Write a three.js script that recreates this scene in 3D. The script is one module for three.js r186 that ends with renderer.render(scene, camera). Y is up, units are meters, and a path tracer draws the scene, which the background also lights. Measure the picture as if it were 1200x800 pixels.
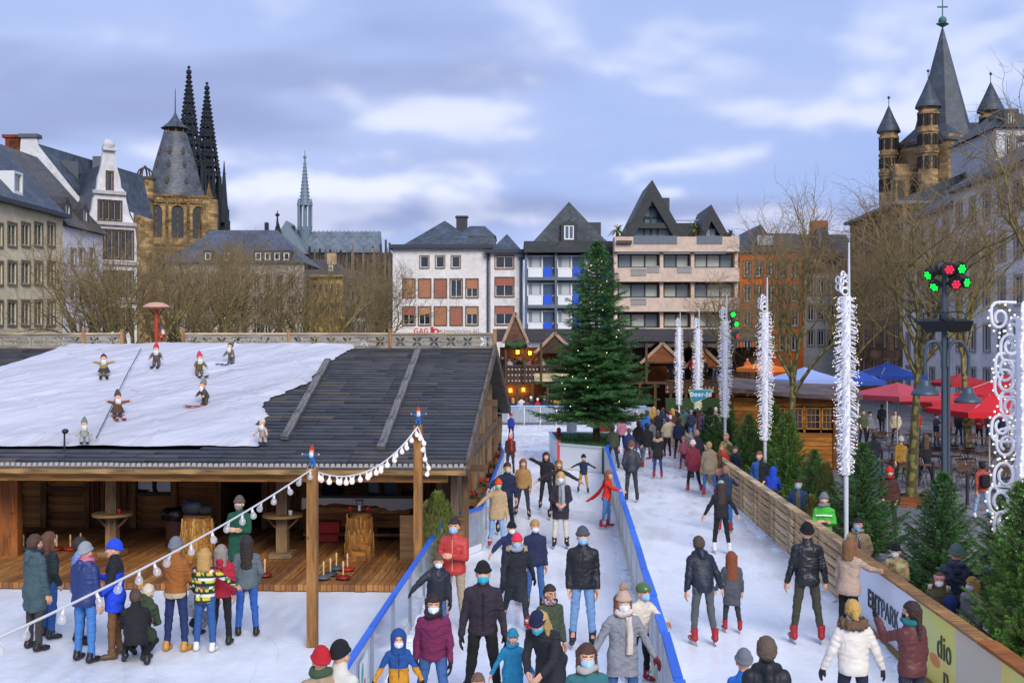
import * as THREE from 'three';
import { mergeGeometries } from 'three/addons/utils/BufferGeometryUtils.js';
import { RoundedBoxGeometry } from 'three/addons/geometries/RoundedBoxGeometry.js';
import { FontLoader } from 'three/addons/loaders/FontLoader.js';
import { TextGeometry } from 'three/addons/geometries/TextGeometry.js';

// ---------- camera, sky, sun, exposure ----------
const F = 1350, HC = 4.8, YAW = Math.atan(55 / F);
const scene = new THREE.Scene();
const camera = new THREE.PerspectiveCamera(2 * Math.atan(400 / F) * 180 / Math.PI, 1.5, 0.1, 3000);
camera.position.set(0, HC, 0); camera.rotation.y = YAW;
camera.setViewOffset(1200, 800, 0, -5, 1200, 800);
const renderer = new THREE.WebGLRenderer({ antialias: true });
renderer.toneMapping = THREE.LinearToneMapping;
renderer.toneMappingExposure = 2.1;
renderer.shadowMap.enabled = true;

function rng(seed) { let a = seed >>> 0; return () => { a = a + 0x6D2B79F5 | 0; let t = Math.imul(a ^ a >>> 15, 1 | a); t = t + Math.imul(t ^ t >>> 7, 61 | t) ^ t; return ((t ^ t >>> 14) >>> 0) / 4294967296; }; }
const R0 = rng(11);
const rr = (a, b, r = R0) => a + (b - a) * r();
const hash3 = (x, y, z) => { let h = Math.imul(x, 374761393) + Math.imul(y, 668265263) + Math.imul(z, 1274126177) | 0; h = Math.imul(h ^ h >>> 13, 1274126177); return ((h ^ h >>> 16) >>> 0) / 4294967296; };
function vnoise(x, y, z = 0) {
  const xi = Math.floor(x), yi = Math.floor(y), zi = Math.floor(z); let fx = x - xi, fy = y - yi, fz = z - zi;
  fx = fx * fx * (3 - 2 * fx); fy = fy * fy * (3 - 2 * fy); fz = fz * fz * (3 - 2 * fz);
  const L = (a, b, t) => a + (b - a) * t, h = (i, j, k) => hash3(xi + i, yi + j, zi + k);
  return L(L(L(h(0, 0, 0), h(1, 0, 0), fx), L(h(0, 1, 0), h(1, 1, 0), fx), fy), L(L(h(0, 0, 1), h(1, 0, 1), fx), L(h(0, 1, 1), h(1, 1, 1), fx), fy), fz);
}
const fbm = (x, y, z, o = 5) => { let s = 0, a = 0.5, n = 0; for (let i = 0; i < o; i++) { s += a * vnoise(x, y, z); n += a; x = x * 2.03 + 17.1; y = y * 2.03 + 5.3; z = z * 2.03 + 9.7; a *= 0.52; } return s / n; };
const sst = (a, b, x) => { const t = Math.min(1, Math.max(0, (x - a) / (b - a))); return t * t * (3 - 2 * t); };

{ // overcast sky: layered cloud sheet projected on a flat layer, computed for the whole sphere
  const W = 1536, Hh = 768, data = new Float32Array(W * Hh * 4);
  for (let j = 0; j < Hh; j++) {
    const el = (j + 0.5) / Hh * Math.PI - Math.PI / 2;           // bottom row first
    for (let i = 0; i < W; i++) {
      const az = ((i + 0.5) / W - 0.5) * 2 * Math.PI;
      const y = Math.sin(el), cx = Math.cos(el) * Math.cos(az), cz = Math.cos(el) * Math.sin(az);
      const k = 1 / (Math.max(y, 0) + 0.13);
      const u = cx * k, v = cz * k;
      const w1 = fbm(u * 1.3 + 3.1, v * 1.3, 1.5, 3), big = fbm(u * 0.55 + w1 * 0.9, v * 0.55 + 7.7, 4.2, 5);
      const fine = fbm(u * 2.4 + w1 * 1.8 + 40, v * 2.4 + 11, 8.8, 6), wisp = fbm(u * 6 + w1 * 2.6, v * 6 + 3, 2.2, 5);
      const c = sst(0.36, 0.66, big * 0.5 + fine * 0.42 + wisp * 0.1);
      const br = sst(0.47, 0.64, fine * 0.66 + wisp * 0.38 - 0.02);
      const dk = sst(0.50, 0.72, fbm(u * 0.9 - 20, v * 1.5 + 31, 6.1, 5));
      const low = sst(0.38, 0.02, y);
      const blue = [0.162, 0.236, 0.432], pale = [0.236, 0.287, 0.452], lit = [0.5, 0.51, 0.57], dark = [0.163, 0.198, 0.335];
      const o = (j * W + i) * 4;
      for (let q = 0; q < 3; q++) {
        let s = blue[q] + (pale[q] - blue[q]) * Math.min(1, 0.08 + c * 0.72 + low * 0.32);
        s += (dark[q] - s) * dk * 0.9;
        s += (lit[q] - s) * br * (1 - dk * 0.45) * (0.2 + 0.62 * low);
        if (y < 0) s = s * (1 - sst(0, -0.3, y) * 0.6);
        data[o + q] = s;
      }
      data[o + 3] = 1;
    }
  }
  const t = new THREE.DataTexture(data, W, Hh, THREE.RGBAFormat, THREE.FloatType);
  t.mapping = THREE.EquirectangularReflectionMapping; t.magFilter = t.minFilter = THREE.LinearFilter; t.colorSpace = THREE.LinearSRGBColorSpace; t.needsUpdate = true;
  scene.background = t; scene.environment = t;
}
const sun = new THREE.DirectionalLight(new THREE.Color(1, 0.94, 0.85), 1.5);
sun.position.set(22, 44, 17); sun.target.position.set(0, 0, -45); sun.castShadow = true; sun.shadow.radius = 55;
sun.shadow.mapSize.set(4096, 4096);
Object.assign(sun.shadow.camera, { left: -90, right: 90, top: 90, bottom: -90, near: 1, far: 300 });
scene.add(sun, sun.target);

// ---------- helpers ----------
const CY = Math.cos(YAW), SY = Math.sin(YAW);
const P = (px, py, d) => { const c = (px - 600) / F * d; return new THREE.Vector3(c * CY - d * SY, HC - (py - 405) / F * d, -c * SY - d * CY); };
const G = (px, py, y = 0) => P(px, py, F * (HC - y) / (py - 405));
const V = (x, y, z) => new THREE.Vector3(x, y, z);
const taken = {};
const numbered = (n) => { const k = taken[n] = (taken[n] ?? -1) + 1; return k ? n + '_' + String(k).padStart(3, '0') : n; };
const ud = (o, label, category, group, kind) => { if (label) o.userData.label = label; if (category) o.userData.category = category; if (group) o.userData.group = group; if (kind) o.userData.kind = kind; return o; };
function thing(name, label, category, pos = V(0, 0, 0), ry = 0, group) { const o = new THREE.Group(); o.name = numbered(name); o.position.copy(pos); o.rotation.y = ry; ud(o, label, category, group); scene.add(o); return o; }
function prep(g) { if (g.index) g = g.toNonIndexed(); if (!g.attributes.uv) g.setAttribute('uv', new THREE.BufferAttribute(new Float32Array(g.attributes.position.count * 2), 2)); if (!g.attributes.normal) g.computeVertexNormals(); for (const k of Object.keys(g.attributes)) if (!['position', 'normal', 'uv'].includes(k)) g.deleteAttribute(k); g.clearGroups(); return g; }
const merge = (a) => Array.isArray(a) ? (a.length === 1 ? a[0] : mergeGeometries(a.map(prep))) : a;
function mesh(name, geo, m, parent) { const o = new THREE.Mesh(merge(geo), m); o.name = parent ? name : numbered(name); o.castShadow = o.receiveShadow = true; (parent || scene).add(o); return o; }
function struct(name, geo, m) { return ud(mesh(name, geo, m), null, null, null, 'structure'); }
function copyOf(o, pos, ry, label, sc) { const c = o.clone(); c.name = numbered(o.name.replace(/_\d{3}$/, '')); c.userData = { ...o.userData, label }; c.position.copy(pos); c.rotation.y = ry; if (sc) c.scale.setScalar(sc); scene.add(c); return c; }
const hex = (h) => new THREE.Color(h);
const matCache = {};
function mat(c, rough = 0.8, o = {}) { const k = c + '|' + rough + '|' + (o.key || Object.keys(o).map((q) => q + (o[q]?.uuid || o[q])).join()); return matCache[k] ??= new (o.transmission || o.clearcoat || o.sheen ? THREE.MeshPhysicalMaterial : THREE.MeshStandardMaterial)({ color: hex(c), roughness: rough, ...Object.fromEntries(Object.entries(o).filter(([q]) => q !== 'key')) }); }
// box with uv in metres, long side along u
function bx(cx, cy, cz, w, h, d, swap) {
  const g = new THREE.BoxGeometry(w, h, d), uv = g.attributes.uv, n = g.attributes.normal, ox = hash3(cx * 97 | 0, cy * 89 | 0, cz * 83 | 0) * 3;
  for (let i = 0; i < uv.count; i++) {
    const ax = Math.abs(n.getX(i)) > 0.5, ay = Math.abs(n.getY(i)) > 0.5;
    let a = uv.getX(i) * (ax ? d : w), b = uv.getY(i) * (ay ? d : h);
    if (swap) [a, b] = [b, a];
    uv.setXY(i, a + ox, b + ox * 0.37);
  }
  return g.translate(cx, cy, cz);
}
const rbx = (cx, cy, cz, w, h, d, r = 0.02, s = 1) => new RoundedBoxGeometry(w, h, d, s, Math.min(r, w / 2.01, h / 2.01, d / 2.01)).translate(cx, cy, cz);
// flat polygons -> geometry (fan), uv in metres
function polys(list) {
  const p = [], u = [];
  for (const q of list) {
    const e1 = q[1].clone().sub(q[0]).normalize(), n = e1.clone().cross(q[2].clone().sub(q[0])).normalize(), e2 = n.clone().cross(e1);
    for (let i = 1; i < q.length - 1; i++) for (const v of [q[0], q[i], q[i + 1]]) { p.push(v.x, v.y, v.z); u.push(v.dot(e1), v.dot(e2)); }
  }
  const g = new THREE.BufferGeometry(); g.setAttribute('position', new THREE.Float32BufferAttribute(p, 3)); g.setAttribute('uv', new THREE.Float32BufferAttribute(u, 2)); g.computeVertexNormals(); return g;
}
// extruded outline in XY, from z0 back to z0-depth; holes as outlines
function slab(outline, depth, z0 = 0, holes = [], bevel = 0) {
  const s = new THREE.Shape(outline.map(([x, y]) => new THREE.Vector2(x, y)));
  for (const h of holes) s.holes.push(new THREE.Path(h.map(([x, y]) => new THREE.Vector2(x, y))));
  return new THREE.ExtrudeGeometry(s, { depth, bevelEnabled: bevel > 0, bevelSize: bevel, bevelThickness: bevel, bevelSegments: 1, curveSegments: 8 }).translate(0, 0, z0 - depth);
}
const rect = (x0, y0, x1, y1) => [[x0, y0], [x1, y0], [x1, y1], [x0, y1]];
function tube(pts, r, seg = 8, rad = 6) { const c = pts.length > 2 ? new THREE.CatmullRomCurve3(pts) : new THREE.LineCurve3(pts[0], pts[1]); return new THREE.TubeGeometry(c, pts.length > 2 ? seg : 1, r, rad, false); }
function rod(a, b, r0, r1 = r0, rad = 8) { const d = b.clone().sub(a), L = d.length(); const g = new THREE.CylinderGeometry(r1, r0, L, rad); g.applyQuaternion(new THREE.Quaternion().setFromUnitVectors(V(0, 1, 0), d.divideScalar(L))); const m = a.clone().add(b).multiplyScalar(0.5); return g.translate(m.x, m.y, m.z); }
function beam(a, b, w, h, up = V(0, 1, 0)) { const d = b.clone().sub(a), L = d.length(); d.divideScalar(L); const g = bx(0, 0, 0, L, h, w); const z = d.clone().cross(up).normalize(), y = z.clone().cross(d); g.applyMatrix4(new THREE.Matrix4().makeBasis(d, y, z)); const m = a.clone().add(b).multiplyScalar(0.5); return g.translate(m.x, m.y, m.z); }
const muv = (g, k = 1) => { const q = g.attributes.position, u = new Float32Array(q.count * 2); for (let i = 0; i < q.count; i++) { u[2 * i] = (q.getX(i) + q.getZ(i) * 0.8) * k; u[2 * i + 1] = q.getY(i) * k; } g.setAttribute('uv', new THREE.BufferAttribute(u, 2)); return g; };
const lathe = (pts, seg = 16) => new THREE.LatheGeometry(pts.map(([x, y]) => new THREE.Vector2(x, y)), seg);
const jitter = (g, a, f = 9, s = 0) => { const p = g.attributes.position; for (let i = 0; i < p.count; i++) { const x = p.getX(i), y = p.getY(i), z = p.getZ(i); p.setXYZ(i, x + a * (vnoise(x * f + s, y * f, z * f) - 0.5) * 2, y + a * (vnoise(x * f + 31, y * f + s, z * f) - 0.5) * 2, z + a * (vnoise(x * f, y * f + 57, z * f + s) - 0.5) * 2); } g.computeVertexNormals(); return g; };

// ---------- textures ----------
function canvasTex(w, h, draw) { const c = document.createElement('canvas'); c.width = w; c.height = h; draw(c.getContext('2d'), w, h); const t = new THREE.CanvasTexture(c); t.colorSpace = THREE.SRGBColorSpace; return t; }
function tex(n, fn, srgb = true, rep = 1) {
  const d = new Uint8Array(n * n * 4);
  for (let j = 0; j < n; j++) for (let i = 0; i < n; i++) { const c = fn(i / n, j / n), o = (j * n + i) * 4; d[o] = c[0] * 255; d[o + 1] = c[1] * 255; d[o + 2] = c[2] * 255; d[o + 3] = 255; }
  const t = new THREE.DataTexture(d, n, n, THREE.RGBAFormat); t.wrapS = t.wrapT = THREE.RepeatWrapping; t.magFilter = THREE.LinearFilter; t.minFilter = THREE.LinearMipmapLinearFilter; t.generateMipmaps = true;
  if (srgb) t.colorSpace = THREE.SRGBColorSpace; t.repeat.set(rep, rep); t.needsUpdate = true; return t;
}
// tiling noise on the unit square
const tn = (u, v, fu, fv, s = 0) => { const a = vnoise(u * fu, v * fv, s), b = vnoise((u - 1) * fu, v * fv, s), c = vnoise(u * fu, (v - 1) * fv, s), d = vnoise((u - 1) * fu, (v - 1) * fv, s); const x = sst(0, 1, u), y = sst(0, 1, v); return (a * (1 - x) + b * x) * (1 - y) + (c * (1 - x) + d * x) * y; };
const g3 = (v) => [v, v, v], cl = (v) => Math.min(1, Math.max(0, v));
const T = {};
T.wood = tex(512, (u, v) => { const w = tn(u, v, 4, 6, 1), g = tn(u, v, 10, 140, 2), g2 = tn(u, v, 5, 48, 3), kn = tn(u, v, 14, 20, 5); const k = cl(0.84 + 0.34 * (g - 0.5) + 0.36 * (g2 - 0.5) + 0.3 * (w - 0.5) - sst(0.82, 0.95, kn) * 0.35); return [cl(k), cl(k * 0.97), cl(k * 0.92)]; }, true, 0.55);
T.woodB = tex(256, (u, v) => g3(0.5 + 0.45 * (tn(u, v, 8, 90, 2) - 0.5) + 0.35 * (tn(u, v, 3, 30, 7) - 0.5)), false, 0.55);
T.mottle = tex(256, (u, v) => g3(cl(0.93 + 0.1 * (tn(u, v, 5, 5, 1) - 0.5) + 0.1 * (tn(u, v, 19, 19, 2) - 0.5) + 0.1 * (tn(u, v, 70, 70, 3) - 0.5))), true, 0.2);
T.grain = tex(256, (u, v) => g3(cl(0.5 + 0.5 * (tn(u, v, 90, 90, 3) - 0.5) + 0.5 * (tn(u, v, 24, 24, 5) - 0.5))), false, 0.5);
T.slate = tex(512, (u, v) => { const r = Math.floor(v * 40), cu = u * 24 + (r % 2) * 0.5, c = Math.floor(cu); const h = hash3(c % 24, r, 3), e = (cu - c < 0.06 || v * 40 - r < 0.1) ? 0.72 : 1; return g3(cl((0.72 + 0.28 * h) * e * (0.85 + 0.3 * (tn(u, v, 6, 6, 4) - 0.5)))); }, true, 0.12);
T.stone = tex(512, (u, v) => { const r = Math.floor(v * 16), cu = u * 9 + (r % 2) * 0.5, c = Math.floor(cu); const e = (cu - c < 0.03 || v * 16 - r < 0.05) ? 0.75 : 1; return g3(cl((0.62 + 0.3 * hash3(c % 9, r, 9)) * e + 0.4 * (tn(u, v, 5, 5, 4) - 0.5) + 0.25 * (tn(u, v, 40, 40, 4) - 0.5))); }, true, 0.1);
T.fold = tex(256, (u, v) => { const w = tn(u, v, 5, 5, 3) * 0.25, q = (fu, fv, s) => 1 - Math.abs(tn(u + w, v + w, fu, fv, s) - 0.5) * 2; return g3(cl(0.2 + 0.4 * Math.pow(q(4, 9, 1), 3) + 0.3 * Math.pow(q(9, 16, 2), 3) + 0.12 * tn(u, v, 60, 60, 4))); }, false, 1.6);
T.iceR = tex(512, (u, v) => g3(cl(0.5 + 0.6 * (tn(u, v, 9, 9, 1) - 0.5) + 0.4 * (tn(u, v, 60, 14, 2) - 0.5))), false, 0.11);
T.setts = tex(512, (u, v) => { const r = Math.floor(v * 22), cu = u * 18 + (r % 2) * 0.5, c = Math.floor(cu), fu = cu - c, fv = v * 22 - r; const e = (fu < 0.09 || fv < 0.1) ? 0.62 : 1; return g3(cl((0.62 + 0.25 * hash3(c % 18, r, 2)) * e + 0.3 * (tn(u, v, 4, 4, 4) - 0.5) + 0.2 * (tn(u, v, 60, 60, 4) - 0.5))); }, true, 0.28);
T.bark = tex(256, (u, v) => { const p = sst(0.45, 0.6, tn(u, v, 7, 9, 3)); return [0.62 + 0.3 * p - 0.1 * tn(u, v, 40, 40, 1), 0.6 + 0.3 * p - 0.1 * tn(u, v, 40, 40, 1), 0.5 + 0.22 * p - 0.1 * tn(u, v, 40, 40, 1)]; }, true, 1);
T.cloth = tex(256, (u, v) => g3(cl(0.85 + 0.12 * (tn(u, v, 30, 30, 1) - 0.5) + 0.12 * (tn(u, v, 90, 90, 2) - 0.5))), true, 1);
T.ice = canvasTex(1024, 1024, (c, w, h) => { const q = rng(41), im = c.createImageData(w, h); for (let j = 0; j < h; j++) for (let i = 0; i < w; i++) { const u = i / w, v = j / h, s = 246 + 16 * (tn(u, v, 5, 5, 1) - 0.5) + 14 * (tn(u, v, 17, 17, 2) - 0.5) + 12 * (tn(u, v, 90, 90, 3) - 0.5), o = (j * w + i) * 4; im.data[o] = s - 2; im.data[o + 1] = s - 1; im.data[o + 2] = s + 1; im.data[o + 3] = 255; } c.putImageData(im, 0, 0);
  for (let k = 0; k < 900; k++) { c.globalAlpha = 0.1 + 0.3 * q(); c.strokeStyle = q() < 0.55 ? '#c3ccd8' : '#ffffff'; c.lineWidth = 0.6 + 1.3 * q(); const x = q() * w, y = q() * h, R = 60 + q() * 500, a = q() * 6.28, e = 0.1 + q() * 0.6; for (const ox of [-w, 0, w]) for (const oy of [-h, 0, h]) { c.beginPath(); c.arc(x + ox, y + oy, R, a, a + e); c.stroke(); } } });
T.ice.wrapS = T.ice.wrapT = THREE.RepeatWrapping; T.ice.repeat.set(0.11, 0.11);
const W = (c, rough = 0.78, b = 0.004) => mat(c, rough, { map: T.wood, bumpMap: T.woodB, bumpScale: b, key: 'wood' + b });
const ST = (c) => mat(c, 0.9, { map: T.stone, key: 'stone' });
const SL = (c) => mat(c, 0.55, { map: T.slate, bumpMap: T.slate, bumpScale: 0.01, key: 'slate' });
const PL = (c) => mat(c, 0.9, { map: T.mottle, key: 'plaster' });
const GLASS = mat('#20262e', 0.06, { key: 'glass', metalness: 0.0, clearcoat: 1 });
const M_METAL = mat('#5d6a78', 0.45, { metalness: 0.4 });
const font = await new FontLoader().loadAsync('fonts/droid/droid_sans_bold.typeface.json');
const fontR = await new FontLoader().loadAsync('fonts/droid/droid_sans_regular.typeface.json');
const text = (s, size, f = font, depth = 0.02) => { const g = new TextGeometry(s, { font: f, size, depth, curveSegments: 3 }); g.computeBoundingBox(); return g; };
// ---------- ground, ice ----------
{
  struct('ground', new THREE.PlaneGeometry(1600, 1600).rotateX(-Math.PI / 2).translate(0, -0.03, -600), mat('#5a5f66', 0.85, { key: 'far' }));
  const pav = (x0, x1, z0, z1, y) => { const g = new THREE.PlaneGeometry(x1 - x0, z1 - z0); const uv = g.attributes.uv; for (let i = 0; i < 4; i++) uv.setXY(i, uv.getX(i) * (x1 - x0), uv.getY(i) * (z1 - z0)); return g.rotateX(-Math.PI / 2).translate((x0 + x1) / 2, y, (z0 + z1) / 2); };
  struct('pavement', pav(-45, 40, -112, 2, -0.02), mat('#a5a09f', 0.75, { map: T.setts, bumpMap: T.setts, bumpScale: 0.012, key: 'setts' }));
  const iceM = mat('#f4f6fa', 0.62, { map: T.ice, roughnessMap: T.iceR, bumpMap: T.iceR, bumpScale: 0.002, key: 'ice' });
  struct('rink_ice', pav(-2.55, 5.3, -70, -8, -0.006), iceM);
  struct('rink_ice', pav(-5.1, -2.56, -70, -44.4, -0.006), iceM);
  const iceL = mat('#e9ebee', 0.75, { map: T.ice, roughnessMap: T.iceR, key: 'ice2' });
  struct('curling_ice', pav(-16, -2.56, -22.6, -8, -0.008), iceL);
}
// ---------- houses round the square ----------
// a house whose front faces the camera plane: X/Y turn photo columns/rows into metres on that front
function house(name, label, cat, d, px0, group) {
  const o = thing(name, label, cat, P(px0, 405, d).setY(0), YAW, group);
  o.X = (px) => (px - px0) * d / F; o.Y = (py) => HC - (py - 405) * d / F; o.d = d; return o;
}
const wh = '#d9d6cd';
// window set into an opening: frame (part) with pane and roll shutter as sub-parts
function win(o, x0, y0, x1, y1, z, q = {}) {
  const t = q.t || 0.07, fr = [], w = x1 - x0, h = y1 - y0, dz = 0.12;
  fr.push(bx(x0 + t / 2, (y0 + y1) / 2, z - dz, t, h, 0.08), bx(x1 - t / 2, (y0 + y1) / 2, z - dz, t, h, 0.08), bx((x0 + x1) / 2, y1 - t / 2, z - dz, w - 2 * t, t, 0.08), bx((x0 + x1) / 2, y0 + t / 2, z - dz, w - 2 * t, t, 0.08));
  const n = q.n ?? 2, mrow = q.m ?? 1;
  for (let i = 1; i < n; i++) fr.push(bx(x0 + w * i / n, (y0 + y1) / 2, z - dz + 0.005, t * 0.8, h - 2 * t, 0.07));
  for (let i = 1; i < mrow; i++) fr.push(bx((x0 + x1) / 2, y0 + h * i / mrow, z - dz + 0.003, w - 2 * t, t * 0.7, 0.06));
  if (q.surround) { const s = q.sw || 0.12; fr.push(bx(x0 - s / 2, (y0 + y1) / 2, z + 0.02, s, h + 2 * s, 0.06), bx(x1 + s / 2, (y0 + y1) / 2, z + 0.02, s, h + 2 * s, 0.06), bx((x0 + x1) / 2, y1 + s / 2, z + 0.02, w, s, 0.06), bx((x0 + x1) / 2, y0 - s / 2, z + 0.03, w, s, 0.1)); }
  const f = mesh('window', fr, q.surround ? PL(q.surround) : mat(q.frame || '#dcdad2', 0.6), o);
  mesh('pane', bx((x0 + x1) / 2, (y0 + y1) / 2, z - dz - 0.03, w - t, h - t, 0.02), q.pane || GLASS, f);
  if (q.surround && q.frame !== 0) { const b = []; const k = 0.05; for (let i = 0; i <= n; i++) b.push(bx(x0 + k / 2 + (w - k) * i / n, (y0 + y1) / 2, z - 0.07, k, h, 0.05)); b.push(bx((x0 + x1) / 2, y0 + k, z - 0.066, w, k, 0.05), bx((x0 + x1) / 2, y1 - k, z - 0.066, w, k, 0.05)); mesh('sash', b, mat(q.frame || '#dcdad2', 0.6), f); }
  if (q.shut) { const sh = h * q.shut, sl = []; const ns = Math.max(3, Math.round(sh / 0.16)); for (let i = 0; i < ns; i++) sl.push(bx((x0 + x1) / 2, y1 - sh * (i + 0.5) / ns, z - 0.02, w - 0.02, sh / ns - 0.02, 0.03)); mesh('roll_shutter', sl, mat(q.sc || '#b0754f', 0.6), f); }
  if (q.curtain) mesh('curtain', bx((x0 + x1) / 2 + w * 0.28, (y0 + y1) / 2, z - dz - 0.012, w * 0.3, h - 2 * t, 0.006), mat('#a9a7a0', 0.9), f);
  return f;
}
const hole = (a) => rect(a[0], a[1], a[2], a[3]);
function wallWith(o, outline, wins, z, m, name = 'wall', depth = 0.4) { return mesh(name, slab(outline, depth, z, wins.map(hole)), m, o); }
function roofPart(o, list, m, name = 'roof') { return mesh(name, polys(list), m, o); }
// hipped or gabled prism roof with closed ends
const gableRoof = (x0, x1, y0, y1, z0, z1, xr = (x0 + x1) / 2, zi = 0) => [[V(x0, y0, z0), V(xr, y1, z0 - zi), V(xr, y1, z1), V(x0, y0, z1)], [V(xr, y1, z0 - zi), V(x1, y0, z0), V(x1, y0, z1), V(xr, y1, z1)], [V(x0, y0, z0), V(x1, y0, z0), V(xr, y1, z0 - zi)], [V(x1, y0, z1), V(x0, y0, z1), V(xr, y1, z1)]];
const ridgeX = (x0, x1, y0, y1, z0, z1, hi = 0) => { const zr = (z0 + z1) / 2; return [[V(x0, y0, z0), V(x1, y0, z0), V(x1 - hi, y1, zr), V(x0 + hi, y1, zr)], [V(x1, y0, z1), V(x0, y0, z1), V(x0 + hi, y1, zr), V(x1 - hi, y1, zr)], [V(x0, y0, z1), V(x0, y0, z0), V(x0 + hi, y1, zr)], [V(x1, y0, z0), V(x1, y0, z1), V(x1 - hi, y1, zr)]]; };
const SLATE = '#5c6878', SLATE2 = '#3d434d';

{ // white house with roll shutters
  const o = house('white_house', 'white rendered house with brown roll shutters and hipped slate roof', 'house', 110, 517), { X, Y } = o;
  const ws = []; const sh = [[1, 1, 1, 0, 0.52], [0.45, 0.42, 1, 1, 0.4]], scs = ['#b98a64', '#b27452', '#a4604e'];
  const spec = [];
  for (let r = 0; r < 2; r++) for (let i = 0; i < 5; i++) { const x0 = X(472.6 + 18.5 * i), y0 = Y(r ? 380.3 : 348); ws.push([x0, y0, x0 + X(530) - X(517), Y(r ? 360 : 327.4)]); spec.push({ shut: sh[r][i], surround: '#77604c', sc: scs[(i + r * 2) % 3] }); }
  for (const x of [492.6, 511, 529.4]) { ws.push([X(x), Y(313.4), X(x + 9.4), Y(300.2)]); spec.push({ n: 1, surround: '#8d8163' }); }
  wallWith(o, rect(X(460), 0, X(574), Y(290)), ws, 0, PL('#e8e4e2'));
  ws.forEach((w, i) => win(o, ...w, 0, spec[i]));
  for (const g of [bx(X(460) + 0.2, Y(290) / 2, -7, 0.4, Y(290), 13), bx(X(574) - 0.2, Y(290) / 2, -7, 0.4, Y(290), 13)]) mesh('side_wall', g, PL('#e4e0de'), o);
  mesh('eave', bx(X(517), Y(289), -6.6, X(578) - X(456), 0.35, 14.4), mat('#2c3340', 0.6), o);
  const y1 = Y(287.3), rf = roofPart(o, gableRoof(X(472), X(563), y1, Y(254), 0.2, -14, X(519), 3.5), SL(SLATE));
  mesh('rear_wing_roof', [polys(ridgeX(X(533), X(581), Y(273), Y(257), -3.2, -9, 1.2)), bx(X(557), Y(281), -6, X(580) - X(534), Y(273) - Y(289), 5.5)], SL(SLATE), o);
  mesh('chimney', [bx(X(538), Y(257), -6, 1.1, 2, 0.8), bx(X(538), Y(256) + 0.8, -6, 1.3, 0.15, 1)], mat('#3a3d45', 0.8), rf);
  mesh('downpipe', rod(V(X(571.6), 0, 0.12), V(X(571.6), Y(292), 0.12), 0.1), mat('#3b4553', 0.5), o);
  mesh('canopy', bx(X(505), Y(394), 1.0, X(560) - X(456), 0.5, 2), mat('#39503a', 0.8), o);
  const gs = mesh('company_sign', text('GAG', 0.5).translate(X(486), Y(391), 1.6), mat('#c41a24', 0.5), o);
  mesh('sign_emblem', [bx(X(507.5), Y(388), 1.6, 0.3, 0.8, 0.06), new THREE.TorusGeometry(0.22, 0.08, 6, 14).translate(X(512), Y(388.6), 1.6), bx(X(517), Y(388), 1.6, 0.35, 0.12, 0.06)], mat('#c41a24', 0.5), gs);
  mesh('sign_lettering', text('Immobilien AG', 0.36, fontR).translate(X(521), Y(390.6), 1.6), mat('#26262b', 0.5), gs);
}
{ // annex
  const o = house('white_annex', 'narrow white annex with pointed slate roof and paired windows', 'house', 109.5, 593), { X, Y } = o;
  const ws = [[580.8, 314, 601.4, 300], [580.8, 347, 601.6, 325.5], [580.8, 380, 601.6, 359.5]].map(([a, b, c, d]) => [X(a), Y(b), X(c), Y(d)]);
  wallWith(o, rect(X(574.6), 0, X(613), Y(296)), ws, -0.1, PL('#e8e4e4'));
  win(o, ...ws[0], -0.1, { surround: '#9a6b54' }); win(o, ...ws[1], -0.1, { surround: '#77604c', shut: 0.42, sc: '#a4604e' }); win(o, ...ws[2], -0.1, { surround: '#77604c', shut: 0.4, sc: '#a4604e' });
  mesh('eave', bx(X(592), Y(294.5), -4, X(616) - X(568), 0.35, 9), mat('#2c3340', 0.6), o);
  roofPart(o, [[V(X(575), Y(293), 0.3), V(X(611), Y(293), 0.3), V(X(594), Y(271), -2.6)], [V(X(611), Y(293), 0.3), V(X(611), Y(293), -6), V(X(594), Y(271), -2.6)], [V(X(575), Y(293), -6), V(X(575), Y(293), 0.3), V(X(594), Y(271), -2.6)], [V(X(611), Y(293), -6), V(X(575), Y(293), -6), V(X(594), Y(271), -2.6)]], SL(SLATE));
  mesh('downpipe', [rod(V(X(610.3), 0, 0.1), V(X(610.3), Y(297), 0.1), 0.11), bx(X(610.3), Y(298.5), 0.1, 0.5, 0.5, 0.4)], mat('#4c5865', 0.5), o);
}
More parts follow.
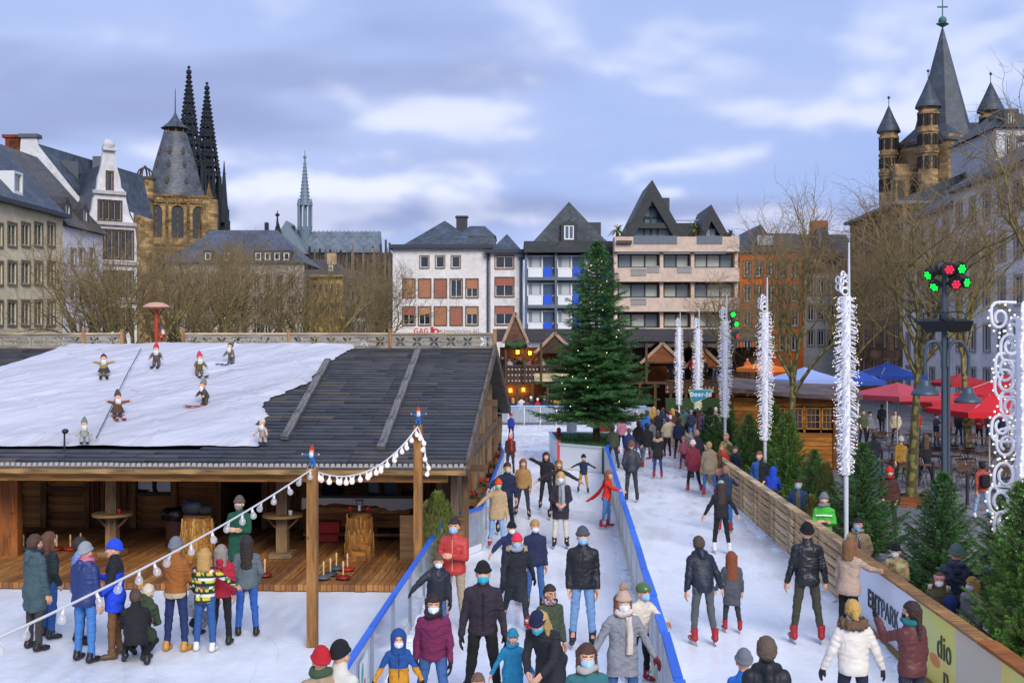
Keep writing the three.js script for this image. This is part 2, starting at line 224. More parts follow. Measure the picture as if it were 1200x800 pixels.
{ // glazed balcony house
  const o = house('balcony_house', 'blue grey balcony house with bright blue panels behind the fir tree', 'house', 108, 667), { X, Y } = o;
  const GR = mat('#5a6572', 0.6), LW = mat('#c9ced6', 0.7);
  mesh('rear_wall', bx(X(667), (Y(296) - 0.3) / 2, -1.6, X(717) - X(616), Y(296) - 0.3, 0.3), LW, o);
  mesh('core', bx(X(667), Y(296) / 2, -6, X(717) - X(616), Y(296) - 0.2, 8), PL('#7b828b'), o);
  for (const px of [616.5, 651.5, 685.5, 717]) mesh('column', bx(X(px), Y(296) / 2, -0.2, 0.22, Y(296), 0.6, 1), GR, o);
  for (const [py, k] of [[326.5, 0], [359, 1], [391.5, 2], [424, 3]]) {
    mesh('floor_slab', bx(X(667), Y(py), -0.7, X(717.5) - X(616), 0.3, 1.7), GR, o);
    if (k < 3) for (const [a, b] of [[618, 650], [653, 684], [687, 715.5]]) {
      const top = Y(py - 28), mid = Y(py - 13), m1 = a + (b - a) * 0.55;
      const w = mesh('window', [bx(X((a + b) / 2), top - 0.06, -0.62, X(b) - X(a), 0.12, 0.1), bx(X(m1), (top + Y(py)) / 2, -0.6, 0.14, top - Y(py), 0.12), bx(X((a + b) / 2), mid, -0.6, X(b) - X(a), 0.1, 0.12), bx(X(a + 0.6), (top + mid) / 2, -0.6, 0.12, top - mid, 0.1)], mat('#e2e4e8', 0.6), o);
      mesh('pane', bx(X((a + m1) / 2), (top + mid) / 2, -0.66, X(m1) - X(a) - 0.1, top - mid - 0.1, 0.03), mat('#7f8b99', 0.1), w);
      mesh('pane', bx(X((b + m1) / 2), (top + mid) / 2, -0.66, X(b) - X(m1) - 0.2, top - mid - 0.1, 0.03), mat('#46586f', 0.08), w);
      mesh('curtain', bx(X(a + 10), (top + mid) / 2, -0.635, 0.7, top - mid - 0.2, 0.02), mat('#b9bcc0', 0.9), w);
      mesh('balcony_panel', bx(X((a + m1) / 2), (mid + Y(py)) / 2 - 0.02, -0.5, X(m1) - X(a) - 0.16, mid - Y(py) - 0.1, 0.06), mat('#dfe2e8', 0.6), o);
      mesh('balcony_panel', bx(X((b + m1) / 2 - 0.6), (mid + Y(py)) / 2 + 0.05, -0.42, X(b) - X(m1) - 0.35, mid - Y(py) + 0.05, 0.06), mat('#0f4fd0', 0.45), o).userData.label = 'bright blue balcony panel';
    }
  }
  mesh('cornice', bx(X(667), Y(289.5), -3.4, X(719) - X(613), Y(283) - Y(296), 8), SL(SLATE2), o);
  const rf = roofPart(o, gableRoof(X(624.5), X(712), Y(283.2), Y(236), -0.2, -12, X(667)), SL('#5a6470'));
  mesh('rear_roof', polys(ridgeX(X(668), X(718), Y(284), Y(272), -4, -11)), SL(SLATE2), o);
  mesh('chimney', bx(X(695), Y(271), -4, 2, 2.4, 1.5), mat('#3a414b', 0.7), rf);
  const dw = [X(661), Y(281), X(672.6), Y(264)];
  mesh('dormer', slab([[dw[0] - 0.3, dw[1] - 0.2], [dw[2] + 0.3, dw[1] - 0.2], [dw[2] + 0.3, dw[3] + 0.1], [X(666.8), Y(257)], [dw[0] - 0.3, dw[3] + 0.1]], 3, 0.3, [hole(dw)]), SL(SLATE2), rf);
  win(o, ...dw, 0.3, { t: 0.12, frame: '#e6e8ea', pane: mat('#59687a', 0.1) });
}
{ // cream terrace house with A-frame roof
  const o = house('terrace_house', 'cream terraced house with steep black glazed gables on its roof', 'house', 105, 793), { X, Y } = o;
  const CR = PL('#d6bfae'), DK = mat('#22252b', 0.5);
  mesh('core', bx(X(793), Y(296) / 2 - 0.05, -6, X(865) - X(721), Y(296), 9), PL('#4c4a48'), o);
  for (const [y0, y1] of [[277.5, 295], [314, 330], [349, 365], [384, 399], [414, 440]]) mesh('parapet', bx(X(793), (Y(y0) + Y(y1)) / 2, -0.6, X(866) - X(720), Y(y0) - Y(y1), 1.8), CR, o);
  for (const px of [722, 776, 812.5, 864]) mesh('pier', bx(X(px), Y(296) / 2, -0.85, X(4) - X(0), Y(296), 1.2, 1), CR, o);
  for (const [y0, y1] of [[296, 314], [331, 349], [366, 384], [400, 414]]) for (const [a, b, n] of [[724.5, 773.5, 3], [778.5, 810, 2], [815, 861.5, 3]]) {
    const w = win(o, X(a), Y(y1), X(b), Y(y0), -0.9, { n, t: 0.16, frame: '#2b2c30', pane: mat('#6d7a80', 0.12) });
    for (let i = 0; i < n; i++) if ((a + i + y0) % 3 > 0.9) mesh('curtain', bx(X(a + (b - a) * (i + 0.5) / n), (Y(y0) + Y(y1)) / 2, -1.035, X(b - a) / 1 - X(0) > 0 ? 1.1 : 1, Y(y0) - Y(y1) - 0.4, 0.01), mat('#a9b0a9', 0.9), w);
  }
  for (const [a, b, y] of [[739, 757, 316], [758, 772, 312.5], [793, 810, 313], [739, 757, 350.5], [739, 756, 385]]) mesh('balcony_rail', [bx(X((a + b) / 2), Y(y), 0.36, X(b) - X(a), 0.12, 0.08), bx(X((a + b) / 2), Y(y + 4), 0.34, X(b) - X(a), 0.5, 0.03)], mat('#8f8a88', 0.4), o);
  for (const [a, b] of [[742, 793], [816, 846]]) mesh('glass_balustrade', [bx(X((a + b) / 2), Y(281.5), 0.34, X(b) - X(a), Y(277) - Y(287), 0.04)], mat('#c9d0d8', 0.08, { transmission: 0.85, thickness: 0 }), o);
  mesh('planter', bx(X(731), Y(284), 0.5, 1.4, 0.25, 0.35), mat('#52463e', 0.8), o);
  // A-frame: thick legs, glazing inside
  const A = (ax, ay, bl, br, by, th, nm) => {
    mesh(nm, slab([[X(bl), Y(by)], [X(ax), Y(ay)], [X(br), Y(by)], [X(br) - th * 1.25, Y(by)], [X(ax), Y(ay) - th * 2.5], [X(bl) + th * 1.25, Y(by)]], 8, -0.3), SL('#2f343d'), o);
  };
  A(765, 210, 731, 803, 277, 0.78, 'gable_frame'); A(834.5, 239, 818, 856, 277, 0.6, 'gable_frame');
  const tri = (ax, ay, bl, br, by, z) => slab([[X(bl), Y(by)], [X(br), Y(by)], [X(ax), Y(ay)]], 0.1, z);
  const gz = mesh('gable_glazing', tri(765, 226, 738, 796, 277, -1.3), mat('#5d7380', 0.08), o);
  mesh('glazing_bar', [bx(X(765), Y(256), -1.2, 0.16, Y(238) - Y(276), 0.14), bx(X(757), Y(262), -1.2, 0.14, 2.6, 0.12), bx(X(773), Y(262), -1.2, 0.14, 2.6, 0.12), bx(X(765), Y(252.5), -1.18, 2.8, 0.16, 0.14), bx(X(765), Y(239), -1.18, 1.6, 0.14, 0.14)], mat('#1d2026', 0.5), gz);
  mesh('loggia_beam', [bx(X(765), Y(263.5), -0.9, 4.6, 0.5, 0.8), bx(X(765), Y(236), -0.9, 1.3, 0.7, 0.4)], DK, o);
  mesh('gable_glazing', tri(834.5, 250, 823, 851, 277, -1.2), mat('#2a3039', 0.3), o);
  win(o, X(829), Y(277), X(842), Y(266), -0.9, { n: 2, frame: '#1d2026', pane: mat('#7d8b94', 0.1) });
  mesh('rear_roof', bx(X(812), Y(267), -5, X(830) - X(793), Y(257) - Y(278), 3), SL('#333943'), o);
  mesh('chimney', bx(X(787), Y(246), -5, 0.9, 3.4, 0.9), mat('#3a3f48', 0.7), o);
  mesh('roof_rail', [rod(V(X(796), Y(252.5), -4), V(X(828), Y(252.5), -4), 0.05)], mat('#9aa0a8', 0.4), o);
  // palms on the terrace
  for (const [px, py, s] of [[724, 276, 1], [815, 278, 1.15], [856, 276, 0.6]]) {
    const t = thing('potted_palm', px < 730 ? 'bushy green palm at the left end of the cream roof terrace' : px < 830 ? 'tall green palm between the two black gables on the roof terrace' : 'small palm at the right end of the cream roof terrace', 'palm', P(px, py, 105.2).setY(o.Y(277.4)), YAW, 'palms on the roof terrace');
    const r = rng(px), lf = []; mesh('trunk', jitter(rod(V(0, -0.1, 0), V(0, 0.7 * s, 0), 0.18, 0.14, 7), 0.03), mat('#4b3a28', 0.9), t);
    for (let i = 0; i < 34; i++) { const a = i * 2.4, e = rr(-0.4, 1.25, r), L = rr(0.8, 1.25, r) * s, p = []; const dx = Math.cos(a) * Math.cos(e), dz = Math.sin(a) * Math.cos(e); for (let k = 0; k <= 3; k++) { const u = k / 3; p.push(V(dx * L * u, 0.7 * s + Math.sin(e) * L * u - 0.35 * u * u * L, dz * L * u)); } for (let k = 0; k < 3; k++) { const w = 0.09 * Math.sin((k + 1) / 4 * Math.PI), w2 = k == 2 ? 0.005 : 0.09 * Math.sin((k + 2) / 4 * Math.PI), n = V(-dz, 0, dx); lf.push([p[k].clone().addScaledVector(n, -w), p[k].clone().addScaledVector(n, w), p[k + 1].clone().addScaledVector(n, w2), p[k + 1].clone().addScaledVector(n, -w2)]); } }
    mesh('fronds', polys(lf), mat('#6b7a3a', 0.8), t);
  }
}
{ // orange house
  const o = house('orange_house', 'orange rendered house with dark slate roof behind bare trees', 'house', 111, 904), { X, Y } = o;
  const ws = []; for (let r = 0; r < 4; r++) for (let i = 0; i < 5; i++) ws.push([X(872 + i * 14), Y(324 + r * 29), X(880 + i * 14), Y(306 + r * 29)]);
  wallWith(o, rect(X(867), 0, X(942), Y(296)), ws, 0, PL('#c9601f'));
  ws.forEach((w, i) => win(o, ...w, 0, { surround: '#7d5a3c', sw: 0.14 }));
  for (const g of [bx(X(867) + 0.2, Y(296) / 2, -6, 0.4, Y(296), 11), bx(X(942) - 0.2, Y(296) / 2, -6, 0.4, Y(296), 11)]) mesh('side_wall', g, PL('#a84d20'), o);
  const rf = roofPart(o, [...gableRoof(X(867), X(915), Y(296), Y(263), 0.3, -10, X(891)), ...ridgeX(X(890), X(946), Y(296), Y(268), 0.1, -9)], SL('#4a4d55'));
  mesh('skylight', bx(X(896), Y(282), 0.4, 1.6, 0.9, 0.2), mat('#9aa4b0', 0.2), rf);
}
{ // slate-roofed corner house
  const o = house('corner_house', 'pale corner house with large dark slate roof and dormers', 'house', 112, 975), { X, Y } = o;
  const ws = []; for (let r = 0; r < 3; r++) for (let i = 0; i < 5; i++) ws.push([X(947 + i * 12), Y(345 + r * 30), X(954 + i * 12), Y(327 + r * 30)]);
  wallWith(o, rect(X(942), 0, X(1010), Y(318)), ws, 0, PL('#bdb9b4'));
  ws.forEach((w) => win(o, ...w, 0, { surround: '#8f8881' }));
  const rf = roofPart(o, [...ridgeX(X(940), X(1012), Y(318), Y(268), 0.4, -12), ...gableRoof(X(957), X(983), Y(300), Y(264), -0.5, -7)], SL('#474a52'));
  for (const px of [955, 985]) { const b = [X(px - 4), Y(312), X(px + 4), Y(303)]; mesh('dormer', slab([[b[0] - 0.2, b[1] - 0.1], [b[2] + 0.2, b[1] - 0.1], [b[2] + 0.2, b[3] + 0.2], [b[0] - 0.2, b[3] + 0.2]], 3, 0.3, [hole(b)]), SL('#3b3e46'), rf); win(o, ...b, 0.3, { t: 0.1 }); }
  mesh('chimney', bx(X(976), Y(268), -5, 1.6, 2.6, 1), mat('#8a4a30', 0.9), o);
}
// houses along the right-hand side: fronts face the square (local front = -X)
function sideHouse(name, label, x, z0, z1, h, wallM, o2 = {}) {
  const L = z0 - z1, sgn = x > 0 ? -1 : 1;
  const o = thing(name, label, 'house', V(x, 0, (z0 + z1) / 2), sgn > 0 ? Math.PI / 2 : -Math.PI / 2);
  const nx = o2.nx || 4, ny = o2.ny || 5, fl = (h - 1.2) / ny, ws = [];
  for (let r = 0; r < ny; r++) for (let i = 0; i < nx; i++) { const c = -L / 2 + L * (i + 0.5) / nx, w = o2.ww || 0.55; ws.push([c - w, 1 + r * fl + fl * 0.2, c + w, 1 + r * fl + fl * 0.8]); }
  wallWith(o, rect(-L / 2, 0, L / 2, h), ws, 0, wallM); ws.forEach((w) => win(o, ...w, 0, { surround: o2.sur || '#a8a29a', ...o2.win }));
  for (const g of [bx(-L / 2 + 0.2, h / 2, -5.5, 0.4, h, 10), bx(L / 2 - 0.2, h / 2, -5.5, 0.4, h, 10)]) mesh('side_wall', g, wallM, o);
  mesh('eave', bx(0, h + 0.1, -5, L + 0.1, 0.25, 11.2), mat('#6d6f74', 0.7), o);
  roofPart(o, ridgeX(-L / 2, L / 2, h + 0.22, h + (o2.rh || 3.5), 0.5, -10.5, o2.hip || 0), SL(o2.roof || '#4a5260'));
  return o;
}
sideHouse('town_house', 'white town house nearest the right edge behind bare branches', 28, -56, -70, 17.0, PL('#f0ecec'), { nx: 5 });
sideHouse('town_house', 'white town house second from the right edge with grey dormered roof', 28, -70.1, -83, 15.6, PL('#ece6e6'), { nx: 5 });
sideHouse('town_house', 'narrow white town house beside the brown stone building', 28, -83.1, -95, 14.6, PL('#eeeaea'), { nx: 4 });
sideHouse('stone_house', 'brown stone building with narrow windows below the church towers', 28, -95.1, -112, 16.4, ST('#a08058'), { nx: 5, sur: '#6d5438', ww: 0.45, rh: 2.5 });
{ // tall house with dark gabled dormer rising behind the right-hand row
  const o = house('slate_house', 'tall white house with dark slate roof at the right edge', 'house', 88, 1190), { X, Y } = o;
  const ws = [[1180, 185, 1186, 160], [1191, 185, 1197, 160]].map(([a, b, c, d]) => [X(a), Y(b), X(c), Y(d)]);
  wallWith(o, rect(X(1168), 0, X(1240), Y(150)), ws, 0, PL('#cfd0d4')); ws.forEach((w) => win(o, ...w, 0, { surround: '#8a8c90' }));
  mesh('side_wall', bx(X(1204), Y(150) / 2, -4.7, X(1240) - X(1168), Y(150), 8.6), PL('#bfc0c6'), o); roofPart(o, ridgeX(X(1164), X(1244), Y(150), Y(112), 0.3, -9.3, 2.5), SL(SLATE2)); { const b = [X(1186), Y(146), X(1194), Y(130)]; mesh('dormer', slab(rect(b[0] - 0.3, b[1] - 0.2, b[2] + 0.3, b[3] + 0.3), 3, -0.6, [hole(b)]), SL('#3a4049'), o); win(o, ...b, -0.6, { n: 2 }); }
}

// left-hand row: fronts on the plane x = -36, facing +X.  D(px) = depth where that plane is seen in column px
const XL = -36, D = (px) => -XL / ((600 - px) / F + SY), hAt = (px, py) => HC - (py - 405) * D(px) / F;
function leftHouse(name, label, pxa, pxb, topPy, wallM) {
  const za = -D(pxa), zb = -D(pxb), o = thing(name, label, 'house', V(XL, 0, za), Math.PI / 2);   // local x runs away from the camera
  o.U = (px) => D(px) - D(pxa); o.h = hAt(pxa, topPy); o.L = za - zb; return o;
}
{
  const o = leftHouse('cream_house', 'cream house with three rows of windows and dormered slate roof', -30, 64, 227), { U, h, L } = o;
  const ws = [], rows = [[259, 283], [305, 329], [352, 378]];
  for (const [a, b] of rows) for (const px of [-18, -1, 15.5, 31, 46.5]) { const u = U(px + 3), y = hAt(px, b + 2), y2 = hAt(px, a); ws.push([u - 0.55, y, u + 0.55, y2]); }
  wallWith(o, rect(0, 0, L, h), ws, 0, PL('#e8d8b2')); ws.forEach((w) => win(o, ...w, 0, { surround: '#7a6a52', n: 2, frame: '#c3c8c0', sw: 0.14 }));
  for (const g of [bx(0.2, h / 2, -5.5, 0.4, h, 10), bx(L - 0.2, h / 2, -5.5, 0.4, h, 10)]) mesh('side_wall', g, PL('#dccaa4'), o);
  const rf = roofPart(o, ridgeX(-0.1, L + 0.1, h, h + 5.6, 0.4, -10.4), SL(SLATE));
  mesh('eave', bx(L / 2, h + 0.02, 0.3, L, 0.3, 0.5), mat('#343a44', 0.6), o);
  const u = U(17), b = [u - 0.5, h + 1.0, u + 0.5, h + 2.2]; mesh('dormer', slab([[b[0] - 0.15, b[1] - 0.3], [b[2] + 0.15, b[1] - 0.3], [b[2] + 0.15, b[3] + 0.15], [b[0] - 0.15, b[3] + 0.15]], 2, -0.4, [hole(b)]), mat('#d5d8dc', 0.7), rf); win(o, ...b, -0.4, { n: 1 });
}
{
  const o = leftHouse('low_white_house', 'white house with small windows between the cream house and gabled house', 64.6, 112, 262), { U, h, L } = o;
  const ws = []; for (const [a, b] of [[290, 308], [334, 352], [374, 392]]) for (const px of [76, 86.5, 99]) { const u = U(px); ws.push([u - 0.4, hAt(px, b), u + 0.4, hAt(px, a)]); }
  wallWith(o, rect(0, 0, L, h), ws, 0, PL('#eceaec')); ws.forEach((w) => win(o, ...w, 0, { surround: '#8b8a8c', n: 1 }));
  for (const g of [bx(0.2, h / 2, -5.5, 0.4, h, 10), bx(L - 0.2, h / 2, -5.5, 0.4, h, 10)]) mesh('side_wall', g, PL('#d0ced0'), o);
  const rf = roofPart(o, ridgeX(-0.1, L + 0.1, h, h + 6.2, 0.4, -11), SL('#6e665e'));
  for (const px of [75, 96]) { const u = U(px), b = [u - 0.45, h + 0.6, u + 0.45, h + 1.7]; mesh('dormer', slab([[b[0] - 0.2, b[1] - 0.2], [b[2] + 0.2, b[1] - 0.2], [b[2] + 0.2, b[3]], [(b[0] + b[2]) / 2, b[3] + 0.6], [b[0] - 0.2, b[3]]], 2, -0.3, [hole(b)]), SL('#55504c'), rf); win(o, ...b, -0.3, { n: 1 }); }
}
{ // tall house behind with white fire wall and brick chimney
  const o = thing('fire_wall_house', 'tall house with bare white gable wall and brick chimney above the roofs', 'house', P(66, 405, 97).setY(0), YAW);
  const X = (px) => (px - 66) * 97 / F, Y = (py) => HC - (py - 405) * 97 / F;
  mesh('gable_wall', slab([[X(22), 0], [X(114), 0], [X(114), Y(262)], [X(88), Y(226)], [X(44), Y(170)], [X(42), Y(160)], [X(24), Y(160)], [X(22), Y(190)]], 0.5, 0), PL('#dcdcde'), o);
  roofPart(o, [[V(X(43), Y(168), -0.1), V(X(90), Y(226), -0.1), V(X(128), Y(240), -12), V(X(112), Y(180), -12)], [V(X(43), Y(168), -0.1), V(X(112), Y(180), -12), V(X(30), Y(180), -12)]], SL(SLATE));
  mesh('chimney', [bx(X(14), Y(178), -1, X(27) - X(5), Y(160) - Y(198), 1.2), bx(X(14), Y(158.5), -1, X(30) - X(2), 0.25, 1.5)], mat('#9c4a24', 0.9, { map: T.stone, key: 'brick' }), o);
  mesh('chimney_cap', bx(X(33), Y(159), -0.3, X(45) - X(22), 0.3, 1), mat('#5a5c62', 0.8), o);
  mesh('roof_chimney', bx(X(86), Y(184), -6, 0.9, 2, 0.9), mat('#5c6068', 0.8), o);
}
{ // baroque gabled house: front faces camera-right
  const o = thing('gabled_house', 'white stepped baroque gable house with dark window bands', 'house', P(133, 405, 93).setY(0), YAW + 0.62);
  const s = 93 / F * 1.22, X = (px) => (px - 133) * s, Y = (py) => HC - (py - 405) * 93 / F;
  const out = [[110, 500], [155, 500], [155, 284], [153, 262], [148, 250], [146, 240], [143, 222], [140, 219], [139, 208], [136.5, 198], [135, 190], [134.5, 180], [131, 172], [126, 172], [122.5, 180], [122, 190], [120.5, 200], [118, 210], [117, 222], [113.5, 236], [112, 248], [110, 256]].map(([x, y]) => [X(x), Math.max(0, Y(y))]);
  const ws = []; const add = (y0, y1, xs, w) => { for (const x of xs) ws.push([X(x - w), Y(y1), X(x + w), Y(y0)]); };
  add(202, 224, [129], 2.4); add(236, 258, [121, 126.5, 132, 137.5], 2.1); add(270, 302, [116, 122.5, 129, 135.5, 142, 148.5], 2.4); add(318, 346, [116, 122.5, 129, 135.5, 142, 148.5], 2.4); add(362, 386, [116, 122.5, 129, 135.5, 142, 148.5], 2.4);
  wallWith(o, out, ws, 0, PL('#dddbdc')); ws.forEach((w) => win(o, ...w, 0, { surround: '#5d4a38', n: 1, m: 2, frame: '#8a8478' }));
  const co = []; for (const [y, a, b] of [[226, 112.5, 144], [262, 109, 154], [308, 109, 156], [352, 109, 156]]) co.push(bx((X(a) + X(b)) / 2, Y(y), 0.1, X(b) - X(a), 0.28, 0.3)); co.forEach((g) => mesh('cornice', g, PL('#b9b4b0'), o));
  mesh('gable_finial', [bx(X(128.5), Y(175), 0.05, 1.1, 0.3, 0.5), new THREE.SphereGeometry(0.5, 10, 8).translate(X(128.5), Y(170.5), -0.1)], PL('#cfcdd0'), o);
  roofPart(o, gableRoof(X(110), X(154), Y(258), Y(188), -0.4, -17, X(130)), SL(SLATE));
  mesh('side_wall', bx(X(110) + 0.2, Y(258) / 2, -9, 0.4, Y(258), 17), PL('#eceaec'), o);
  mesh('chimney', bx(X(118), Y(196), -9, 1.4, 3, 1.2), mat('#50555d', 0.8), o);
}
{ // long slate-roofed block behind the trees
  const o = house('slate_roof_block', 'long pale block with grey slate roof and dormers below the cathedral', 'building', 150, 275), { X, Y } = o;
  const ws = []; for (let r = 0; r < 3; r++) for (let i = 0; i < 11; i++) ws.push([X(202 + i * 13.5), Y(340 + r * 26), X(209 + i * 13.5), Y(322 + r * 26)]);
  wallWith(o, rect(X(195), 0, X(356), Y(308)), ws, 0, PL('#b7aea6')); ws.forEach((w) => win(o, ...w, 0, { surround: '#857c74' }));
  const rf = roofPart(o, ridgeX(X(190), X(358), Y(308), Y(264), 0.6, -13, 5), SL('#6a7282'));
  for (const px of [244, 266, 303, 314, 325, 336]) { const b = [X(px - 3.4), Y(305), X(px + 3.4), Y(296)]; mesh('dormer', slab([[b[0] - 0.25, b[1] - 0.2], [b[2] + 0.25, b[1] - 0.2], [b[2] + 0.25, b[3] + 0.3], [b[0] - 0.25, b[3] + 0.3]], 3.5, 0.4, [hole(b)]), SL('#4d545f'), rf); win(o, ...b, 0.4, { t: 0.14, n: 1 }); }
}
{
  const o = house('yellow_house', 'yellow rendered house with brown tiled roof left of the cathedral nave', 'house', 165, 372), { X, Y } = o;
  const ws = []; for (let r = 0; r < 2; r++) for (let i = 0; i < 5; i++) ws.push([X(366 + i * 7), Y(344 + r * 22), X(370 + i * 7), Y(333 + r * 22)]);
  wallWith(o, rect(X(362), 0, X(402), Y(322)), ws, 0, PL('#b89a4e')); ws.forEach((w) => win(o, ...w, 0, { surround: '#8a7440', n: 1 }));
  roofPart(o, [[V(X(343), Y(299), -8), V(X(380), Y(299), -8), V(X(406), Y(325), 0.5), V(X(357), Y(325), 0.5)], [V(X(380), Y(299), -8), V(X(412), Y(325), -14), V(X(406), Y(325), 0.5)]], SL('#5c4a44'));
  mesh('chimney', [bx(X(381), Y(301), -6, 1.3, 2, 1)], mat('#b49a7a', 0.9), o);
  const b = [X(386), Y(318), X(391), Y(311)]; win(o, ...b, 0.9, { t: 0.2, n: 1 });
}
{
  const o = house('pale_row_house', 'pale facade with slate mansard at the end of the row behind bare trees', 'house', 175, 416), { X, Y } = o;
  const ws = []; for (let r = 0; r < 3; r++) for (let i = 0; i < 5; i++) ws.push([X(405 + i * 6.5), Y(352 + r * 18), X(408.6 + i * 6.5), Y(341 + r * 18)]);
  wallWith(o, rect(X(400), 0, X(437), Y(334)), ws, 0, PL('#c9c6ca')); ws.forEach((w) => win(o, ...w, 0, { surround: '#8f8c90', n: 1 }));
  roofPart(o, [[V(X(388), Y(310), -7), V(X(424), Y(316), -7), V(X(438), Y(336), 0.5), V(X(398), Y(333), 0.5)], [V(X(424), Y(316), -7), V(X(440), Y(336), -12), V(X(438), Y(336), 0.5)]], SL('#4a515c'));
}
// ---------- towers and churches ----------
{ // town hall tower
  const d = 230, o = house('town_hall_tower', 'brown stone town hall tower with tapering slate roof and lantern', 'tower', d, 205), { X, Y } = o;
  const S = ST('#c09c66'), s = d / F; o.rotation.y = YAW + 0.35;
  const wide = 13.0, y0 = Y(234), arch = (cx, yb, w, h) => { const p = []; p.push([cx - w, yb], [cx + w, yb]); for (let i = 0; i <= 6; i++) { const a = Math.PI * i / 6; p.push([cx + w * Math.cos(a), yb + h + w * 1.2 * Math.sin(a)]); } return p; };
  for (let k = 0; k < 4; k++) {
    const g = [], hs = [-4, 0, 4].map((c) => arch(c, Y(282), 1.15, 5)).concat([-3.4, 3.4].map((c) => arch(c, Y(330), 1.1, 4)));
    const w = mesh('wall', slab(rect(-wide / 2, 0, wide / 2, y0), 0.6, wide / 2, hs).rotateY(k * Math.PI / 2), S, o);
    for (const c of [-4, 0, 4]) { mesh('window', bx(c, Y(270), wide / 2 - 0.4, 2.3, 8, 0.05).rotateY(k * Math.PI / 2), mat('#2a2c30', 0.3), o); g.push(bx(c, Y(272), wide / 2 - 0.2, 0.25, 7, 0.2)); }
    for (const c of [-3.4, 3.4]) mesh('window', bx(c, Y(320), wide / 2 - 0.4, 2.3, 6.4, 0.05).rotateY(k * Math.PI / 2), mat('#2a2c30', 0.3), o);
    for (const yy of [234, 241, 290, 296]) g.push(bx(0, Y(yy), wide / 2 + 0.15, wide + 0.3, 0.45, 0.3));
    for (let i = -6; i <= 6; i++) g.push(bx(i * 1.05, Y(237.5), wide / 2 + 0.1, 0.3, 1.1, 0.25));
    for (const c of [-5.9, -2, 2, 5.9]) g.push(bx(c, Y(268), wide / 2 + 0.15, 0.5, 9, 0.35), new THREE.ConeGeometry(0.35, 1.6, 4).translate(c, Y(258), wide / 2 + 0.2));
    mesh('tracery', g.map((q) => q.rotateY(k * Math.PI / 2)), ST('#8e7044'), o);
  }
  for (const [sx, sz, ht, nm] of [[-1, 1, 205, 1], [1, 1, 226, 0], [1, -1, 226, 0], [-1, -1, 226, 0]]) {
    const t = mesh('corner_turret', muv(new THREE.CylinderGeometry(1.75, 1.75, Y(ht + 11), 8).translate(sx * 6, Y(ht + 11) / 2, sz * 6)), S, o);
    if (nm) { const g = [new THREE.CylinderGeometry(2, 2, 0.5, 8).translate(sx * 6, Y(216), sz * 6), new THREE.CylinderGeometry(2, 2, 0.4, 8).translate(sx * 6, Y(240), sz * 6)]; for (let i = 0; i < 6; i++) { const p = []; for (let j = 0; j <= 5; j++) { const a = j / 5 * Math.PI / 2, r = 1.5 * Math.cos(a); p.push(V(sx * 6 + r * Math.cos(i), Y(214) + 1.8 * Math.sin(a), sz * 6 + r * Math.sin(i))); } g.push(tube(p, 0.16, 6, 4)); } g.push(new THREE.SphereGeometry(0.3, 6, 6).translate(sx * 6, Y(202.5), sz * 6)); mesh('turret_crown', g, mat('#4a4438', 0.8), t); }
    else mesh('turret_crown', new THREE.ConeGeometry(0.9, 3.5, 6).translate(sx * 6, Y(226), sz * 6), ST('#8e7044'), t);
  }
  const rf = mesh('roof', lathe([[5.9, Y(234)], [5.3, Y(222)], [3.9, Y(190)], [2.3, Y(157)], [2.2, Y(156)]], 8), SL('#757a84'), o); muv(rf.geometry);
  const lan = []; for (let i = 0; i < 8; i++) { const a = i * Math.PI / 4; lan.push(bx(2.0 * Math.cos(a), Y(153), 2.0 * Math.sin(a), 0.25, 1.9, 0.25)); } lan.push(new THREE.CylinderGeometry(2.3, 2.3, 0.3, 8).translate(0, Y(156.5), 0), new THREE.CylinderGeometry(1.2, 1.2, 1.8, 8).translate(0, Y(153), 0)); mesh('lantern', lan, mat('#6b5c48', 0.8), rf);
  mesh('spire', [lathe([[2.9, Y(151)], [1.4, Y(144)], [0.5, Y(137)], [0.14, Y(132)], [0.06, Y(104)]], 8)], SL('#5d646e'), rf);
  for (const [yy, r, n] of [[179, 3.45, 8], [194, 4.15, 8], [214, 5.0, 8]]) for (let i = 0; i < n; i++) { const a = (i + 0.5) * Math.PI / 4; mesh('dormer', [new THREE.ConeGeometry(0.45, 1.2, 4).translate(0, 0.3, 0), bx(0, -0.4, 0, 0.5, 0.6, 0.5)].map((q) => q.translate(r * 0.95 * Math.cos(a), Y(yy), r * 0.95 * Math.sin(a))), mat('#4e4438', 0.8), rf); }
}
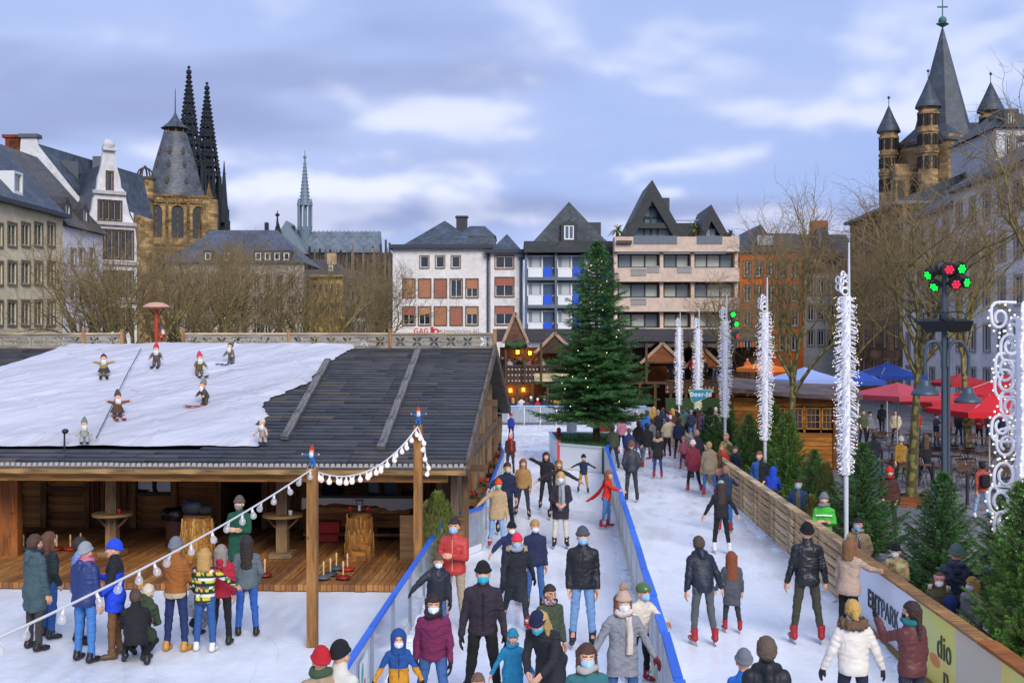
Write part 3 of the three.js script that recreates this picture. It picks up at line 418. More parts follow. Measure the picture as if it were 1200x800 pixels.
// cathedral: openwork spires and nave
const GOTH = mat('#262c34', 0.9, { map: T.mottle, key: 'goth' });
function spireTower(o, cx, cz, tipY, baseY, w) {         // gothic tower: shaft with ribs, pinnacles, openwork helm
  const sh = [], hb = baseY, wb = w / 2;
  sh.push(bx(cx, hb / 2, cz, w * 0.86, hb, w * 0.86));
  for (let i = -2; i <= 2; i++) for (const s of [-1, 1]) { sh.push(bx(cx + i * w * 0.21, hb / 2 + 1, cz + s * wb * 0.9, w * 0.07, hb, w * 0.12), bx(cx + s * wb * 0.9, hb / 2 + 1, cz + i * w * 0.21, w * 0.12, hb, w * 0.07)); }
  mesh('tower_shaft', sh, GOTH, o);
  const pn = [];
  for (let i = 0; i < 8; i++) { const a = (i + 0.5) * Math.PI / 4, x = cx + wb * 0.98 * Math.cos(a), z = cz + wb * 0.98 * Math.sin(a); pn.push(new THREE.CylinderGeometry(w * 0.05, w * 0.055, w * 0.9, 5).translate(x, hb + w * 0.2, z), new THREE.ConeGeometry(w * 0.06, w * 0.7, 5).translate(x, hb + w * 1.0, z)); }
  mesh('pinnacles', pn, GOTH, o);
  const oc = []; const hO = w * 1.1;
  for (let i = 0; i < 8; i++) { const a = i * Math.PI / 4; oc.push(bx(0, 0, 0, w * 0.09, hO, w * 0.09).translate(cx + wb * 0.8 * Math.cos(a), hb + hO / 2, cz + wb * 0.8 * Math.sin(a))); }
  oc.push(new THREE.CylinderGeometry(wb * 0.5, wb * 0.5, hO, 8).translate(cx, hb + hO / 2, cz)); mesh('octagon', oc, GOTH, o);
  const h0 = hb + hO, H = tipY - h0, he = [];
  for (let i = 0; i < 8; i++) {
    const a = i * Math.PI / 4, A = V(cx + wb * 0.76 * Math.cos(a), h0, cz + wb * 0.76 * Math.sin(a)), B = V(cx, tipY - 3, cz); he.push(rod(A, B, w * 0.045, w * 0.015, 4));
    for (let k = 1; k < 22; k++) { const q = A.clone().lerp(B, k / 22.5); const n = V(Math.cos(a), 0, Math.sin(a)); he.push(new THREE.OctahedronGeometry(w * 0.042).translate(q.x + n.x * w * 0.035, q.y, q.z + n.z * w * 0.035)); }
    const a2 = a + Math.PI / 4; for (let k = 0; k < 9; k++) { const t0 = k / 9, t1 = (k + 0.6) / 9; const C = V(cx + wb * 0.76 * Math.cos(a2), h0, cz + wb * 0.76 * Math.sin(a2)); he.push(rod(A.clone().lerp(B, t0), C.clone().lerp(B, t0), w * 0.03, w * 0.03, 4), rod(A.clone().lerp(B, t0), C.clone().lerp(B, t1), w * 0.028, w * 0.028, 4), rod(C.clone().lerp(B, t0), A.clone().lerp(B, t1), w * 0.028, w * 0.028, 4)); }
  }
  he.push(new THREE.ConeGeometry(wb * 0.5, H * 0.92, 8).translate(cx, h0 + H * 0.45, cz));
  mesh('openwork_helm', he, GOTH, o);
  mesh('finial', [rod(V(cx, tipY - 6, cz), V(cx, tipY, cz), 0.5, 0.35, 6), new THREE.SphereGeometry(1.6, 6, 5).translate(cx, tipY - 3.4, cz), new THREE.OctahedronGeometry(1.9).scale(1, 0.5, 1).translate(cx, tipY - 5.5, cz), new THREE.OctahedronGeometry(1.1).translate(cx, tipY - 0.8, cz)], GOTH, o);
}
{
  const d = 620, o = house('cathedral_towers', 'pair of dark gothic cathedral towers with openwork spires', 'cathedral', d, 232), { X, Y } = o;
  spireTower(o, X(221), 0, Y(77), Y(236), 17.5); spireTower(o, X(229.5), -22, Y(85), Y(243), 18);
  const g = [rod(V(X(264.5), Y(262), 4), V(X(264.5), Y(190), 4), 2.6, 0.2, 8)];
  for (const [px, ty, w2, zz] of [[256, 228, 2.6, 6], [259.5, 240, 2.2, 8], [262, 218, 2.4, 2], [266.5, 232, 2.4, 3], [269.5, 246, 2.2, 6], [271.5, 262, 1.6, 8], [273, 272, 1.4, 8]]) g.push(bx(X(px), Y((ty + 14 + 380) / 2), zz, w2, Y(ty + 14) - Y(380), w2 * 1.4), new THREE.ConeGeometry(w2 * 0.55, Y(ty) - Y(ty + 15), 5).translate(X(px), Y(ty + 7), zz));
  for (let k = 0; k < 8; k++) g.push(new THREE.OctahedronGeometry(0.8).translate(X(264.5) + (k % 2 ? 1.2 : -1.2) * (1 - k / 9), Y(250 - k * 6.5), 4)); mesh('stair_pinnacle', g, GOTH, o);
}
{
  const d = 540, o = house('cathedral_nave', 'grey cathedral nave roof with slender ridge turret and stone buttresses', 'cathedral', d, 385), { X, Y } = o;
  roofPart(o, ridgeX(X(340), X(446), Y(297), Y(271), 6, -8), mat('#8a98a6', 0.5, { map: T.slate, key: 'lead' }));
  mesh('transept_roof', polys(gableRoof(X(318), X(366), Y(300), Y(262), 14, -6, X(342))), mat('#6d7b86', 0.5), o);
  const ST2 = mat('#4c443c', 0.9, { map: T.mottle, key: 'buttress' });
  mesh('wall', bx(X(395), Y(350), -1, X(460) - X(330), Y(297) - Y(403), 12), ST2, o);
  const gable = mesh('transept_gable', slab([[X(321), Y(330)], [X(345), Y(330)], [X(345), Y(302)], [X(332.5), Y(262)], [X(321), Y(302)]], 1.5, 15), mat('#2f2a28', 0.9), o);
  mesh('pinnacle', [rod(V(X(332.5), Y(270), 15), V(X(332.5), Y(251), 15), 0.7, 0.15, 5), new THREE.OctahedronGeometry(1.2).translate(X(332.5), Y(256), 15)], GOTH, gable);
  for (const [px, ty] of [[316.5, 262], [347, 266], [318, 290], [366, 290], [378, 292], [390, 293], [402, 294], [414, 295], [427, 285], [433, 290], [438, 288], [443, 283], [447, 286], [452, 280], [457, 284], [461, 288]]) {
    const zz = px > 425 ? 4 - (px % 3) * 2 : 8, w = px < 350 ? 2 : 1.1; mesh('buttress', [bx(X(px), Y((ty + 420) / 2), zz, w * 0.8, Y(ty + 12) - Y(430), w), new THREE.ConeGeometry(w * 0.55, Y(ty) - Y(ty + 14), 4).translate(X(px), Y(ty + 6), zz), new THREE.ConeGeometry(w * 0.3, 5, 4).translate(X(px) + w * 0.7, Y(ty + 14), zz)], px > 425 ? ST2 : GOTH, o);
  }
  for (let i = 0; i < 22; i++) { const px = 372 + i * 4.1, hgt = 300 + (i * 37 % 11) * 1.6, zz = 7 + (i % 3) * 2.2, w = 0.9 + (i % 2) * 0.4; mesh('flying_buttress', [bx(X(px), Y((hgt + 420) / 2), zz, w, Y(hgt) - Y(425), 1.4), new THREE.ConeGeometry(w * 0.5, 5, 4).translate(X(px), Y(hgt) + 2.4, zz), beam(V(X(px), Y(hgt + 12), zz), V(X(px), Y(hgt + 2), 4.5), 0.5, 0.5)], mat(['#6b5d4e', '#4f463c', '#7d6b58'][i % 3], 0.9, { map: T.mottle, key: 'butt' }), o); }
  const rb = []; for (let i = 0; i < 16; i++) rb.push(bx(X(368 + i * 5), Y(270.6), -1, 0.4, 0.9, 0.4)); mesh('ridge_cresting', rb, mat('#76828e', 0.5), o);
  // ridge turret
  const fx = X(357), LD = mat('#6f7f8c', 0.5), g = [];
  for (let i = 0; i < 8; i++) { const a = i * Math.PI / 4; g.push(bx(fx + 3.1 * Math.cos(a), Y(254), 3.1 * Math.sin(a), 0.7, Y(238) - Y(270), 0.7), new THREE.ConeGeometry(0.55, 4, 4).translate(fx + 3.2 * Math.cos(a), Y(236), 3.2 * Math.sin(a))); }
  g.push(new THREE.CylinderGeometry(3.6, 2.2, Y(266) - Y(282), 8).translate(fx, Y(274), 0), new THREE.CylinderGeometry(3.5, 3.5, 0.8, 8).translate(fx, Y(240), 0), new THREE.CylinderGeometry(1, 1, 12, 6).translate(fx, Y(254), 0));
  const rt = mesh('ridge_turret', g, LD, o); const sp = [new THREE.CylinderGeometry(0.3, 2.4, Y(184) - Y(240), 8).translate(fx, Y(212), 0), rod(V(fx, Y(186), 0), V(fx, Y(176), 0), 0.3, 0.15), new THREE.SphereGeometry(0.8, 6, 6).translate(fx, Y(184), 0)];
  for (let k = 0; k < 12; k++) for (let i = 0; i < 8; i++) { const r = 2.5 * (1 - k / 13.5), a = i * Math.PI / 4; sp.push(new THREE.OctahedronGeometry(0.42).translate(fx + r * Math.cos(a), Y(238 - k * 4.2), r * Math.sin(a))); } mesh('turret_spire', sp, LD, rt);
}
{ // romanesque church: crossing tower with four corner turrets
  const d = 250, o = house('romanesque_church', 'romanesque church with tall pointed crossing tower and conical corner turrets', 'church', d, 1105), { X, Y } = o;
  const S = ST('#bd9a6c'), rot = 0.55, q = d / F; const SLC = SL('#55606e');
  mesh('tower', bx(0, Y(165) / 2, 0, 13.5, Y(165), 13.5).rotateY(rot), S, o);
  const rfB = Y(172), hw = 8.2, tip = Y(29), pt = (a, r, y) => V(r * Math.cos(a + Math.PI / 4 - rot), y, r * Math.sin(a + Math.PI / 4 - rot)), fl = [];
  for (let i = 0; i < 4; i++) { const a = i * Math.PI / 2, b = a + Math.PI / 2, m = a + Math.PI / 4; const y1 = Y(150); for (const [u, v] of [[a, m], [m, b]]) { const ru = u === m ? hw * 0.74 : hw * 0.7, rv = v === m ? hw * 0.74 : hw * 0.7; fl.push([pt(u, u === m ? hw * 0.92 : hw * 1.25, rfB), pt(v, v === m ? hw * 0.92 : hw * 1.25, rfB), pt(v, rv, y1), pt(u, ru, y1)], [pt(u, ru, y1), pt(v, rv, y1), V(0, tip, 0)]); } }
  const rf = roofPart(o, fl, SLC, 'spire_roof');
  mesh('cross', [rod(V(0, tip - 1, 0), V(0, Y(0), 0), 0.16, 0.12), new THREE.SphereGeometry(0.9, 10, 8).translate(0, Y(24), 0), new THREE.OctahedronGeometry(1.2).scale(1.3, 0.7, 1.3).translate(0, Y(28), 0), bx(0, Y(8), 0, 2.2, 0.3, 0.3)], mat('#3f6f63', 0.6), rf);
  const turret = (px, coneTip, coneBase, bot, w, z) => {
    const cx = X(px), r = w * q / 2, tw = [new THREE.CylinderGeometry(r * 0.98, r * 1.02, Y(coneBase) - Y(bot), 8).translate(cx, (Y(coneBase) + Y(bot)) / 2, z)];
    for (const yy of [coneBase + 1, coneBase + 8, coneBase + 28, coneBase + 49, coneBase + 52]) tw.push(new THREE.CylinderGeometry(r * 1.12, r * 1.12, 0.5, 8).translate(cx, Y(yy), z));
    const t = mesh('corner_turret', tw, S, o), wn = []; muv(t.geometry);
    for (const [yy, hh] of [[coneBase + 16, 2.2], [coneBase + 38, 2.2], [coneBase + 64, 2.6]]) for (let i = 0; i < 8; i++) { const a = (i + 0.5) * Math.PI / 4; for (const off of [-0.17, 0.17]) { const R = r * 0.97; wn.push(bx(0, 0, 0, 0.22, hh, r * 0.26).rotateY(-(a + off * 1.1)).translate(cx + R * Math.cos(a + off), Y(yy), z + R * Math.sin(a + off))); } }
    wn.forEach((g) => mesh('window', g, mat('#26221f', 0.8), t));
    mesh('cone_roof', [lathe([[r * 1.32, Y(coneBase + 1)], [r * 1.2, Y(coneBase - 3)], [r * 0.62, Y(coneBase - (coneBase - coneTip) * 0.52)], [0.05, Y(coneTip)]], 8).translate(cx, 0, z), rod(V(cx, Y(coneTip + 1), z), V(cx, Y(coneTip - 11), z), 0.08), new THREE.SphereGeometry(0.32, 8, 6).translate(cx, Y(coneTip - 9), z)], SLC, t);
  };
  turret(1045.5, 121, 152, 330, 22, -2); turret(1074.5, 101, 133, 330, 23, 7); turret(1157, 98, 132, 330, 25, 2); turret(1129, 104, 140, 330, 18, -9);
  mesh('transept', bx(X(1110), Y(300), -2, X(1175) - X(1042), Y(195) - Y(405), 11), S, o);
  roofPart(o, [...ridgeX(X(1100), X(1215), Y(185), Y(145), 9, -6, 3), ...gableRoof(X(1100), X(1145), Y(205), Y(165), 9.5, -4)], SLC);
  const ws = []; for (let i = 0; i < 8; i++) ws.push(bx(X(1050 + i * 14), Y(230), 3.6, 1.3, 6, 0.2)); ws.forEach((w) => mesh('window', w, mat('#2a2622', 0.6), o));
}
// ---------- timber hut with skiing gnomes on its roof ----------
const HX1 = -1.9, HX0 = -19, ZE = -23.5, ZR = -34, ZB = -44.2, YE = 2.42, YR = 4.75, SLOPE = (YR - YE) / (ZE - ZR), SANG = Math.atan(SLOPE);
const roofY = (z) => YE + (ZE - z) * SLOPE;
const CAM = V(0, HC, 0);
function roofPt(px, py) { const dir = P(px, py, 1).sub(CAM); const t = (YE + ZE * SLOPE - HC) / (dir.y + SLOPE * dir.z); return CAM.clone().addScaledVector(dir, t); }
const atZ = (px, z) => { const dir = P(px, 405, 1).sub(CAM); return dir.x * z / dir.z; };     // x on the plane z seen in column px
const WOODS = ['#a9743e', '#966334', '#b8834a', '#85582f', '#a06c38'], GREYW = ['#8f7d6b', '#7e6c5c', '#9c8a77'];
const hut = thing('timber_hut', 'long timber hut with shingled roof half covered by white snow sheet', 'hut', V(0, 0, 0));
{
  const r = rng(5);
  // roof base
  const th = 0.12;
  const roof = mesh('roof', [polys([[V(HX0, YE - th, ZE), V(HX1, YE - th, ZE), V(HX1, YR - th, ZR), V(HX0, YR - th, ZR)], [V(HX1, YE - th, ZB), V(HX0, YE - th, ZB), V(HX0, YR - th, ZR), V(HX1, YR - th, ZR)], [V(HX1, YE - th - 0.1, ZE), V(HX0, YE - th - 0.1, ZE), V(HX0, YR - th - 0.1, ZR), V(HX1, YR - th - 0.1, ZR)], [V(HX0, YE - th - 0.1, ZB), V(HX1, YE - th - 0.1, ZB), V(HX1, YR - th - 0.1, ZR), V(HX0, YR - th - 0.1, ZR)]])], W('#4a4038'), hut);
  // shingle boards
  const edge = [[412, 409], [385, 424], [378, 432], [366, 445], [340, 459], [318, 466], [303, 474], [312, 488], [301, 495], [308, 512], [303, 523], [300, 545]].map(([a, b]) => roofPt(a, b));
  const xEdge = (z) => { for (let i = 0; i < edge.length - 1; i++) if (z <= edge[i + 1].z && z >= edge[i].z) { const t = (z - edge[i].z) / (edge[i + 1].z - edge[i].z); return edge[i].x + (edge[i + 1].x - edge[i].x) * t; } return z < edge[0].z ? edge[0].x : edge.at(-1).x; };
  const sA = roofPt(0, 432), sB = roofPt(62, 412), xLeft = (zz) => Math.max(HX0, sA.x + (sB.x - sA.x) * (zz - sA.z) / (sB.z - sA.z));
  const L = (ZE - ZR) / Math.cos(SANG), rows = 40, dl = L / rows, shm = ['#363b47', '#3f4450', '#2f333d', '#484b56', '#3a3d44', '#4f4c50', '#575049'].map((c) => W(c, 0.6, 0.006)), gs = [0.9, 1.2, 1.5].map((w) => bx(0, 0, 0, w, 0.05, dl * 1.2).rotateX(SANG - 0.11));
  for (let i = 0; i < rows; i++) {
    const z = ZE - (i + 0.5) * dl * Math.cos(SANG), y = roofY(z) - 0.03; let x = HX1 - 0.03; const run = [[xEdge(z) - 0.45, HX1 - 0.02]];
    if (xLeft(z) > HX0 + 0.2) run.push([HX0, xLeft(z) + 0.5]); if (i < 3) run[0][0] = -13.2;
    for (const [xa, xb] of run) { x = xb; while (x > xa) { const k = Math.floor(r() * 3), w = [0.9, 1.2, 1.5][k]; const m = mesh('roof_board', gs[k], shm[Math.floor(r() * (i % 4 ? 6 : 7))], roof); m.position.set(x - w / 2, y + rr(-0.006, 0.006, r), z); m.rotation.y = rr(-0.008, 0.008, r); x -= w + 0.008; } }
  }
  for (const [a, b] of [[[490, 412], [446, 528]], [[384, 424], [333, 516]]]) { const A = roofPt(...a), B = roofPt(...b); A.y += 0.06; B.y += 0.06; mesh('roof_batten', beam(A, B, 0.17, 0.09, V(0, 1, SLOPE)), W('#77777c'), roof); }
  mesh('rake_board', [beam(V(HX1 + 0.02, YE - 0.12, ZE), V(HX1 + 0.02, YR - 0.04, ZR), 0.07, 0.3)], W('#6f6358'), roof); mesh('rake_board', beam(V(HX1 + 0.02, YE - 0.12, ZB), V(HX1 + 0.02, YR - 0.04, ZR), 0.07, 0.3), W('#5f5348'), roof);
  mesh('fascia', bx((HX0 + HX1) / 2, YE - 0.2, ZE + 0.03, HX1 - HX0, 0.13, 0.04), W('#a98a5c'), hut);
  const sc = []; for (let x = HX0; x < HX1; x += 0.115) sc.push(bx(x, YE - 0.075 + 0.012 * vnoise(x * 3, 1, 1), ZE + 0.09, 0.075, 0.07, 0.07)); for (const g of [sc]) ud(mesh('shingle_edge', g, mat('#a39d9a', 0.85), hut), null, null, null, 'stuff');
  mesh('gutter', tube([V(HX0, YE - 0.11, ZE + 0.05), V(HX1, YE - 0.11, ZE + 0.05)], 0.045, 1, 8), mat('#6f6a68', 0.5), hut);
  mesh('eave_beam', bx((HX0 - 2.3) / 2, YE - 0.36, ZE - 0.25, -2.3 - HX0, 0.16, 0.16), W('#a8763c'), hut);
  mesh('snow_guard', [bx(-2.1, YE - 0.1, ZE - 0.55, 0.25, 0.2, 1.1)], W('#57504a'), hut);
  // porch floor
  const pm = WOODS.map((c) => W(c, 0.7)); const nP = 60, x0 = -16.2, wP = (-2.62 - x0) / nP, pg = bx(0, 0.07, 0, wP - 0.012, 0.12, 6.95, 1);
  for (let i = 0; i < nP; i++) { const m = mesh('floor_plank', pg, pm[Math.floor(r() * 5)], hut); m.position.set(x0 + (i + 0.5) * wP, rr(-0.004, 0.004, r), -25.8 + rr(-0.03, 0.03, r)); }
  // front wall bays
  const ZW = -29.2, wx = (px) => atZ(px, ZW), H = 2.9, wm = WOODS.concat(['#5d3b20']).map((c) => W(c, 0.8));
  const bay = (a, b, y0 = 0.13, y1 = H) => { const xa = wx(a), xb = wx(b), n = Math.round((y1 - y0) / 0.2); const g = bx(0, 0, 0, xb - xa, (y1 - y0) / n - 0.012, 0.06); for (let i = 0; i < n; i++) { const m = mesh('wall_plank', g, wm[Math.floor(r() * 6)], hut); m.position.set((xa + xb) / 2, y0 + (i + 0.5) * (y1 - y0) / n, ZW + rr(-0.006, 0.01, r)); } };
  for (const [a, b] of [[20, 51], [54, 102], [203, 256], [356, 428], [468, 500], [503, 552]]) bay(a, b);
  bay(159, 203, 0.13, 0.95); bay(428, 468, 0.13, 0.95); bay(-140, -10);
  mesh('wall_backing', [[-140, -10], [20, 258], [312, 428], [468, 554]].map(([a, b]) => bx((wx(a) + wx(b)) / 2, H / 2, ZW - 0.09, wx(b) - wx(a), H, 0.08)), W('#8a6236'), hut);
  for (const px of [20, 52.5, 103, 157.5, 205, 257, 311, 356, 428, 468, 501.5, 552]) mesh('wall_post', bx(wx(px), H / 2, ZW + 0.06, 0.15, H, 0.14, 1), W('#8a6236'), hut);
  mesh('wall_rail', [bx(wx(76), 1.12, ZW + 0.1, wx(102) - wx(52), 0.12, 0.1)], W('#6b4a2c'), hut);
  mesh('interior_wall', [bx(-11.6, 1.5, -33.4, 17.5, 3, 0.1), bx(wx(258), 1.5, -31.3, 0.08, 3, 4), bx(wx(312), 1.5, -31.3, 0.08, 3, 4), bx(wx(20), 1.5, -31.3, 0.08, 3, 4)], W('#8a6236'), hut);
  mesh('interior_floor', bx(-11.2, 0.06, -31.3, 17, 0.1, 4.1), W('#8a6236'), hut);
  // doors
  for (const [a, b] of [[105.5, 130], [130.5, 155.5], [313, 354]]) { const dr = mesh('door', [bx((wx(a) + wx(b)) / 2, 1.13, ZW + 0.02, wx(b) - wx(a) - 0.03, 2, 0.06, 1)], W('#5a3418'), hut); const bd = []; for (let i = 0; i < 4; i++) bd.push(bx(wx(a) + (i + 0.5) * (wx(b) - wx(a)) / 4, 1.13, ZW + 0.06, (wx(b) - wx(a)) / 4 - 0.03, 1.9, 0.03, 1)); bd.forEach((g, i) => mesh('door_board', g, W(['#7f4c24', '#70431e'][i % 2]), dr)); mesh('door_handle', rbx(wx(b) - 0.12, 1.05, ZW + 0.1, 0.03, 0.16, 0.05), mat('#22201e', 0.4, { metalness: 0.8 }), dr); }
  // windows
  const papers = canvasTex(256, 128, (c, w, h) => { const q = rng(3); c.fillStyle = '#e9ecef'; c.fillRect(0, 0, w, h); for (let k = 0; k < 34; k++) { c.strokeStyle = ['#c62a2a', '#2a52a8', '#20242c', '#3c7c44'][k % 4]; c.lineWidth = 5; c.beginPath(); c.arc(40 + q() * 180, 40 + q() * 60, 8 + q() * 14, q() * 6, q() * 6 + 3); c.stroke(); } });
  { const w = mesh('window', [bx((wx(160) + wx(203)) / 2, 1.0, ZW + 0.05, wx(203) - wx(160), 0.08, 0.14), bx((wx(160) + wx(203)) / 2, 1.5, ZW + 0.05, wx(203) - wx(160), 0.05, 0.08), ...[160.5, 181.5, 202.5].map((p) => bx(wx(p), 1.6, ZW + 0.05, 0.07, 1.2, 0.1))], W('#5b3a20'), hut);
    mesh('pane', bx((wx(160) + wx(203)) / 2, 1.6, ZW, wx(203) - wx(160), 1.2, 0.02), GLASS, w);
    for (const [px, y] of [[170.5, 1.27], [192, 1.27], [170.5, 1.72], [192, 1.72]]) mesh('notice', bx(wx(px), y, ZW + 0.04, 0.36, 0.3, 0.01), new THREE.MeshStandardMaterial({ map: papers, roughness: 0.7 }), w); }
  { const w = mesh('window', [bx((wx(429) + wx(467)) / 2, 0.98, ZW + 0.05, wx(467) - wx(429), 0.08, 0.14), bx((wx(429) + wx(467)) / 2, 1.38, ZW + 0.05, wx(467) - wx(429), 0.05, 0.08), ...[430, 448, 467].map((p) => bx(wx(p), 1.6, ZW + 0.05, 0.07, 1.3, 0.1))], W('#6b4626'), hut); mesh('pane', bx((wx(429) + wx(467)) / 2, 1.6, ZW, wx(467) - wx(429), 1.2, 0.02), mat('#6f7d90', 0.15), w); mesh('curtain', [bx(wx(437), 1.45, ZW + 0.012, 0.25, 0.75, 0.01)], mat('#b9bec8', 0.9), w); }
  // green poster, small flags, shelf
  { const p = mesh('poster', bx(wx(232.5), 1.5, ZW + 0.05, 0.33, 0.36, 0.02), mat('#3d6b52', 0.6), hut); mesh('poster_figure', [bx(wx(232.5), 1.46, ZW + 0.064, 0.14, 0.16, 0.01), new THREE.SphereGeometry(0.05, 8, 6).scale(1, 1, 0.2).translate(wx(232.5), 1.58, ZW + 0.065)], mat('#d8cfc0', 0.7), p); }
  [['#b52222', 62], ['#d8d8dc', 67], ['#2a4a9a', 72], ['#b52222', 76], ['#d8d8dc', 80]].forEach(([c, px], i) => mesh('bunting_flag', slab([[wx(px), 1.66 - i % 2 * 0.03], [wx(px + 5), 1.66], [wx(px + 2.5), 1.44]], 0.01, ZW + 0.06), mat(c, 0.8), hut));
  // porch posts with round standing tables
  for (const [px, yb] of [[131.5, 0.13], [331, 0.13]]) {
    const x = atZ(px, -25.2); mesh('porch_post', [bx(x, 1.2, -25.2, 0.24, 2.2, 0.24, 1), bx(x, 0.2, -25.2, 0.5, 0.12, 0.5)], W('#8d7355'), hut);
    const tb = mesh('standing_table', [new THREE.CylinderGeometry(0.44, 0.44, 0.06, 20).translate(x, 1.06, -25.2)], W('#9a7b55'), hut);
    for (const s of [-1, 1]) mesh('table_brace', beam(V(x + s * 0.35, 1.0, -25.2), V(x + s * 0.1, 0.75, -25.2), 0.05, 0.05), W('#7a5c3c'), tb);
  }
  mesh('porch_post', bx(atZ(10, -25.2), 1.2, -25.2, 0.5, 2.2, 0.24, 1), W('#a0622a'), hut);
  // right gable wall: vertical boards, framing
  const XG = -2.35, gm = GREYW.concat(['#8a6a4a', '#6e543c']).map((c) => W(c, 0.85)); let z = -25.1; let n = 0;
  while (z > -43.8) { const w = rr(0.2, 0.3, r), top = Math.min(roofY(z - w / 2), YE + (z - w / 2 - ZB) * SLOPE) - 0.3; mesh('gable_board', bx(0, 0, 0, 0.05, top, w - 0.015, 1), gm[Math.floor(r() * 5)], hut).position.set(XG, top / 2 + 0.02, z - w / 2); z -= w; }
  for (const zz of [-25.05, -28, -31, -34, -37.5, -41, -43.9]) { const top = Math.min(roofY(zz), YE + (zz - ZB) * SLOPE) - 0.3; mesh('gable_post', bx(XG + 0.08, top / 2, zz, 0.16, top, 0.2, 1), W('#84705a'), hut); }
  mesh('tie_beam', beam(V(XG + 0.1, 2.1, -25), V(XG + 0.1, 2.1, -44), 0.16, 0.2), W('#75604a'), hut);
  for (const g of [bx(-2.0, YE - 0.3, -25.05, 0.9, 0.16, 0.16), bx(-2.0, roofY(-29) - 0.28, -29, 0.9, 0.16, 0.16)]) mesh('purlin_end', g, W('#6a5038'), hut);
  for (const [a, b, zz] of [[-2.3, 1.95, -26], [-2.3, 1.95, -42]]) mesh('brace', beam(V(XG + 0.2, 1.2, zz), V(XG + 0.2, 2.0, zz - 0.8), 0.1, 0.12), W('#7a6048'), hut);
  for (const zz of [-29.5, -35.5, -39.3]) { const w = mesh('gable_window', [bx(XG + 0.05, 1.55, zz, 0.1, 0.08, 1.1), bx(XG + 0.05, 0.95, zz, 0.14, 0.08, 1.2), bx(XG + 0.05, 1.25, zz - 0.55, 0.1, 0.6, 0.08), bx(XG + 0.05, 1.25, zz + 0.55, 0.1, 0.6, 0.08)], W('#5f3f24'), hut); mesh('pane', bx(XG + 0.035, 1.25, zz, 0.02, 0.55, 1.05), GLASS, w); }
  // front-right corner partition
  mesh('corner_partition', [bx(-2.75, 0.62, -24.9, 1.4, 1.0, 0.06), bx(-2.55, 0.9, -24.6, 0.08, 1.6, 0.1, 1)], W('#8a6a46'), hut);
  for (const px of [516, 524, 545]) mesh('corner_post', bx(atZ(px, -25.6), 1.15, -25.6, 0.16, 2.1, 0.16, 1), W('#84694c'), hut);

  // snow sheet
  const N = 90, Mz = 110, pos = [], idx = [], top0 = roofPt(303, 523).z, zt = ZR + 0.02;
  const hgt = (x, zz) => { const u = fbm(x * 0.5, zz * 0.5, 3, 4), c1 = Math.abs(vnoise(x * 0.35 + zz * 0.6, zz * 0.25 - x * 0.2, 7) - 0.5), c2 = Math.abs(vnoise(x * 0.9 - zz * 0.5, zz * 0.7 + 4, 9) - 0.5); return 0.03 + 0.1 * u - 0.05 * (1 - sst(0, 0.045, c1)) + 0.05 * (1 - sst(0, 0.05, c2)) + 0.04 * vnoise(x * 1.6, zz * 2.1, 2) + 0.025 * vnoise(x * 5, zz * 5, 4); };
  for (let j = 0; j <= Mz; j++) for (let i = 0; i <= N; i++) {
    const f = j / Mz, zz = top0 + (zt - top0) * f, xl = xLeft(zz), xr = xEdge(zz) + 0.16 * (vnoise(zz * 3, 1, 1) - 0.5) + 0.1 * (vnoise(zz * 11, 2, 1) - 0.5), x = xl + (xr - xl) * i / N, ed = Math.min(1, Math.min(j, (N - i) * 1.6, i * 1.6 + (xl > HX0 + 0.1 ? 0 : 9)) / 2.2);
    const zz2 = j === 0 ? zz + 0.16 * (vnoise(x * 0.9, 3, 1) - 0.35) + 0.1 * vnoise(x * 4, 1, 5) : zz; pos.push(x, roofY(zz2) + 0.012 + hgt(x, zz) * (0.15 + 0.85 * ed), zz2);
  }
  for (let j = 0; j < Mz; j++) for (let i = 0; i < N; i++) { const a = j * (N + 1) + i, b = a + 1, c = a + N + 1, e = c + 1; idx.push(a, b, e, a, e, c); }
  const g = new THREE.BufferGeometry(); g.setAttribute('position', new THREE.Float32BufferAttribute(pos, 3)); g.setIndex(idx); g.computeVertexNormals(); muv(g, 0.3);
  const sn = ud(mesh('snow_sheet', g, mat('#cacad4', 0.95, { map: T.mottle, bumpMap: T.fold, bumpScale: 0.05, side: THREE.DoubleSide })), 'crumpled white fleece laid as snow over the hut roof', 'snow sheet');
  sn.name = 'snow_sheet';

  // ridge fence
  const fence = (px0, px1, posts, label) => {
    const f = thing('ridge_fence', label, 'fence', V(0, YR - 0.08, ZR)), PM = W('#9d9a97', 0.85), Y1 = 0.47;
    const xs = posts.map((p) => atZ(p, ZR));
    for (const x of xs) mesh('post', [bx(x, 0.26, 0, 0.1, 0.62, 0.1, 1), rbx(x, 0.59, 0, 0.13, 0.07, 0.13, 0.02)], W('#a8835a'), f);
    const all = [atZ(px0, ZR), ...xs, atZ(px1, ZR)].sort((a, b) => a - b).filter((v, i, a) => !i || v - a[i - 1] > 0.2);
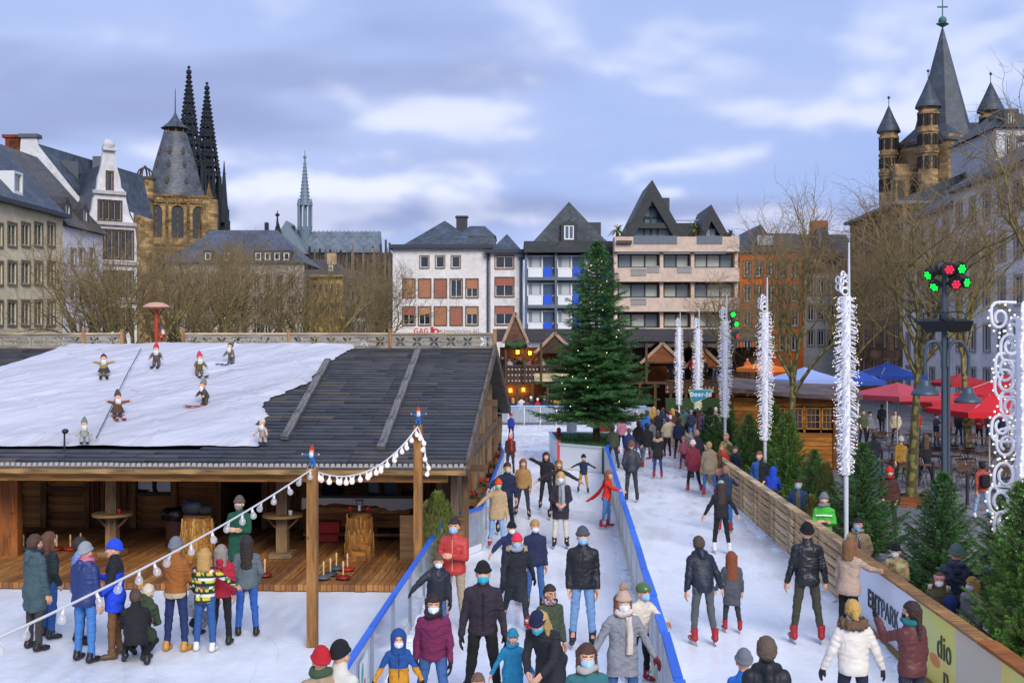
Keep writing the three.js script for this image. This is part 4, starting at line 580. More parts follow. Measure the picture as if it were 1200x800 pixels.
    for (let i = 0; i < all.length - 1; i++) {
      const a = all[i] + 0.05, b = all[i + 1] - 0.05, holes = [], n = Math.max(1, Math.round((b - a) / 0.47));
      for (let k = 0; k < n; k++) { const c = a + (b - a) * (k + 0.5) / n, yc = 0.25; for (let q = 0; q < 4; q++) { const an = q * Math.PI / 2 + Math.PI / 4, ox = c + 0.1 * Math.cos(an), oy = yc + 0.1 * Math.sin(an), h = []; for (let s = 0; s < 8; s++) { const t = s / 8 * Math.PI * 2, rx = 0.085 * Math.cos(t), ry = 0.042 * Math.sin(t); h.push([ox + rx * Math.cos(an) - ry * Math.sin(an), oy + rx * Math.sin(an) + ry * Math.cos(an)]); } holes.push(h); } for (const [dx, dy] of [[0.19, 0], [0, 0.13], [0, -0.13]]) holes.push([[c + dx - 0.022, yc + dy], [c + dx, yc + dy - 0.03], [c + dx + 0.022, yc + dy], [c + dx, yc + dy + 0.03]]); }
      const p = mesh('panel', slab(rect(a, 0.04, b, Y1), 0.03, 0.015, holes.filter((h) => h.every(([x]) => x > a + 0.01 && x < b - 0.01))), PM, f);
      mesh('cap_rail', bx((a + b) / 2, Y1 + 0.02, 0, b - a, 0.05, 0.08), W('#cbb99e'), p); mesh('base_rail', bx((a + b) / 2, 0.03, 0.03, b - a, 0.07, 0.06), W('#9a8468'), p);
    }
  };
  fence(-60, 145, [-58, 98, 143], 'short ridge fence with diamond cut-outs at the left of the hut roof');
  fence(215, 582, [215, 338, 457, 580], 'long ridge fence with flower cut-outs along the right of the hut roof');
}
// ---------- gnomes ----------
const GNC = { skin: '#d9a07a', beard: '#d9d6d0' };
function gnome(label, pos, ry, c, o = {}) {
  const t = thing('garden_gnome', label, 'gnome', pos, ry, 'gnome figures on the hut and poles'), s = o.s || 1; t.scale.setScalar(s);
  const ln = o.lean ?? 0.25;
  mesh('body', [new THREE.CapsuleGeometry(0.1, 0.13, 4, 10).scale(1, 1, 0.85).rotateX(ln).translate(0, 0.3, 0.02), rod(V(-0.06, 0.2, 0), V(-0.07, 0.03, 0.02), 0.05, 0.04), rod(V(0.06, 0.2, 0), V(0.07, 0.03, 0.02), 0.05, 0.04)], mat(c[0], 0.8), t);
  for (const k of [-1, 1]) { const ar = mesh('arm', rod(V(k * 0.09, 0.38, 0.05), V(k * (o.wide ? 0.26 : 0.17), o.wide ? 0.42 : 0.25, 0.14), 0.04, 0.03), mat(c[0], 0.8), t); mesh('hand', new THREE.SphereGeometry(0.032, 8, 6).translate(k * (o.wide ? 0.27 : 0.175), o.wide ? 0.425 : 0.245, 0.15), mat(GNC.skin, 0.7), ar); }
  mesh('head', [new THREE.SphereGeometry(0.075, 12, 10).translate(0, 0.5, 0.07), new THREE.SphereGeometry(0.022, 6, 6).translate(0, 0.5, 0.15)], mat(GNC.skin, 0.7), t);
  if (!o.nobeard) mesh('beard', jitter(new THREE.SphereGeometry(0.08, 10, 8).scale(0.9, 1.25, 0.7).translate(0, 0.42, 0.1), 0.012, 20), mat(GNC.beard, 0.95), t);
  mesh('hat', lathe([[0.085, 0], [0.08, 0.03], [0.06, 0.09], [0.035, 0.14], [0.005, 0.18]], 10).rotateX(o.floppy ? -0.9 : -0.3).translate(0, 0.535, 0.05), mat(c[1], 0.8), t);
  for (const k of [-1, 1]) mesh('boot', new THREE.SphereGeometry(0.05, 8, 6).scale(0.8, 0.7, 1.3).translate(k * 0.07, 0.03, 0.04), mat('#2a2522', 0.7), t);
  if (c[2]) for (const k of [-1, 1]) { const sk = mesh('ski', [bx(k * 0.08, 0.008, 0.1, 0.075, 0.02, 0.72), bx(k * 0.08, 0.03, 0.48, 0.07, 0.016, 0.1)], mat(c[2], 0.5), t); }
  if (o.cape) mesh('cape', jitter(new THREE.ConeGeometry(0.17, 0.34, 10, 3, true).translate(0, 0.31, -0.03), 0.02), mat(o.cape, 0.85, { side: THREE.DoubleSide }), t);
  return t;
}
{
  const on = (px, py) => roofPt(px, py).add(V(0, 0.09, 0));
  const G0 = [
    ['skiing gnome with dark cape and yellow vest at the upper left of the roof', 121, 446, 0.4, ['#a08a4a', '#6b2a3a', '#2a2a2a'], { wide: 1, cape: '#3a3436', floppy: 1 }],
    ['skiing gnome in tall red hat near the top of the roof', 183, 434, 0.2, ['#5a5248', '#c0272d', '#26262a'], {}],
    ['skiing gnome in pink hat with dark skis near the ridge', 233, 445, 0.6, ['#6a5a38', '#c8285a', '#262428'], {}],
    ['skiing gnome with blue bag closest to the ridge fence', 271, 431, -0.5, ['#6a5f58', '#5a5654', '#2b4a86'], { floppy: 1 }],
    ['skiing gnome in grey hat on orange skis at the right of the snow', 240, 480, -0.75, ['#4a4038', '#77706a', '#a8481e'], { lean: 0.6 }],
    ['skiing gnome with brown cape and orange skis low on the snow', 137, 495, 0.55, ['#7a4a2e', '#4a3a34', '#b0481c'], { wide: 1, cape: '#4a3830', lean: 0.5 }],
    ['small grey gnome standing at the left of the roof edge', 98.5, 525, 0.3, ['#a8aaa6', '#5e7a74', null], { s: 0.85 }],
    ['small pale gnome at the right end of the snow sheet', 308, 525, -0.2, ['#b8a49a', '#c9b4aa', null], { s: 0.85 }],
  ];
  for (const [l, px, py, ry, c, o] of G0) { const g = gnome(l, on(px, py), ry, c, { s: c[2] ? 0.98 : 0.85, ...o }); g.rotation.x = 0; }
}
{ // red mushroom pole behind the ridge, with a climbing gnome
  const b = V(atZ(183, -34.4), 4.5, -34.4), t = thing('mushroom_pole', 'red pole topped by a flat pink mushroom disc at the ridge', 'pole', b);
  mesh('pole', rod(V(0, 0, 0), V(0, 1.5, 0), 0.07, 0.06), mat('#a83a20', 0.6), t);
  mesh('mushroom_cap', lathe([[0.02, 1.62], [0.2, 1.6], [0.4, 1.5], [0.4, 1.44], [0.1, 1.42], [0, 1.4]], 18), mat('#c9977f', 0.6), t);
  mesh('bracket', [rod(V(0, 1.15, 0), V(0.25, 1.44, 0), 0.02), rod(V(0, 1.15, 0), V(-0.25, 1.44, 0), 0.02)], mat('#7a2a1a', 0.6), t);
  gnome('small gnome in blue trousers clinging to the red mushroom pole', V(atZ(188.5, -34.15), 4.88, -34.15), 1.2, ['#a84030', '#46506a', null], { s: 0.75 });
  const lp = roofPt(75, 527), l = thing('roof_spotlight', 'small black spotlight on a stalk at the roof edge', 'spotlight', lp); mesh('stalk', rod(V(0, -0.02, 0), V(0, 0.38, 0), 0.02), mat('#222428', 0.5), l); mesh('lamp_head', [new THREE.SphereGeometry(0.07, 10, 8).scale(1, 0.8, 1.2).translate(0.03, 0.4, 0.03)], mat('#1d1f23', 0.5), l);
  const cb = []; for (const [a, b2] of [[165, 416], [148, 448], [133, 480], [118, 512], [112, 524]]) { const q = roofPt(a, b2); q.y += 0.2; cb.push(q); } ud(mesh('roof_cable', tube(cb, 0.012, 16, 5), mat('#55555c', 0.7)), 'thin dark cable running down the snow sheet', 'cable');
}
// ---------- things on the porch ----------
function bundleStump(px, py, rad, h, label, cols) {
  const p = G(px, py, 0.13), t = thing('tree_stump', label, 'stump', p), r = rng(px | 0);
  mesh('trunk', jitter(new THREE.CylinderGeometry(rad * 0.8, rad, h, 22, 8).translate(0, h / 2, 0), 0.035, 5, px), W(cols[0], 0.85, 0.01), t);
  const st = []; for (let i = 0; i < 90; i++) { const a = r() * 6.28, y = r() * h * 0.8, rr2 = rad * (1 - 0.2 * y / h) + 0.012; st.push(bx(0, 0, 0, 0.05, rr(0.15, 0.4, r), 0.03, 1).rotateZ(rr(-0.15, 0.15, r)).rotateY(-a + Math.PI / 2).translate(rr2 * Math.cos(a), Math.min(h - 0.2, y + 0.15), rr2 * Math.sin(a))); }
  ud(mesh('bark_strips', st, W(cols[1], 0.85), t), null, null, null, 'stuff'); mesh('stump_top', new THREE.CylinderGeometry(rad * 0.82, rad * 0.82, 0.03, 22).translate(0, h + 0.02, 0), W('#6b4a2c'), t); return t;
}
bundleStump(231, 656, 0.36, 0.95, 'shaggy yellow tree stump table beside the black rubbish bag', ['#b07a34', '#c99a55']);
bundleStump(421, 655, 0.3, 1.0, 'golden tree stump table in front of the counter', ['#a8702c', '#b98444']);
bundleStump(2, 640, 0.3, 0.9, 'yellow tree stump at the left edge of the porch', ['#b07a34', '#c99a55']);
{
  const b = thing('rubbish_bin', 'brown bin lined with a black bag next to the shaggy stump', 'bin', G(207, 640, 0.13)); mesh('bin', lathe([[0, 0], [0.24, 0], [0.28, 0.75], [0.26, 0.75], [0.24, 0.1], [0, 0.1]], 18), mat('#4a2f22', 0.7), b); mesh('liner', jitter(new THREE.TorusGeometry(0.28, 0.08, 8, 20).rotateX(Math.PI / 2).scale(1, 1.6, 1).translate(0, 0.76, 0), 0.03, 12), mat('#15161a', 0.35), b);
  const bag = ud(mesh('rucksack', jitter(new THREE.SphereGeometry(0.2, 16, 12).scale(1.2, 0.9, 0.8), 0.04, 7), mat('#1a2030', 0.7)), 'dark rucksack lying on the shaggy tree stump', 'bag'); bag.position.copy(G(226, 656, 0.13)).add(V(0, 1.15, 0));
  const ct = ud(mesh('coat_pile', jitter(new THREE.SphereGeometry(0.18, 16, 12).scale(1, 0.7, 0.8), 0.05, 8), mat('#16181c', 0.8)), 'black clothing heaped on the right of the shaggy stump', 'clothes'); ct.position.copy(G(240, 656, 0.13)).add(V(0, 1.1, 0));
  // counter with snow cloth
  const z = -27.6, x0 = atZ(357, z), x1 = atZ(486, z), c = thing('counter', 'long wooden counter draped with a ragged white cloth', 'counter', V((x0 + x1) / 2, 0.13, z)); const w = x1 - x0;
  for (let i = 0; i < 4; i++) mesh('front_board', bx(0, 0.42 + i * 0.16, 0.26, w - 0.2, 0.145, 0.03), W(WOODS[i]), c); mesh('counter_top', bx(0, 0.99, 0, w, 0.06, 0.6), W('#8a6844'), c); for (const k of [-1, -0.33, 0.33, 1]) mesh('leg', bx(k * (w / 2 - 0.1), 0.48, 0.2, 0.1, 0.96, 0.1, 1), W('#6b4a2c'), c); mesh('foot_rail', bx(0, 0.18, 0.32, w - 0.1, 0.06, 0.2), W('#7a5836'), c);
  const n = 60, cp = []; for (let i = 0; i < n; i++) { const a = -w / 2 + w * i / n, b2 = a + w / n, dr = (q) => 0.72 + 0.22 * vnoise(q * 2.2, 2, 2) + 0.05 * vnoise(q * 9, 1, 1); cp.push([V(a, 1.035 - 0.005, -0.25), V(a, 1.035, 0.33), V(b2, 1.035, 0.33), V(b2, 1.03, -0.25)], [V(a, 1.035, 0.33), V(a, dr(a), 0.35), V(b2, dr(b2), 0.35), V(b2, 1.035, 0.33)]); }
  mesh('cloth', polys(cp), mat('#dcd8d0', 0.95, { side: THREE.DoubleSide }), c);
  const rc = thing('red_crate', 'red plastic crate under the draped counter', 'crate', V(atZ(384, -27.2), 0.13, -27.22)); mesh('crate_body', [rbx(0, 0.36, 0, 0.6, 0.28, 0.2, 0.02)], mat('#b3141a', 0.45), rc); mesh('crate_base', [rbx(0, 0.1, 0, 0.55, 0.18, 0.2, 0.02)], mat('#8f1418', 0.5), rc);
  const lb = thing('lantern', 'small dark lantern with red jars on the golden stump', 'lantern', G(421, 655, 0.13).add(V(0, 1.04, 0))); mesh('frame', [bx(-0.07, 0.12, 0, 0.015, 0.24, 0.015), bx(0.07, 0.12, 0, 0.015, 0.24, 0.015), bx(0, 0.25, 0, 0.17, 0.02, 0.1), bx(0, 0.01, 0, 0.17, 0.02, 0.1)], mat('#1c1c1e', 0.5), lb); mesh('candle', new THREE.CylinderGeometry(0.03, 0.03, 0.12, 10).translate(0, 0.08, 0), mat('#d9d0c0', 0.6), lb); for (const k of [-0.2, 0.19]) mesh('jar', lathe([[0, 0], [0.04, 0], [0.045, 0.09], [0.03, 0.12], [0, 0.12]], 10).translate(k, 0.0, 0.02), mat('#a81c1c', 0.3), lb);
  const bh = thing('bird_house', 'small wooden bird house on the corner partition', 'bird house', V(atZ(500, -24.8), 1.15, -24.85)); mesh('box', bx(0, 0.1, 0, 0.18, 0.2, 0.16), W('#a8885c'), bh); mesh('roof', polys(gableRoof(-0.14, 0.14, 0.2, 0.34, 0.12, -0.12)), W('#c8a878'), bh); mesh('entry_hole', new THREE.CylinderGeometry(0.035, 0.035, 0.02, 12).rotateX(Math.PI / 2).translate(0, 0.12, 0.085), mat('#120e0a', 0.9), bh);
  for (const [px, c2, l] of [[139, '#a82a1c', 'red candle glass on the left standing table'], [340, '#d8d4cc', 'white candle glass on the right standing table']]) { const k = ud(mesh('candle_glass', lathe([[0, 0], [0.04, 0], [0.045, 0.1], [0.035, 0.1], [0.03, 0.02], [0, 0.02]], 12), mat(c2, 0.2)), l, 'candle'); k.position.set(atZ(px, -25.05), 1.09, -25.05); }
}
// curling stones with upright handles
{
  const proto = thing('curling_stone', '', 'curling stone', V(0, 0, 0), 0, 'ice stock stones on the porch edge');
  mesh('stone', lathe([[0, 0.02], [0.1, 0], [0.15, 0.03], [0.15, 0.06], [0.1, 0.085], [0.03, 0.1], [0, 0.1]], 16), mat('#3a4048', 0.4), proto); mesh('handle', lathe([[0.018, 0.09], [0.016, 0.24], [0.024, 0.3], [0.018, 0.36], [0, 0.37]], 8), mat('#d2b07c', 0.6), proto);
  const S = [[5, 646, 'grey-blue', 'at the left end of the left porch row'], [10, 647, 'slate', 'second in the left porch row'], [27, 645, 'grey', 'third in the left porch row'], [66, 645, 'dark red', 'behind the two men, on the left'], [82, 645, 'red', 'alone in the middle of the left porch row'], [94, 643, 'orange', 'at the right end of the left porch row'], [379, 679, 'grey', 'leftmost below the golden stump'], [387, 675, 'slate', 'second from left below the golden stump'], [394, 668, 'blue-grey', 'rearmost below the golden stump'], [402, 679, 'dark red', 'nearest the porch edge below the golden stump'], [407, 669, 'red', 'rightmost below the golden stump'], [310, 676, 'brown-red', 'alone behind the woman in grey']];
  const col = { 'grey-blue': '#46545f', slate: '#3a4048', grey: '#55585c', 'dark red': '#7a2018', red: '#9c2c1e', orange: '#b0481c', 'blue-grey': '#40505c', 'brown-red': '#6d281c' };
  S.forEach(([px, py, c, l], i) => { const lab = c + ' curling stone with wooden handle ' + l, pos = G(px, py, 0.135).setY(0.135); let o; if (!i) { o = proto; o.position.copy(pos); o.userData.label = lab; } else o = copyOf(proto, pos, i, lab); o.children[0].material = mat(col[c], 0.4); });
}
// thuja and flower boxes by the gable
function tuft(name, label, cat, pos, h, w, col, seed, upright = 1, group) {
  const t = thing(name, label, cat, pos, 0, group), r = rng(seed), L = [];
  mesh('stem', rod(V(0, 0, 0), V(0, h * 0.5, 0), 0.03, 0.015, 6), mat('#4a3a28', 0.9), t);
  const n = Math.round(900 * h * w / 0.6); for (let i = 0; i < n; i++) { const y = Math.pow(r(), 0.8) * h, f = y / h, rad = w / 2 * Math.pow(Math.sin(Math.PI * Math.min(0.97, 0.12 + f * 0.86)), 0.7) * Math.sqrt(0.25 + 0.75 * r()), a = r() * 6.28, x = rad * Math.cos(a), z = rad * Math.sin(a), l = rr(0.07, 0.16, r), d = V(Math.cos(a) * 0.45, upright, Math.sin(a) * 0.45).add(V(r() - 0.5, (r() - 0.5) * 0.4, r() - 0.5).multiplyScalar(0.6)).normalize(), s = V(-d.z, 0, d.x).normalize().multiplyScalar(0.014); const p = V(x, y, z), m = p.clone().addScaledVector(d, l * 0.5), e = p.clone().addScaledVector(d, l); L.push([p, m.clone().add(s), e, m.clone().sub(s)]); }
  const g = polys(L), q = mesh('foliage', g, mat(col, 0.85, { side: THREE.DoubleSide }), t); return t;
}
tuft('thuja', 'bushy yellow-green thuja at the corner of the hut by the rink rail', 'shrub', V(atZ(513, -22.9), 0.1, -22.9), 1.7, 0.85, '#5d6a26', 3);
{
  let k = 0; for (const [px, py, hy] of [[556, 580, 1.05], [568, 566, 0.95], [580, 545, 0.95], [584, 533, 0.95]]) {
    const d = F * (HC - hy) / (py - 405), p = P(px, py, d); p.x = -2.12; const t = thing('flower_box', 'window box of red flowers and greenery on the hut side wall, ' + ['nearest the corner', 'second from the corner', 'third from the corner', 'farthest from the corner'][k++], 'flower box', p), r = rng(px), L = [], Rr = []; mesh('box', bx(0, -0.14, 0, 0.2, 0.16, 0.8), W('#7a5a3a'), t); mesh('bracket', bx(-0.1, -0.24, 0, 0.2, 0.05, 0.6), W('#5a4028'), t);
    for (let i = 0; i < 200; i++) { const q = V((r() - 0.5) * 0.28, r() * 0.2 - 0.08, (r() - 0.5) * 0.85), dd = V(r() - 0.5, r() - 0.2, r() - 0.5).normalize().multiplyScalar(0.07), s = V(dd.z, 0.2 * dd.x, -dd.x).normalize().multiplyScalar(0.02); (r() < 0.33 ? Rr : L).push([q.clone().sub(dd), q.clone().add(s), q.clone().add(dd), q.clone().sub(s)]); }
    mesh('greenery', polys(L), mat('#33502a', 0.8, { side: THREE.DoubleSide }), t); mesh('flowers', polys(Rr), mat('#b8201c', 0.7, { side: THREE.DoubleSide }), t);
  }
}
// string-light poles with little gnomes, string lights
{
  const W1 = W('#a0733e'), poles = [[G(366, 757).setY(0), 2.85, 0.16], [V(atZ(490, -21.9), 0, -21.9), 3.28, 0.16]], tops = [];
  poles.forEach(([p, h, w], i) => { const t = thing('light_pole', i ? 'square wooden light pole by the rink rail at the hut corner' : 'square wooden light pole standing on the curling ice', 'pole', p); mesh('pole', bx(0, h / 2, 0, w, h, w, 1), W1, t); mesh('hook', tube([V(0, h, 0.05), V(0.05, h + 0.03, 0.08), V(0.06, h - 0.03, 0.1)], 0.008, 6, 5), mat('#8a8a8e', 0.4, { metalness: 0.7 }), t); tops.push(p.clone().add(V(0, h - 0.02, 0.1))); gnome(i ? 'tiny gnome in blue shirt on top of the rear light pole' : 'tiny gnome in blue shirt and red hat on top of the front light pole', p.clone().add(V(0, h, 0)), i * 0.4 - 0.2, ['#2c63a0', '#b53020', null], { s: 0.52, wide: 1 }); });
  const bulbM = new THREE.MeshPhysicalMaterial({ color: hex('#f6f4f2'), roughness: 0.04, transmission: 0.72, thickness: 0, ior: 1.5 }), warm = new THREE.MeshStandardMaterial({ color: hex('#f4ebe2'), roughness: 0.15, emissive: hex('#ffd0a8'), emissiveIntensity: 0.1 });
  const sockG = new THREE.CylinderGeometry(0.018, 0.022, 0.07, 8).translate(0, -0.035, 0), bulbG = lathe([[0.012, -0.05], [0.024, -0.066], [0.046, -0.1], [0.053, -0.13], [0.046, -0.162], [0.024, -0.18], [0, -0.184]], 10);
  const string = (label, pts, n, m, t0 = 0.02, t1 = 0.98) => { const c = new THREE.CatmullRomCurve3(pts), t = thing('string_light', label, 'string light'); mesh('cable', new THREE.TubeGeometry(c, 60, 0.014, 6), mat('#d9d6d2', 0.6), t); for (let i = 0; i < n; i++) { const p = c.getPointAt(Math.min(0.995, Math.max(0.005, t0 + (t1 - t0) * (i + 0.3 * Math.sin(i * 5.3)) / (n - 1)))); const s = mesh('socket', sockG, mat('#e4e1dc', 0.5), t); s.position.copy(p); s.rotation.z = 0.35 * Math.sin(i * 2.1); s.rotation.x = 0.25 * Math.sin(i * 3.7); mesh('bulb', bulbG, m, s); s.scale.setScalar(0.85); } };
  const sag = (a, b, s, n = 8) => { const o = []; for (let i = 0; i <= n; i++) { const t = i / n, p = a.clone().lerp(b, t); p.y -= s * 4 * t * (1 - t); o.push(p); } return o; };
  string('string of round bulbs hanging between the two wooden poles', sag(tops[0], tops[1], 0.42), 23, warm);
  string('string of clear bulbs running from the front pole to lower left', sag(P(-70, 778, 9), tops[0], 0.12), 19, bulbM, 0.04, 0.985);
  string('short end of bulb string hanging down the rear pole', [tops[1].clone(), tops[1].clone().add(V(0.12, -0.3, 0)), tops[1].clone().add(V(0.16, -0.62, 0.02)), tops[1].clone().add(V(0.22, -0.8, 0.02))], 6, warm, 0.15, 0.98);
}
// ---------- rink boards ----------
const BLUE = mat('#1a66d8', 0.45), ALU = mat('#9aa1aa', 0.4, { metalness: 0.6 }), ACR = new THREE.MeshPhysicalMaterial({ color: hex('#dfe6ee'), roughness: 0.12, transmission: 0.75, thickness: 0, ior: 1.45 });
{
  const w = thing('rink_wall', 'clear panelled rink wall with blue top rail along the hut side', 'rink wall'), PTS = [V(-2.52, 0, -13.4), V(-2.5, 0, -25.2), V(-1.82, 0, -27.0), V(-1.98, 0, -41), V(-2.3, 0, -44.7), V(-5.05, 0, -45.2), V(-5.05, 0, -70)];
  for (let s = 0; s < PTS.length - 1; s++) {
    const a = PTS[s], b = PTS[s + 1], L = a.distanceTo(b), n = Math.max(1, Math.round(L / 2));
    for (let i = 0; i < n; i++) { const u = a.clone().lerp(b, i / n + 0.001), v = a.clone().lerp(b, (i + 1) / n - 0.001); mesh('top_rail', beam(u.setY(1.0 + 0.008 * Math.sin(i * 7 + s)), v.setY(1.0 - 0.006 * Math.sin(i * 5)), 0.075, 0.06), [BLUE, mat('#1c60cc', 0.5)][i % 2], w); const p = a.clone().lerp(b, i / n), q = a.clone().lerp(b, (i + 1) / n); mesh('post', bx(p.x, 0.5, p.z, 0.06, 0.95, 0.06), ALU, w); mesh('panel', beam(p.clone().lerp(q, 0.02).setY(0.57), p.clone().lerp(q, 0.98).setY(0.57), 0.012, 0.8), ACR, w); mesh('kick_board', beam(p.clone().lerp(q, 0.015).setY(0.085), p.clone().lerp(q, 0.985).setY(0.085), 0.03, 0.16), mat('#d8dade', 0.6), w); const e = q.clone().sub(p).normalize(), o = V(-e.z, 0, e.x); if (s === 0) mesh('brace', beam(p.clone().addScaledVector(o, -0.04).setY(0.8), p.clone().addScaledVector(o, -0.55).setY(0.03), 0.05, 0.05), mat('#8f8a82', 0.6), w); }
  }
  // logo on the first panels
  const lg = canvasTex(256, 256, (c) => { c.fillStyle = '#eef1f4'; c.fillRect(0, 0, 256, 256); c.fillStyle = '#3aa58c'; c.beginPath(); c.ellipse(90, 90, 34, 70, 0.2, 0, 7); c.fill(); c.fillStyle = '#d8443a'; c.beginPath(); c.ellipse(160, 170, 30, 40, 0.2, 0, 7); c.fill(); c.fillStyle = '#2f6f9a'; c.fillRect(60, 190, 70, 26); });
  mesh('logo_sticker', new THREE.PlaneGeometry(0.6, 0.55).rotateY(Math.PI / 2).translate(-2.49, 0.55, -14.6), new THREE.MeshStandardMaterial({ map: lg, roughness: 0.5 }), w);
}
{
  const w = thing('centre_barrier', 'white panelled centre barrier with bright blue top rail', 'barrier'), WH = mat('#dcdee2', 0.55, { map: T.mottle, key: 'scuff' }), a = V(1.34, 0, -11), b = V(1.78, 0, -43.2), L = a.distanceTo(b), n = 15;
  const rj = rng(17);
  for (let i = 0; i < n; i++) { const p = a.clone().lerp(b, i / n + 0.002), q = a.clone().lerp(b, (i + 1) / n - 0.002), jx = rr(-0.012, 0.012, rj), jy = rr(-0.008, 0.008, rj); mesh('top_rail', beam(p.clone().setY(1.0 + jy).add(V(jx, 0, 0)), q.clone().setY(1.0 - jy).add(V(rr(-0.012, 0.012, rj), 0, 0)), 0.11, 0.06), [BLUE, mat('#1c60cc', 0.5), mat('#2a70dc', 0.5)][i % 3], w); mesh('panel', beam(p.clone().setY(0.54), q.clone().setY(0.54), 0.04, 0.84), WH, w); mesh('kick_board', beam(p.clone().setY(0.08), q.clone().setY(0.08), 0.09, 0.13), mat('#d8d2b4', 0.6), w); mesh('post', bx(p.x, 0.5, p.z, 0.05, 0.92, 0.05), ALU, w); }
}
// tree island
const isl = { fl: G(655, 519, 1.0), fr: V(1.8, 1, -43.3), };
{
  const t = thing('tree_island', 'white walled island topped with green matting under the big fir', 'planter'), A = isl.fl.clone().setY(0), B = isl.fr.clone().setY(0), C = V(2.4, 0, -51), Dd = V(-0.4, 0, -51), q = [A, B, C, Dd];
  for (let i = 0; i < 4; i++) { const a = q[i], b = q[(i + 1) % 4], n = Math.max(1, Math.round(a.distanceTo(b) / 2)); for (let k = 0; k < n; k++) mesh('panel', beam(a.clone().lerp(b, k / n + 0.004).setY(0.47), a.clone().lerp(b, (k + 1) / n - 0.004).setY(0.47), 0.05, 0.92), mat('#d0d3d8', 0.6), t); mesh('top_rail', beam(a.clone().setY(0.965), b.clone().setY(0.965), 0.12, 0.07), i === 1 ? BLUE : mat('#b9c0c4', 0.5), t); }
  mesh('post', bx(A.x, 0.55, A.z, 0.14, 1.1, 0.14), mat('#b8282a', 0.6), t); mesh('corner_post', bx(B.x - 0.15, 0.5, B.z + 0.06, 0.08, 1, 0.08), mat('#3f5a44', 0.6), t);
  const top = (k) => q.map((v) => v.clone().setY(k)); mesh('matting', jitter(polys([top(0.94)]), 0.0), mat('#2c5a2a', 0.95), t);
  const r = rng(77), L = []; for (let i = 0; i < 2600; i++) { let u = r(), v = r(); const p = A.clone().lerp(B, u).lerp(Dd.clone().lerp(C, u), v).setY(0.94), h = rr(0.03, 0.07, r), a = r() * 6.28; L.push([p, p.clone().add(V(0.03 * Math.cos(a), 0, 0.03 * Math.sin(a))), p.clone().add(V(0.02 * (r() - 0.5), h, 0.02 * (r() - 0.5)))]); } ud(mesh('turf_blades', polys(L), mat('#35662f', 0.9, { side: THREE.DoubleSide }), t), null, null, null, 'stuff');
}
// far end wall
{
  const w = thing('end_wall', 'clear rink wall across the far end in front of the market', 'rink wall'); for (let i = 0; i < 11; i++) { const x = -5.05 + i * 0.98; mesh('post', bx(x, 0.55, -70.2, 0.06, 1.1, 0.06), mat('#c9ced6', 0.5), w); mesh('panel', bx(x + 0.49, 0.6, -70.2, 0.9, 0.95, 0.015), ACR, w); mesh('kick_board', bx(x + 0.49, 0.07, -70.2, 0.9, 0.12, 0.05), mat('#5d6068', 0.6), w); } mesh('top_rail', bx(0.1, 1.12, -70.2, 10.4, 0.08, 0.1), mat('#8fb0dc', 0.45), w);
}
